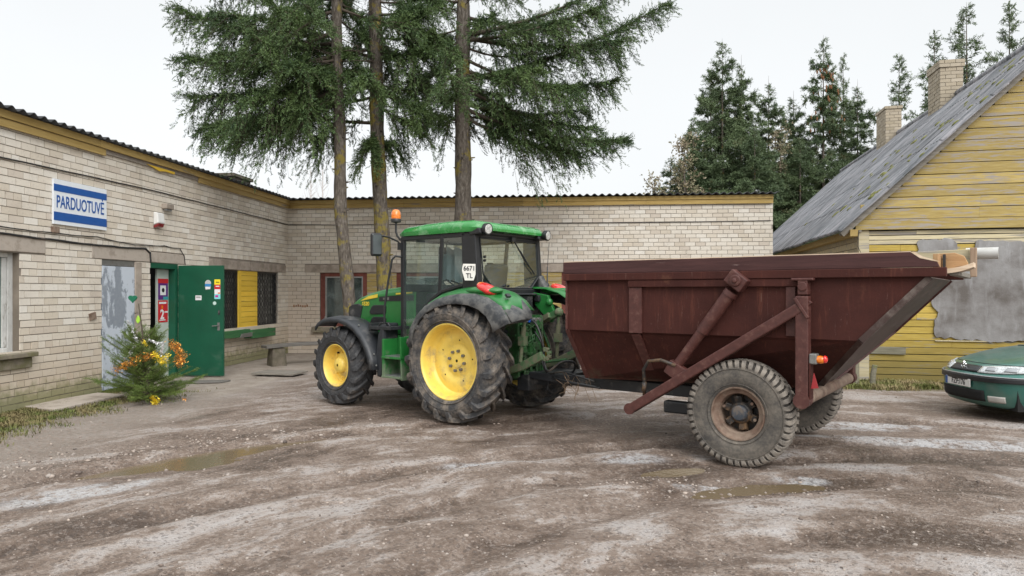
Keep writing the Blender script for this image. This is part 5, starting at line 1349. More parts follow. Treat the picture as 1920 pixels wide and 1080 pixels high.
for s in (1, -1):
    # side grille at the nose and two louvred openings
    gp = [(2.45, 1.52), (2.55, 1.555), (2.70, 1.54), (2.79, 1.50), (2.80, 1.25), (2.72, 1.12), (2.56, 1.10)]
    MB().prism(gp, s*.30, s*.418, 'xz').build('side_grille', M['black'], trac, bevel=.01)
    vm = MB()
    for z0_, z1_ in ((1.40, 1.54), (1.19, 1.355), ):
        vm.prism([(1.86, z0_), (2.22, z0_-.01), (2.25, z0_+.03), (2.20, z1_-.03), (2.15, z1_), (1.90, z1_+.005), (1.85, z1_-.02)], s*.40, s*.449, 'xz')
    vo = vm.build('hood_vent', M['black_clean'], trac, bevel=.01)
    # decals: yellow flash, black band with two slim bars, model number
    dm = MB().add([(2.50, s*.4225, 1.60), (2.06, s*.439, 1.66), (2.06, s*.439, 1.715), (2.30, s*.429, 1.675)], [(0, 1, 2, 3)]); 
    dm.add([(1.62, s*.4545, 1.705), (1.25, s*.463, 1.725), (1.25, s*.463, 1.748), (1.62, s*.4545, 1.728)], [(0, 1, 2, 3)])
    d_ = dm.build('stripe', M['yellow_decal'], trac, fix=False); d_.modifiers.new('t', 'SOLIDIFY').thickness = .003
    d_ = MB().add([(2.02, s*.4405, 1.60), (1.22, s*.463, 1.615), (1.22, s*.463, 1.70), (1.66, s*.4535, 1.69), (2.02, s*.441, 1.67)], [(0, 1, 2, 3, 4)]).build('decal_band', M['black_clean'], trac, fix=False); d_.modifiers.new('t', 'SOLIDIFY').thickness = .003
    MB().bb(1.92, 1.86, s*.440, s*.449, 1.625, 1.655).bb(1.82, 1.78, s*.440, s*.452, 1.622, 1.662).build('decal_mark', M['steel'], trac)
    rot = Matrix.Rotation(R_(180 if s > 0 else 0), 4, 'Z') @ Matrix.Rotation(R_(90), 4, 'X')
    text_mesh('lettering', '6520', .085, M['yellow_decal'], trac, Matrix.Translation((2.36, s*.427, 1.555)) @ Matrix.Rotation(R_(2.2*s), 4, 'Z') @ rot, sx=1.0, depth=.002, bold=.002)
MB().bb(2.81, 2.835, -.27, .27, 1.15, 1.52).build('front_grille', M['black'], trac, bevel=.02)

# chassis, engine and gearbox mass
ch = MB(); ch.bb(.3, 2.3, -.17, .17, .62, 1.08).bb(-.35, .45, -.24, .24, .50, 1.15).bb(.9, 1.7, -.26, .26, .52, .85).bb(2.15, 2.95, -.20, .20, .72, 1.02)
ch.tube([(0, -.62, .82), (0, .62, .82)], [.15, .15], 14).tube([(0, -.62, .82), (0, -.25, .82)], .2, 14).tube([(0, .25, .82), (0, .62, .82)], .2, 14)
ch.build('chassis', M['green_oily'], trac, bevel=.02)
MB().bb(2.9, 3.05, -.28, .28, .68, 1.05).build('front_weight', M['green'], trac, bevel=.03)
MB().tube([(2.42, -.62, .60), (2.42, .62, .60)], .075, 12).bb(2.30, 2.54, -.16, .16, .50, .78).bb(2.36, 2.48, .50, .64, .45, .80).bb(2.36, 2.48, -.64, -.50, .45, .80).build('front_axle', M['green_oily'], trac, bevel=.015)
en = MB()
for k in range(26): en.box((1.35+.9*random.random(), .20+.1*random.random(), .85+.28*random.random()), (.08+.2*random.random(), .1, .05+.1*random.random()))
for k in range(9):
    z = .9+.03*k; en.bb(1.25, 1.75, .30, .315, .98+.016*k, .988+.016*k)
en.build('engine', M['green_oily'], trac, bevel=.006)
hs = MB()
for k in range(5): hs.tube([(1.3+.1*k, .30, 1.12-.02*k), (1.2+.1*k, .40, .95), (1.1+.08*k, .42, .78), (.9, .38, .70)], .014, 6)
hs.build('engine_hoses', M['hose'], trac, smooth=180)
# tank, mudflap and steps on the left, tank on the right
mb = MB(); rows = []
for x, k in ((1.08, .9), (1.2, 1.0), (1.55, 1.0), (1.72, .92)):
    rows.append([Vector((x, .36+.48*(.5+.5*k*math.cos(t))-.03, .80+.27*k*math.sin(t))) for t in [2*math.pi*i/14 for i in range(14)]])
for s in (-1,):
    mb.bb(.95, 1.75, -.86, -.36, .55, 1.05)
mb.build('fuel_tank', M['black'], trac, bevel=.06)
st = MB(); st.prism([(1.36, 1.10), (1.02, 1.10), (.98, .55), (1.34, .52)], .62, .66, 'xz').prism([(1.36, 1.06), (1.40, 1.06), (1.40, .50), (1.34, .50)], .62, .93, 'xz').prism([(1.00, 1.10), (1.03, 1.10), (1.0, .48), (.97, .48)], .62, .93, 'xz')
for z in (.50, .78): st.bb(.98, 1.39, .64, .95, z, z+.03)
so = st.build('steps', M['green'], trac, bevel=.006)
MB().prism([(1.46, 1.28), (1.38, 1.30), (1.40, 1.0), (1.46, .50), (1.56, .48), (1.58, .80), (1.54, 1.1)], .60, .90, 'xz').build('mud_guard_panel', M['fender_clean'], trac, bevel=.04)
tr_ = MB()
for z in (.533, .813):
    for k in range(7): tr_.bb(1.0, 1.37, .66+.04*k, .675+.04*k, z, z+.008)
tr_.build('step_treads', M['galv'], so)
# front fenders
def front_fender(s):
    P_ = [(2.93, 1.20), (2.86, 1.275), (2.72, 1.335), (2.52, 1.365), (2.30, 1.36), (2.10, 1.315), (1.92, 1.23), (1.76, 1.10), (1.64, .94), (1.55, .76), (1.51, .60)]
    b = MB(); rows = []
    for i, (x, z) in enumerate(P_):
        d = Vector((x-2.42, z-.6)).normalized(); q = lambda y, o: Vector((x-d.x*o, s*y, z-d.y*o))
        rows.append([q(.60, .04), q(.63, .005), q(.80, -.012), q(.96, .005), q(1.0, .03), q(1.01, .085)])
    b.grid(rows); ob = b.build('front_fender', M['fender_clean'], trac, smooth=50); ob.modifiers.new('t', 'SOLIDIFY').thickness = .014
    MB().tube([(2.3, s*.5, .9), (2.2, s*.55, 1.15), (2.1, s*.72, 1.29)], .022, 7).tube([(2.42, s*.5, .8), (2.05, s*.55, 1.0), (1.80, s*.75, 1.10)], .022, 7).build('fender_bracket', M['black'], trac, smooth=60)
    r_ = MB()
    for (x, z) in ((2.72, 1.335), (1.92, 1.23), (1.58, .82), (1.53, .66)):
        r_.sphere((x+(x-2.42)*.012, s*.93, z+(z-.6)*.012+.004), .014, 8, 5)
    r_.build('rivets', M['steel'], ob)
front_fender(1); front_fender(-1)

# cab: posts, glass, roof
cab = MB()
for s in (1, -1):
    cab.beam((1.23, s*.66, 1.0), (1.17, s*.715, 2.55), .06, .07, (1, 0, 0))       # A posts
    cab.beam((.45, s*.70, 1.70), (.37, s*.73, 2.55), .045, .055, (1, 0, 0))     # B posts
    cab.prism([(-.02, 1.76), (-.30, 1.70), (-.235, 2.55), (.01, 2.55)], s*.64, s*.745, 'xz')        # rear corner posts
    cab.bb(-.06, 1.18, s*.70, s*.745, 2.49, 2.56)                                # top rails
    # sill following the mudguard
    sill = [(1.22, 1.02), (1.02, 1.03), (.90, 1.14), (.80, 1.42), (.62, 1.62), (.40, 1.75), (.0, 1.84), (-.1, 1.84)]
    for (a, b) in zip(sill[:-1], sill[1:]): cab.beam((a[0], s*.715, a[1]), (b[0], s*.715, b[1]), .05, .05, (0, 1, 0))
cab.bb(-.24, -.17, -.64, .64, 2.48, 2.56).bb(1.14, 1.20, -.70, .70, 2.49, 2.56).bb(1.18, 1.24, -.64, .64, 1.75, 1.86)
cab.bb(-.31, -.26, -.66, .66, 1.70, 1.79)
for s in (1, -1): cab.beam((-.28, s*.62, 1.72), (-.275, s*.36, 1.70), .05, .12, (0, 0, 1))
cb = cab.build('cab_frame', M['black_clean'], trac, bevel=.012)
# flared feet of the rear posts, rear bulkhead
MB().prism([(-.12, 2.0), (-.27, 2.0), (-.42, 1.74), (-.40, 1.66), (-.1, 1.66)], -.80, -.66, 'xz').build('post_foot', M['fender_black'], trac, bevel=.02)
MB().bb(-.36, -.28, -.40, .42, 1.38, 1.70).bb(-.40, -.28, -.46, .46, 1.70, 1.725).build('rear_panel', M['black'], trac, bevel=.015)
MB().bb(-.44, -.34, -.62, -.44, 1.60, 1.70).build('socket_box', M['black_clean'], trac, bevel=.02)
gl = lambda name, P_, f: MB().add(P_, [f]).build(name, M['cab_glass'], trac, fix=False)
for s in (1, -1):
    gl('door_glass', [(1.21, s*.69, 1.05), (1.17, s*.722, 2.50), (.40, s*.738, 2.50), (.47, s*.718, 1.74), (.64, s*.71, 1.62), (.81, s*.70, 1.42), (.91, s*.695, 1.13), (1.03, s*.69, 1.04)], tuple(range(8)))
    gl('side_glass', [(.45, s*.712, 1.75), (.38, s*.738, 2.50), (.0, s*.738, 2.50), (-.02, s*.72, 1.86), (.2, s*.715, 1.82)], tuple(range(5)))
gl('rear_glass', [(-.272, .64, 1.98), (-.235, .66, 2.49), (-.235, -.66, 2.49), (-.272, -.66, 1.98), (-.285, -.44, 1.79), (-.285, .44, 1.79)], tuple(range(6)))
gl('windscreen', [(1.225, .63, 1.1), (1.17, .67, 2.50), (1.17, -.67, 2.50), (1.225, -.63, 1.1)], (0, 1, 2, 3))
# rubber edge of the rear window and its stays
MB().tube([(-.285, .63, 1.99), (-.248, .655, 2.475), (-.248, -.655, 2.475), (-.285, -.655, 1.98), (-.298, -.44, 1.80), (-.298, .44, 1.80), (-.285, .63, 1.99)], .012, 6).build('window_seal', M['black_clean'], trac)
MB().tube([(-.265, -.05, 2.50), (-.285, -.30, 2.20), (-.295, -.52, 2.02)], .010, 6).tube([(-.28, -.20, 2.34), (-.295, -.52, 2.0)], .007, 5).box((-.275, -.03, 2.49), (.04, .08, .06)).build('wiper', M['black_clean'], trac)
MB().tube([(-.27, .60, 2.22), (-.30, .60, 2.22)], .018, 8).tube([(-.27, .60, 2.17), (-.30, .60, 2.17)], .018, 8).tube([(-.28, .18, 1.83), (-.31, .18, 1.83)], .016, 8).tube([(-.28, .10, 1.83), (-.31, .10, 1.83)], .016, 8).build('window_stay', M['black_clean'], trac)
# roof shell with a dark underside band
def rsec(x, z0, z1, w):
    P_ = []; r = .07
    for s in (1, -1):
        L = [(x, s*w, z0), (x, s*(w+.02), z0+(z1-z0)*.4), (x, s*(w-.015), z1-.03), (x, s*(w-.09), z1)]
        P_ += L if s > 0 else L[::-1]
    return [Vector(p) for p in P_]
R0 = [rsec(1.255, 2.565, 2.60, .60), rsec(1.25, 2.56, 2.645, .70), rsec(1.12, 2.555, 2.69, .755), rsec(.7, 2.555, 2.715, .765), rsec(.2, 2.555, 2.725, .77), rsec(-.15, 2.555, 2.715, .765), rsec(-.27, 2.56, 2.685, .75), rsec(-.335, 2.57, 2.645, .71), rsec(-.35, 2.575, 2.61, .66)]
mb = MB().grid(R0, close=True); mb.add(R0[0], [tuple(range(8))]); mb.add(R0[-1], [tuple(range(7, -1, -1))])
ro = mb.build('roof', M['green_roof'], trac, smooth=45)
MB().bb(-.28, 1.20, -.735, .735, 2.525, 2.57).build('roof_liner', M['black_clean'], trac, bevel=.012)
for s in (1, -1):
    y_ = s*.66
    lm = MB().prism([(-.12, 2.64), (-.33, 2.60), (-.36, 2.52), (-.15, 2.50)], y_-.10, y_+.10, 'xz').build('lamp_recess', M['black_clean'], trac, bevel=.02)
    ax = Vector((-1, .10*s, -.12)).normalized(); c0 = Vector((-.34, y_+.02*s, 2.59))
    wl1 = MB().tube([c0, c0+ax*.03, c0+ax*.09], [.05, .075, .078], 16).build('work_light', M['black_clean'], trac, smooth=40)
    MB().tube([c0+ax*.088, c0+ax*.096], [.066, .058], 16).build('lens', M['clear_lens'], wl1, smooth=40)
# beacon, mirror, hand rail
bc = MB().tube([(1.20, .74, 2.50), (1.23, .78, 2.56), (1.25, .79, 2.62), (1.25, .79, 2.76)], .016, 8).lathe([(.03, .0), (.072, .01), (.078, .05), (.07, .06)], 18, (1.25, .79, 2.755), 'z').build('beacon', M['black_clean'], trac, smooth=50)
MB().lathe([(.068, .06), (.072, .10), (.066, .15), (.045, .19), (.0, .20)], 20, (1.25, .79, 2.755), 'z').build('beacon_lens', M['orange_lens'], bc, smooth=60)
MB().tube([(1.19, .74, 2.42), (1.20, .80, 2.48), (1.22, .95, 2.535), (1.26, 1.13, 2.555), (1.27, 1.17, 2.53), (1.27, 1.17, 2.47)], .013, 8).bb(1.165, 1.22, .73, .79, 2.36, 2.46).build('mirror_arm', M['black_clean'], trac, smooth=40)
mz = Matrix.Rotation(R_(-14), 3, 'Z')
mi = MB().box((1.27, 1.15, 2.42), (.07, .17, .33), mz).build('mirror', M['black_clean'], trac, bevel=.03)
MB().box(Vector((1.27, 1.15, 2.42))+mz @ Vector((-.037, 0, 0)), (.004, .13, .27), mz).build('mirror_glass', M['mirror_dark'], mi)
MB().tube([(1.19, .74, 2.26), (1.25, .80, 2.27), (1.29, .83, 2.22), (1.34, .86, 1.9), (1.40, .88, 1.5), (1.40, .88, 1.28)], .016, 8).build('hand_rail', M['black_clean'], trac, smooth=60)
MB().bb(1.25, 1.72, .52, .90, 1.19, 1.24).tube([(1.3, .86, 1.24), (1.34, .86, 1.29), (1.5, .86, 1.29), (1.55, .86, 1.24)], .012, 6).bb(1.72, 1.78, .48, .86, 1.16, 1.28).build('platform', M['black'], trac, bevel=.012)
# interior: floor, seat, wheel, console, far post clutter
sx_ = MB().bb(.05, .52, -.26, .26, 1.42, 1.56).prism([(.02, 1.52), (.14, 1.52), (.04, 2.15), (-.06, 2.15)], -.24, .24, 'xz').bb(.1, .42, -.16, .16, 1.15, 1.42).build('seat', M['black'], trac, bevel=.05)
sw = MB(); c0 = Vector((.80, 0, 1.83)); rt = Matrix.Rotation(R_(-28), 3, 'Y')
sw.tube([c0+rt @ Vector((.20*math.cos(t), .20*math.sin(t), 0)) for t in [2*math.pi*i/24 for i in range(25)]], .016, 7, caps=False)
for t in (0, 2.1, 4.2): sw.tube([c0, c0+rt @ Vector((.20*math.cos(t), .20*math.sin(t), 0))], .011, 6)
sw.tube([(1.02, 0, 1.25), c0], .035, 8).build('steering_wheel', M['black_clean'], trac, smooth=60)
MB().bb(-.05, 1.2, -.66, .66, 1.02, 1.10).bb(-.2, .0, -.62, .62, 1.1, 1.6).bb(.85, 1.18, -.25, .25, 1.1, 1.72).bb(-.1, .75, -.66, -.40, 1.1, 1.68).bb(-.1, .35, .46, .62, 1.1, 1.60).build('cab_interior', M['black'], trac, bevel=.03)
jk = MB()
for i in range(3): jk.grid([[Vector((1.08-.10*i+.03*math.sin(k*1.3+i), -.12+.16*k*.35-.1*i, 2.42-.10*j-.03*math.sin(k+j))) for k in range(5)] for j in range(6)])
jk.build('rag_bundle', plain('pale_blue_rag', (0.45, 0.55, 0.60), .8), trac, smooth=180)
lv = MB()
for k in range(4): lv.tube([(.35+.09*k, -.5, 1.66), (.38+.09*k, -.48, 1.84)], .012, 6).sphere((.38+.09*k, -.48, 1.86), .026, 8, 6)
lv.build('levers', M['black_clean'], trac, smooth=60)
MB().bb(.55, .60, -.60, -.50, 2.05, 2.20).bb(.70, .74, .3, .42, 2.30, 2.40).tube([(.62, .35, 2.5), (.66, .36, 2.38)], .008, 5).build('monitor', M['black_clean'], trac, bevel=.01)
# number plate on the left rear post
pl = empty('number_plate'); bpy.data.objects.remove(pl)
pc, prot = Vector((-.20, .815, 2.01)), Matrix.Rotation(R_(-125), 3, 'Z')
hexp = [(-.085, .11), (.085, .11), (.10, .02), (.06, -.11), (-.06, -.11), (-.10, .02)]
npl = MB(); n6 = len(hexp)
V = [pc+prot @ Vector((u, 0, w)) for u, w in hexp]+[pc+prot @ Vector((u, .008, w)) for u, w in hexp]
npl.add(V, [tuple(range(6)), tuple(range(11, 5, -1))]+[(i, (i+1) % 6, 6+(i+1) % 6, 6+i) for i in range(6)])
npo = npl.build('number_plate', plain('plate_white', (0.70, 0.69, 0.64), .5, var=.04, dirt=(.35, .25, .15), dirt_amt=.2, dirt_scale=12), trac)
pm4 = Matrix.Translation(pc) @ prot.to_4x4() @ Matrix.Rotation(R_(90), 4, 'X')
text_mesh('lettering', '6671', .088, M['lettering'], npo, pm4 @ Matrix.Translation((0, .048, .003)), sx=.92, depth=.002, bold=.0015)
text_mesh('lettering', 'TL', .088, M['lettering'], npo, pm4 @ Matrix.Translation((0, -.050, .003)), sx=.92, depth=.002, bold=.0015)

# rear linkage
ln = MB()
ln.bb(-.50, -.35, -.20, .20, .55, 1.30).bb(-.62, -.48, -.13, .13, .70, 1.05).bb(-.58, -.46, -.06, .06, 1.05, 1.38)
ln.tube([(-.40, -.45, 1.28), (-.40, .45, 1.28)], .055, 10)
ln.build('rear_housing', M['green_oily'], trac, bevel=.02)
for s in (1, -1):
    y_ = s*.40
    a_ = MB().beam((-.40, y_, 1.28), (-.82, y_*.98, 1.46), .06, .10).sphere((-.82, y_*.98, 1.46), .065, 10, 7).beam((-.40, y_, 1.28), (-.70, s*.33, 1.42), .05, .08)
    a_.build('lift_arm', M['green_arm'], trac, bevel=.01)
    MB().tube([(-.82, y_*.98, 1.46), (-.80, y_*1.02, 1.25)], .022, 8).tube([(-.80, y_*1.02, 1.28), (-.78, y_*1.05, 1.05)], .036, 8).tube([(-.78, y_*1.05, 1.08), (-.76, y_*1.06, .82)], .026, 8).box((-.79, y_*1.04, 1.10), (.09, .09, .12)).build('lift_rod', M['green_arm'], trac, smooth=50)
    low = MB().beam((-.30, s*.34, .62), (-.78, s*.42, .76), .05, .10).beam((-.78, s*.42, .76), (-1.14, s*.46, .93), .055, .11)
    for t in range(7):
        a0 = R_(60+t*40); a1 = R_(60+(t+1)*40); c_ = Vector((-1.19, s*.46, .95))
        low.beam(c_+Vector((.065*math.cos(a0), 0, .065*math.sin(a0))), c_+Vector((.065*math.cos(a1), 0, .065*math.sin(a1))), .06, .04, (0, 1, 0))
    low.build('lower_arm', M['green_arm'], trac, bevel=.01)
    MB().tube([(-.45, s*.22, .72), (-.95, s*.40, .80)], .018, 7).tube([(-.42, s*.52, 1.25), (-.55, s*.54, .95), (-.52, s*.52, .62)], .02, 7).build('stabiliser', M['green_oily'], trac, smooth=50)
MB().prism([(-.30, 1.74), (-.34, 1.55), (-.62, 1.30), (-.70, 1.42), (-.56, 1.70)], -.54, -.48, 'xz').sphere((-.60, -.47, 1.60), (.055, .05, .055), 12, 8).build('side_bracket', M['green'], trac, bevel=.01)
MB().bb(-.95, -.45, -.05, .05, .48, .56).bb(-.70, -.50, -.16, .16, .40, .62).tube([(-.9, 0, .42), (-.9, 0, .66)], .02, 8).build('hitch', M['black'], trac, bevel=.01)
hz = MB()
random.seed(5)
for k in range(16):
    y0_, z0_ = random.uniform(-.3, .3), random.uniform(.95, 1.45); y1_, z1_ = random.uniform(-.35, .35), random.uniform(.55, 1.1)
    hz.tube([(-.46, y0_, z0_), (-.58-.12*random.random(), (y0_+y1_)/2, (z0_+z1_)/2+.06), (-.50, y1_, z1_)], random.uniform(.008, .014), 6)
for k in range(30): hz.box((-.52-.12*random.random(), random.uniform(-.32, .32), random.uniform(.6, 1.45)), (.07, random.uniform(.03, .10), random.uniform(.03, .10)))
hz.bb(-.60, -.44, -.30, -.24, .58, 1.42).bb(-.60, -.44, .24, .30, .58, 1.42).bb(-.66, -.50, -.10, .08, .82, 1.02)
for k in range(5): hz.tube([(-.62, -.28+.14*k, .60), (-.60, -.28+.14*k, 1.40)], .02, 7)
hz.build('valve_block', M['green_oily'], trac, bevel=.004)
cpl = MB()
for k in range(4): cpl.tube([(-.55, -.16+.1*k, 1.36), (-.66, -.16+.1*k, 1.36)], .028, 9)
cpl.build('couplings', M['steel'], trac, smooth=50)
MB().bb(-.67, -.66, .05, .12, 1.33, 1.40).build('coupling_cap', plain('blue_cap', (0.02, 0.10, 0.42), .4), trac)

# ---------------------------------------------------------------- trailer
RO = Vector((2.91, 7.71, 0)); ra = math.atan2(.6, -.8)
trl = empty('tipping_trailer', RO, ra, 'maroon steel tipping trailer with one axle and dusty truck tyres hitched behind the tractor', 'trailer')
HWD, LWD = 1.0, .66; Zt, Zr, Zf, Zb = 1.99, 1.885, 1.30, .70
def shell(y, ins=0.0):
    return None
def side(s):
    """s=+1 near side. upper panel vertical, lower panel leans in"""
    up = [(2.05, Zr), (2.05, Zf+.0), (-1.08, Zf), (-1.62, Zr)]
    lo = [(2.05, Zf), (1.98, .70), (-.62, .78), (-1.12, Zf)]
    mb = MB()
    mb.prism(up, s*HWD, s*(HWD-.02), 'xz')
    a = [Vector((2.05, s*HWD, Zf)), Vector((1.97, s*LWD, .69)), Vector((-.55, s*.25, .735)), Vector((-1.08, s*HWD, Zf))]
    off = Vector((0, -s*.02, .0))
    mb.add(a+[p+off for p in a], [(0, 1, 2, 3), (7, 6, 5, 4), (0, 1, 5, 4), (1, 2, 6, 5), (2, 3, 7, 6), (3, 0, 4, 7)])
    return mb
for s in (1, -1): side(s).build('side_panel', M['maroon'], trl)
# front, bottom and sloping tail plates
mb = MB(); mb.grid([[Vector((2.06, -HWD+.021, Zr)), Vector((2.06, HWD-.021, Zr))], [Vector((2.06, -HWD+.021, Zf)), Vector((2.06, HWD-.021, Zf))], [Vector((1.975, -LWD+.02, .695)), Vector((1.975, LWD-.02, .695))], [Vector((-.55, -.24, .737)), Vector((-.55, .24, .737))]])
mb.build('tub_plate', M['maroon'], trl, fix=False).modifiers.new('t', 'SOLIDIFY').thickness = .012
mb = MB(); mb.grid([[Vector((-.56, -.265, .73)), Vector((-.56, .265, .73))], [Vector((-1.10, -HWD+.01, Zf)), Vector((-1.10, HWD-.01, Zf))], [Vector((-1.645, -HWD+.01, Zr-.006)), Vector((-1.645, HWD-.01, Zr-.006))]])
mb.build('tail_plate', M['flange'], trl, fix=False).modifiers.new('t', 'SOLIDIFY').thickness = .012
for s in (1, -1):
    # folded lip along the tail edge
    e0, e1, e2 = Vector((-.565, s*.26, .73)), Vector((-1.105, s*HWD, Zf)), Vector((-1.65, s*HWD, Zr-.006))
    mb = MB()
    for (p, q) in ((e0, e1), (e1, e2)): mb.beam(p, q, .055, .03, (0, 1, 0))
    mb.build('tail_lip', M['flange'] if s > 0 else M['maroon_worn'], trl)
    # top rail, second rail, uprights
    mb = MB().bb(-1.77, 2.09, s*(HWD-.03), s*(HWD+.055), Zr-.005, Zr+.075)
    mb.bb(-.62, 1.24, s*(HWD+.001), s*(HWD+.045), Zr-.085, Zr-.008)
    mb.build('top_rail', M['maroon'], trl, bevel=.006)
    MB().bb(1.08, 1.235, s*(HWD+.001), s*(HWD+.03), Zf-.01, Zr-.087).build('upright', M['maroon_worn'], trl, bevel=.005)
    MB().bb(-.54, -.45, s*(HWD+.001), s*(HWD+.03), Zf+.02, Zr-.087).build('upright', M['maroon_worn'], trl, bevel=.005)
    MB().beam((1.16, s*(HWD+.005), Zf-.02), (1.12, s*(LWD+.06), .86), .10, .03, (0, 1, 0)).build('lower_rib', M['maroon_worn'], trl)
    MB().bb(2.05, 2.075, s*(HWD-.04), s*(HWD+.025), Zf, Zr-.006).build('corner_angle', M['maroon_worn'], trl, bevel=.004)
    MB().beam((2.062, s*(HWD-.005), Zf), (1.98, s*(LWD+.003), .70), .05, .03, (0, 1, 0)).build('corner_angle', M['maroon_worn'], trl)
    # plank raising the side, with a cut tail end and a bare top edge
    z0_ = Zr+.078
    pk = MB().prism([(2.10, z0_), (2.10, z0_+.135), (-1.50, z0_+.135), (-1.57, z0_+.08), (-1.70, z0_+.045), (-1.72, z0_)], s*(HWD-.01), s*(HWD+.035), 'xz').build('side_board', M['trailer_wood'], trl, bevel=.004)
    MB().bb(2.095, -1.50, s*(HWD-.005), s*(HWD+.028), z0_+.1355, z0_+.143).build('bare_edge', M['bare_wood'], pk)
    MB().add([(-1.503, s*(HWD+.037), z0_+.137), (-1.573, s*(HWD+.037), z0_+.082), (-1.703, s*(HWD+.037), z0_+.047), (-1.72, s*(HWD+.037), z0_+.047), (-1.59, s*(HWD+.037), z0_+.095), (-1.53, s*(HWD+.037), z0_+.137)], [(0, 1, 2, 3, 4, 5)]).build('bare_end', M['bare_wood'], pk, fix=False).modifiers.new('t', 'SOLIDIFY').thickness = .02
MB().bb(2.06, 2.10, -HWD+.01, HWD-.01, Zr+.08, Zr+.20).build('front_board', M['trailer_wood'], trl, bevel=.004)
# tail: orange stained end board, curved pale strip, far side board with its stake, pale pipe
zt = Zr+.08
MB().prism([(-1.66, zt+.13), (-1.80, zt+.135), (-1.87, zt+.105), (-1.90, zt+.04), (-1.895, zt+.0), (-1.70, zt-.02), (-1.66, zt-.01)], .56, .62, 'xz').build('end_board', M['orange_wood'], trl, bevel=.006)
MB().bb(-1.70, -1.66, .62, .93, zt-.01, zt+.115).build('end_board', M['orange_wood'], trl, bevel=.004)
MB().bb(-1.735, -1.715, .64, .70, zt-.0, zt+.12).build('hinge_plate', M['black'], trl)
rows = []
for i in range(9):
    u = i/8; x = -1.745-.21*u; z = zt-.055+.05*u**2; rows.append([Vector((x, .93, z)), Vector((x, .60, z)), Vector((x, .60, z+.04)), Vector((x, .93, z+.04))])
mb = MB().grid(rows, close=True); mb.add(rows[0], [(0, 1, 2, 3)]); mb.add(rows[-1], [(3, 2, 1, 0)]); mb.build('lip_strip', M['bare_wood'], trl, smooth=40)
MB().bb(-1.85, -1.78, -.88, .90, zt-.075, zt-.03).build('tail_rail', M['grey_wood'], trl, bevel=.005)
MB().prism([(-1.84, zt+.0), (-1.84, zt+.235), (-1.0, zt+.215), (-1.0, zt+.05)], -.80, -.76, 'xz').build('far_end_board', M['pale_board'], trl, bevel=.005)
MB().bb(-1.905, -1.845, -.75, -.68, zt-.06, zt+.245).build('stake', M['worn_wood'], trl, bevel=.006)
pipe = MB(); pr_ = [(.062, -2.085), (.062, -1.80), (.054, -1.80), (.054, -2.085)]
pipe.lathe([(r, a) for r, a in pr_], 20, (0, -.86, zt+.190), 'x', closed=True); po_ = pipe.build('pipe', plain('pale_grey_pipe', (0.50, 0.50, 0.48), .5, var=.1, dirt=(.3, .26, .2), dirt_amt=.3), None, smooth=40)
po_.location = RO; po_.rotation_euler = (0, 0, ra); tag(po_, 'pale grey pipe resting on the tail of the maroon trailer and sticking out behind it', 'pipe')
# side frame: post, diagonal beam, ram
for s in (1, -1):
    y_ = s*1.07
    po = MB().bb(-.68, -.56, y_-.06, y_+.06, .70, 1.71).build('post', M['maroon_worn'], trl, bevel=.012)
    MB().tube([(-.62, y_-s*.07, .72), (-.62, y_+s*.075, .72)], .075, 16).build('post_boss', M['maroon_worn'], po, smooth=50)
    MB().bb(-.67, -.58, y_-.075, y_+.045, 1.72, 1.87).tube([(-.625, y_, 1.80), (-.625, y_+s*.06, 1.80)], .045, 10).bb(-.72, -.52, y_-.07, y_+.05, 1.855, 1.88).build('hinge_block', M['maroon_worn'], trl, bevel=.008)
    bm_ = MB().beam((1.20, y_, .445), (-.60, y_, 1.60), .10, .135, (0, 1, 0)).build('diagonal_beam', M['maroon_worn'], trl, bevel=.012)
    MB().beam((-.66, y_+s*.01, 1.60), (-.59, y_+s*.01, 1.67), .13, .05, (0, 1, 0)).beam((-.56, y_+s*.06, 1.69), (-.68, y_+s*.06, 1.50), .03, .04, (0, 1, 0)).build('gusset', M['maroon_worn'], bm_, bevel=.006)
    MB().tube([(1.18, y_+s*.04, .46), (1.18, y_+s*.066, .46)], .062, 16).build('end_cap', M['maroon_worn'], bm_, smooth=40)
    MB().prism([(.60, .78), (.78, .90), (.70, 1.03), (.52, .93)], y_-.03, y_+.055, 'xz').build('ram_bracket', M['maroon_worn'], trl, bevel=.008)
    MB().tube([(.68, y_, .92), (.40, y_, 1.30), (.37, y_, 1.335)], [.052, .052, .055], 14).tube([(.37, y_, 1.335), (.09, y_, 1.72)], [.066, .066], 14).tube([(.09, y_, 1.715), (.06, y_, 1.755)], [.075, .07], 14).build('hydraulic_ram', M['maroon_worn'], trl, smooth=50)
    rmx = Matrix.Rotation(R_(-38), 3, 'Y')
    MB().box((.0, y_+s*.005, 1.86), (.20, .15, .15), rmx).tube([(.0, y_, 1.86), (.0, y_+s*.10, 1.86)], .06, 14).tube([(.0, y_, 1.86), (.0, y_+s*.125, 1.86)], .025, 10).build('ram_pivot', M['maroon_worn'], trl, bevel=.012)
    MB().tube([(.64, y_+s*.05, .97), (.80, y_+s*.06, 1.02), (.95, y_+s*.05, 1.0), (1.02, y_+s*.03, .90), (1.025, y_, .74), (1.04, y_-s*.03, .60)], .019, 8).tube([(1.025, y_, .76), (1.03, y_, .66)], .026, 8).build('ram_hose', M['grease'], trl, smooth=180)
MB().tube([(-.62, -1.20, .72), (-.62, 1.0, .72)], .062, 14).build('pivot_tube', M['rust'], trl, smooth=50)
MB().prism([(2.2, .52), (3.10, .57), (3.10, .66), (2.2, .66), (-.42, .66), (-.42, .52)], .22, .34, 'xz').prism([(2.2, .52), (3.10, .57), (3.10, .66), (2.2, .66), (-.42, .66), (-.42, .52)], -.34, -.22, 'xz').bb(.35, .65, -.7, .7, .36, .48).bb(-.1, .1, -.62, .62, .5, .64).build('chassis_frame', M['black'], trl, bevel=.012)
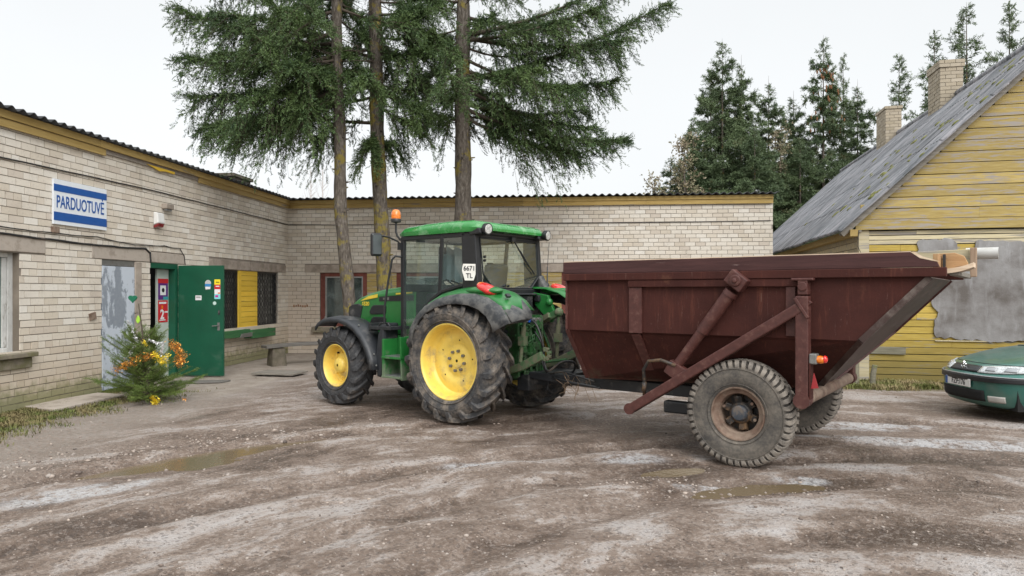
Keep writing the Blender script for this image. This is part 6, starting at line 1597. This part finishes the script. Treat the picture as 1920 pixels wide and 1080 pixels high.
MB().prism([(2.5, .50), (3.05, .50), (3.05, .66), (2.5, .66)], -.22, .22, 'xz').bb(3.05, 3.12, -.10, .10, .50, .62).build('drawbar', M['black'], trl, bevel=.012)
MB().bb(.3, 1.1, .30, .42, .33, .47).build('side_tank', M['black'], trl, bevel=.02)
# road wheels
def road_wheel(y, s):
    R1, w = .54, .27; h = w/2
    prof = [(.262, -h*.80), (.285, -h*.95), (.36, -h*1.07), (.43, -h*1.06), (.47, -h*1.0), (.488, -h*.985), (.512, -h*.92), (.524, -h*.6), (.526, 0)]
    prof = prof+[(r, -a) for r, a in prof[-2::-1]]
    ty = MB().lathe(prof, 80)
    for r_, a_ in ((.452, h*1.045), (.30, h*.99)): ty.lathe([(r_-.006, s*(a_-.006)), (r_, s*(a_+.007)), (r_+.006, s*(a_-.006))], 80)
    N = 46; tb = MB()
    for k in range(N):
        for sg in (1, -1):
            th = 2*math.pi*(k+(0 if sg > 0 else .5))/N; V, F_ = [], []
            for (a, rt, hw, sh) in ((.012, .541, .022, .0), (.07, .540, .021, .012), (.115, .532, .022, .03), (.138, .508, .023, .036), (.146, .478, .019, .038)):
                for (rr_, dd) in ((rt-.03, -hw*1.2), (rt, -hw), (rt, hw), (rt-.03, hw*1.2)):
                    t_ = th+(dd+sh)/R1; V.append((rr_*math.cos(t_), sg*(a if rr_ == rt else a-.012), rr_*math.sin(t_)))
            for i in range(4):
                for j in range(4): F_.append((i*4+j, i*4+(j+1) % 4, (i+1)*4+(j+1) % 4, (i+1)*4+j))
            F_ += [(0, 1, 2, 3), (19, 18, 17, 16)]; tb.add(V, F_)
    rim = MB().lathe([(.272, s*.118), (.268, s*.130), (.255, s*.128), (.245, s*.10), (.225, s*.085), (.205, s*.082), (.195, s*.065), (.192, -s*.10), (.262, -s*.11)], 56)
    rm = rim.build('wheel', M['rust'], trl, smooth=45, loc=(0, y, .525))
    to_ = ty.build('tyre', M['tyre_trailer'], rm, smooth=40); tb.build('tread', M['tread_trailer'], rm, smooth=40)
    hb = MB().lathe([(.115, -s*.05), (.115, s*.02), (.10, s*.045), (.085, s*.05)], 24).lathe([(.193, -s*.06), (.0, -s*.06)], 32)
    for k in range(6):
        t = 2*math.pi*k/6+.35; c_, s_ = math.cos(t), math.sin(t)
        hb.beam((.06*c_, -s*.03, .06*s_), (.178*c_, s*.015, .178*s_), .075, .07, (0, 1, 0))
        hb.tube([(.155*c_, s*.02, .155*s_), (.155*c_, s*.055, .155*s_)], .02, 6)
    hb.build('hub', M['grease'], rm, bevel=.006)
    MB().lathe([(.082, s*.02), (.08, s*.075), (.065, s*.092), (.0, s*.094)], 20).build('hub_cap', M['blue_hub'], rm, smooth=40)
    b = MB()
    for k in range(3):
        t = 2*math.pi*k/6+.35+math.pi*(k % 2)*.66; b.tube([(.165*math.cos(t), s*.05, .165*math.sin(t)), (.165*math.cos(t), s*.07, .165*math.sin(t))], .016, 6)
    b.build('wheel_nuts', M['rust'], rm)
road_wheel(.965, 1); road_wheel(-1.06, -1)
# tail lamp and red triangle on the near post
tlp = MB().box((-.72, 1.08, 1.12), (.07, .10, .10)).build('lamp_bracket', M['steel'], trl, bevel=.012)
MB().sphere((-.775, 1.09, 1.115), (.06, .042, .038), 14, 8).build('lens', M['orange_lens'], tlp, smooth=180)
MB().sphere((-.818, 1.09, 1.12), (.026, .036, .036), 12, 8).build('red_lens', M['red_lens'], tlp, smooth=180)
MB().bb(-.70, -.685, 1.02, 1.13, .74, 1.08).build('reflector_plate', M['maroon'], trl)
MB().prism([(-.70, .84), (-.765, .85), (-.725, .99)], 1.10, 1.112, 'xz').build('red_triangle', plain('dull_red_reflector', (.32, .025, .03), .4), trl)
# hoses and string at the coupling
hw = lambda p: tuple(p)
def loose(name, pts, r, mat, label, cat):
    V3 = [Vector(p) for p in pts]; P_ = []
    for i in range(len(V3)-1):
        p0, p1, p2, p3 = V3[max(0, i-1)], V3[i], V3[i+1], V3[min(len(V3)-1, i+2)]
        for k in range(6):
            t = k/6; P_.append(.5*((2*p1)+(p2-p0)*t+(2*p0-5*p1+4*p2-p3)*t*t+(3*p1-p0-3*p2+p3)*t**3))
    P_.append(V3[-1]); o = MB().tube(P_, r, 8).build(name, mat, None, smooth=180); o.location = TO; o.rotation_euler = (0, 0, math.atan2(TF.y, TF.x)); return tag(o, label, cat)
loose('hydraulic_hose', [(-.62, .05, 1.36), (-.78, .10, 1.30), (-.92, .14, 1.05), (-.95, .15, .80), (-1.05, .2, .70), (-1.2, .1, .82), (-1.3, -.05, .80), (-1.22, -.1, .66), (-1.05, .1, .62), (-1.4, .3, .60), (-1.9, .3, .56)], .016, M['hose'], 'black hydraulic hose looping from the tractor couplings down to the trailer drawbar', 'hose')
loose('hydraulic_hose', [(-.60, -.10, 1.20), (-.78, -.05, 1.0), (-.85, .05, .78), (-1.0, .12, .66), (-1.3, .2, .70), (-1.8, .25, .62)], .012, M['hose'], 'thinner dark hose hanging below the looped hose at the trailer coupling', 'hose')
random.seed(9)
tw = MB()
for k in range(16):
    x, y, z = random.uniform(-1.35, -1.75), random.uniform(.15, .4), random.uniform(.58, .72); tw.tube([(x, y, z), (x+random.uniform(-.08, .08), y+random.uniform(-.05, .05), z-random.uniform(.05, .16)), (x+random.uniform(-.14, .14), y, z-random.uniform(.02, .3))], .003, 4)
o = tw.build('twine', plain('baler_twine', (.28, .19, .12), .9), None); o.location = TO; o.rotation_euler = (0, 0, math.atan2(TF.y, TF.x)); tag(o, 'frayed brown baler twine dangling from the trailer drawbar', 'twine')

# ---------------------------------------------------------------- parked car
def car_paint():
    t = NT('green_metallic_paint'); n = t.noise(3, 5); f = t.noise(300, 2)
    c = t.mix(t.rng(f, .3, .7), (0.020, 0.105, 0.083), (0.04, 0.18, 0.148))
    c = t.mix(t.math('MULTIPLY', t.rng(n, .45, .75), .45), c, (0.13, 0.15, 0.125))
    t.col(c).rough(t.rng(n, .3, .7, .28, .5)).metal(.35); t.b.inputs['Coat Weight'].default_value = .7; t.b.inputs['Coat Roughness'].default_value = .10
    return t.m
M['car'] = car_paint()
car = empty('parked_car', (6.33, 9.65, 0), math.pi, 'dark green metallic saloon car parked nose first in front of the yellow house', 'car')
CR = [(.18, -.16, .76, 3.0), (.215, -.05, .83, 2.9), (.30, -.005, .86, 2.8), (.42, .012, .872, 2.8), (.525, .02, .875, 2.8), (.60, .018, .875, 2.8), (.63, -.02, .872, 2.75), (.66, -.055, .868, 2.7), (.705, -.10, .865, 2.65), (.75, -.165, .86, 2.6), (.775, -.22, .853, 2.55), (.815, -.36, .835, 2.5), (.865, -.58, .80, 2.5), (.91, -.82, .73, 2.5), (.945, -1.05, .60, 2.4), (.955, -1.22, .3, 2.2)]
XB = -1.30
def cpt(z, ph, push=0.0):
    zs = [r[0] for r in CR]; v = [np.interp(z, zs, [r[i] for r in CR]) for i in (1, 2, 3)]
    c, s = math.cos(ph), math.sin(ph); e = 2/v[2]
    p = Vector((XB+(v[0]-XB)*max(c, 0)**e, v[1]*math.copysign(abs(s)**e, s), z))
    if push:
        d = Vector((max(c, 0)**(2-e)/(v[0]-XB), math.copysign(abs(s)**(2-e), s)/v[1], .25)).normalized(); p = p+d*push
    return p
PH = [R_(a) for a in np.concatenate([np.linspace(-90, -60, 7), np.linspace(-58, 58, 59), np.linspace(60, 90, 7)])]
zs_ = sorted(set([r[0] for r in CR]+[.25, .36, .48, .56, .68, .73, .79, .84]))
MB().grid([[cpt(z, p) for p in PH] for z in zs_]).build('front_body', M['car'], car, smooth=50)
def patch(name, mat, z0, z1, a0, a1, push, par=car, nz=4, na=14, shape=None, back=0.02):
    rows = []
    for i in range(nz+1):
        row = []
        for k in range(na+1):
            u = k/na; za, zb = (z0, z1) if shape is None else shape(u)
            row.append(cpt(za+(zb-za)*i/nz, R_(a0+(a1-a0)*u), push))
        rows.append(row)
    o = MB().grid(rows).build(name, mat, par, smooth=60, fix=False); s_ = o.modifiers.new('t', 'SOLIDIFY'); s_.thickness = back; s_.offset = 0
    return o
for s in (1, -1):
    hl = patch('headlight', M['headlamp'], 0.64, .75, s*13, s*52, .010, shape=lambda u: (.642+.03*u**2, .718+.032*math.sin(min(1, u*1.15)*math.pi*.62)-.045*max(0, u-.8)*4*u*.4))
    patch('bulb_reflector', M['galv'], .668, .715, s*19, s*27, .021, hl, shape=None); patch('bulb_reflector', M['galv'], .672, .722, s*34, s*43, .021, hl)
    patch('fog_lamp', plain('fog_lamp_cover', (.42, .40, .37), .35), .265, .345, s*24, s*38, .006)
patch('grille', M['black_clean'], .645, .722, -12, 12, .008)
patch('bumper_strip', M['black_clean'], .528, .592, -88, 88, .014, na=60)
patch('chrome_strip', M['galv'], .596, .608, -88, 88, .016, na=60, nz=1)
patch('lower_intake', M['dark'], .265, .41, -21, 21, .004)
# silver emblem on the grille: an upright four-limbed figure
em = MB(); c0 = cpt(.685, 0, .025); q_ = 1.55
for (a, b, r) in (((0, -.012, .035), (0, .006, -.02), .011), ((0, .0, .02), (0, .030, .03), .007), ((0, -.002, .0), (0, .032, .002), .007), ((0, .006, -.018), (0, .028, -.040), .008), ((0, .004, -.02), (0, -.018, -.042), .008), ((0, -.014, .036), (0, .008, .046), .009), ((0, -.006, -.015), (0, -.036, .01), .005)):
    em.tube([c0+Vector(a)*q_, c0+Vector(b)*q_], r*q_, 7)
em.build('emblem', M['mirror'], car, smooth=60)
pb = MB().bb(.022, .034, -.26, .26, .435, .545).build('number_plate', M['white'], car, bevel=.004)
MB().bb(.0345, .037, -.258, -.215, .437, .543).build('blue_band', M['sign_blue'], pb)
text_mesh('lettering', 'FZP:176', .105, M['lettering'], pb, Matrix.Translation((.036, .02, .488)) @ Matrix.Rotation(R_(90), 4, 'Z') @ Matrix.Rotation(R_(90), 4, 'X'), sx=.82, depth=.0012, bold=.001)
patch('bonnet_seam', M['dark'], .757, .762, -62, 62, .001, nz=1, na=40, back=.004)
# rest of the body behind the bonnet
def bsec(x, zt, w):
    return [Vector((x, s*y, z)) for s, y, z in ((1, .80, .19), (1, .87, .40), (1, .872, .62), (1, .855, .84), (1, w, zt), (-1, w, zt), (-1, .855, .84), (-1, .872, .62), (-1, .87, .40), (-1, .80, .19))]
rows = [bsec(x, z, w) for x, z, w in ((-1.28, .955, .60), (-2.0, .95, .78), (-3.3, .95, .78), (-3.9, .96, .70), (-4.45, .93, .66), (-4.55, .80, .62))]
mb = MB().grid(rows, close=True); mb.add(rows[-1], [tuple(range(10))]); mb.build('rear_body', M['car'], car, smooth=40)
rows = [[Vector((x, s*w, z)) for s, w, z in ((1, w0, .94), (1, w1, zt), (-1, w1, zt), (-1, w0, .94))] for x, w0, w1, zt in ((-1.45, .66, .64, .96), (-2.05, .74, .56, 1.36), (-3.0, .74, .57, 1.38), (-3.5, .72, .55, 1.28), (-3.95, .68, .62, .97))]
MB().grid(rows, close=True).build('greenhouse', M['black_clean'], car, smooth=30, bevel=.03)
MB().prism([(-2.0, 1.355), (-3.05, 1.375), (-3.45, 1.30), (-3.40, 1.33), (-3.05, 1.41), (-2.0, 1.39)], -.57, .57, 'xz').build('roof', M['car'], car, bevel=.02)
MB().bb(-4.2, -.3, -.7, .7, .17, .45).build('underbody', M['dark'], car)
for x in (-.95, -3.65):
    for s in (1, -1):
        wv_ = MB().lathe([(.20, s*.085), (.27, s*.10), (.31, s*.07), (.315, 0), (.31, -s*.07), (.2, -s*.09)], 32).build('wheel', M['tyre_front'], car, smooth=50, loc=(x, s*.80, .315))
        MB().lathe([(.20, s*.08), (.19, s*.05), (.08, s*.07), (.0, s*.075)], 24).build('rim', M['galv'], wv_, smooth=50)

# ---------------------------------------------------------------- decorated fir by the grey door
rng = np.random.default_rng(77)
xb, yb = -5.80, 10.90
xt = empty('christmas_tree', (xb, yb, 0), 0, 'small cut fir dressed with tinsel standing between the grey door and green door', 'tree')
ax_ = lambda z: np.array([-.17*(z/1.6)**1.4, 0, z])
MB().tube([Vector(ax_(z)) for z in np.linspace(0, 1.56, 12)], list(np.linspace(.028, .007, 12)), 7).build('trunk', M['twig'], xt, smooth=180)
br = MB(); P, D = [], []
for k in range(104):
    z = .06+.98*(k/104)**1.25; a = rng.uniform(0, 6.28); L = (.84-.50*z)*rng.uniform(.5, 1.12)
    if z > .8: L *= rng.uniform(.6, 1.0)
    h = np.array([math.cos(a), math.sin(a), 0]); p0 = ax_(z); e = .16+.95*z
    p2 = p0+h*L+np.array([0, 0, L*e*rng.uniform(.6, 1.1)]); p1 = p0+h*L*.55+np.array([0, 0, L*e*.3])
    pts_ = bez(p0, p1, p2, np.linspace(0, 1, 6)); br.tube([Vector(q) for q in pts_], [.008, .006, .005, .004, .003, .002], 4, caps=False)
    n = int(10+L*26); s = rng.uniform(.12, 1, n); b = bez(p0, p1, p2, s); t_ = bez(p0, p1, p2, s+.03)-b; t_ /= np.linalg.norm(t_, axis=1, keepdims=True)
    sd_ = np.cross(t_, [0, 0, 1.]); sd_ /= np.linalg.norm(sd_, axis=1, keepdims=True)
    for q in range(n):
        l2 = L*.34*(1.1-s[q])+.04; d = t_[q]*.8+sd_[q]*rng.choice([-1, 1])*rng.uniform(.4, .9)+np.array([0, 0, rng.normal(.02, .15)]); d /= np.linalg.norm(d)
        for w in np.arange(0, l2, .035): P.append(b[q]+d*w); D.append(d+rng.normal(0, .12, 3))
    for w in np.linspace(.15, 1, int(L/.035)): P.append(bez(p0, p1, p2, np.array([w]))[0]); D.append((p2-p1)/np.linalg.norm(p2-p1))
for z in np.linspace(1.1, 1.5, 9): P.append(ax_(z)); D.append(np.array([-.1, 0, 1]))
br.build('branches', M['twig'], xt, smooth=180, fix=False)
P, D = np.array(P), np.array(D); D /= np.linalg.norm(D, axis=1, keepdims=True)
V, F_ = sprig_tris(P, D, np.full(len(P), .05), 7, .026, .0021, rng); np_mesh('foliage', V, F_, M['needle_xmas'], xt)
# tinsel: shreds along a draped line
def shiny(name, c, rough=.28, metal=.7):
    t = NT(name); r = t.island(); t.col(t.ramp(r, [(0, tuple(x*.55 for x in c)), (1, tuple(min(1, x*1.25) for x in c))])).rough(rough).metal(metal); return t.m
TG, TY, TW = shiny('copper_gold_tinsel', (.80, .36, .07)), shiny('yellow_tinsel', (.90, .62, .03), .4, .3), shiny('silver_tinsel', (.75, .75, .76), .3, .6)
def tinsel(label, pts, mat, n, rad, ln, w=.004, name='tinsel_garland'):
    pts = [np.array(p, float) for p in pts]; V = []
    for i in range(n):
        f = rng.uniform(0, len(pts)-1-1e-6); k = int(f); c = pts[k]*(1-f+k)+pts[k+1]*(f-k)+rng.normal(0, rad, 3); c[2] = max(c[2], .008)
        d = rng.normal(size=3); d /= np.linalg.norm(d); s = np.cross(d, rng.normal(size=3)); s /= np.linalg.norm(s); l = ln*rng.uniform(.6, 1.3)
        V += [c-d*l-s*w, c-d*l+s*w, c+d*l+s*w, c+d*l-s*w]
    o = np_mesh(name, np.array(V)-np.array([xb, yb, 0]), np.arange(len(V)).reshape(-1, 4), mat); o.location = (xb, yb, 0)
    return tag(o, label, 'tinsel')
def xp(px, py, dy=-.25): Y = yb+dy; return ((px-960)/1280*Y, Y, 1.75-(py-547)*Y/1280)
tinsel('copper gold tinsel draped across the left middle of the small dressed fir', [xp(215, 694, -.3), xp(238, 683, -.4), xp(262, 672, -.3), xp(290, 664, -.3)], TG, 640, .034, .013)
tinsel('copper gold tinsel hanging over the right side of the small dressed fir', [xp(318, 644, -.2), xp(332, 650, -.3), xp(338, 668, -.3), xp(335, 686, -.25), xp(346, 664, -.2)], TG, 680, .036, .013)
tinsel('yellow tinsel tuft in the middle of the small dressed fir', [xp(287, 662, -.42), xp(299, 672, -.42), xp(307, 682, -.42), xp(314, 664, -.38)], TY, 360, .028, .012)
tinsel('small yellow tinsel tuft high near the stem of the dressed fir', [xp(268, 640, -.2), xp(274, 648, -.25)], TY, 60, .012, .014)
tinsel('silver tinsel hanging near the top left of the small dressed fir', [xp(240, 602, -.1), xp(246, 612, -.12), xp(252, 626, -.15), xp(257, 640, -.15), xp(238, 672, -.3)], TW, 260, .013, .015)
tinsel('silver tinsel with a loop at the upper right of the small dressed fir', [xp(280, 637, -.15), xp(293, 643, -.2), xp(306, 644, -.25), xp(304, 655, -.3), xp(303, 664, -.3)], TW, 260, .010, .014)
tinsel('yellow tinsel fallen on the ground below the dressed fir', [xp(284, 743, -.35), xp(289, 750, -.35), xp(294, 756, -.35)], TY, 220, .02, .018, name='fallen_tinsel')
tinsel('tiny scrap of gold tinsel on the ground right of the dressed fir', [xp(344, 748, -.2), xp(348, 749, -.2)], TG, 26, .008, .012, name='fallen_tinsel')
hp = []
for i in range(36):
    t = 2*math.pi*i/36; hp.append((.0042*16*math.sin(t)**3, .0042*(13*math.cos(t)-5*math.cos(2*t)-2*math.cos(3*t)-math.cos(4*t))))
X, Y, Z = xp(249, 560, -.02)
o = MB().prism(hp, -.015, .015, 'xz').build('heart_ornament', shiny('green_glitter', (.02, .22, .12), .45, .2), None, bevel=.006); o.location = (X, Y, Z); tag(o, 'green glitter heart on the very top of the small dressed fir', 'ornament')
X, Y, Z = xp(259, 600, -.03)
o = MB().prism([(-.03, -.02), (0, -.06), (.03, -.02), (.025, .03), (0, .075), (-.025, .03)], -.012, .012, 'xz').build('leaf_ornament', plain('lime_ornament', (.35, .62, .06), .4), None, bevel=.005); o.location = (X, Y, Z); tag(o, 'lime green drop shaped ornament on the stem below the heart', 'ornament')
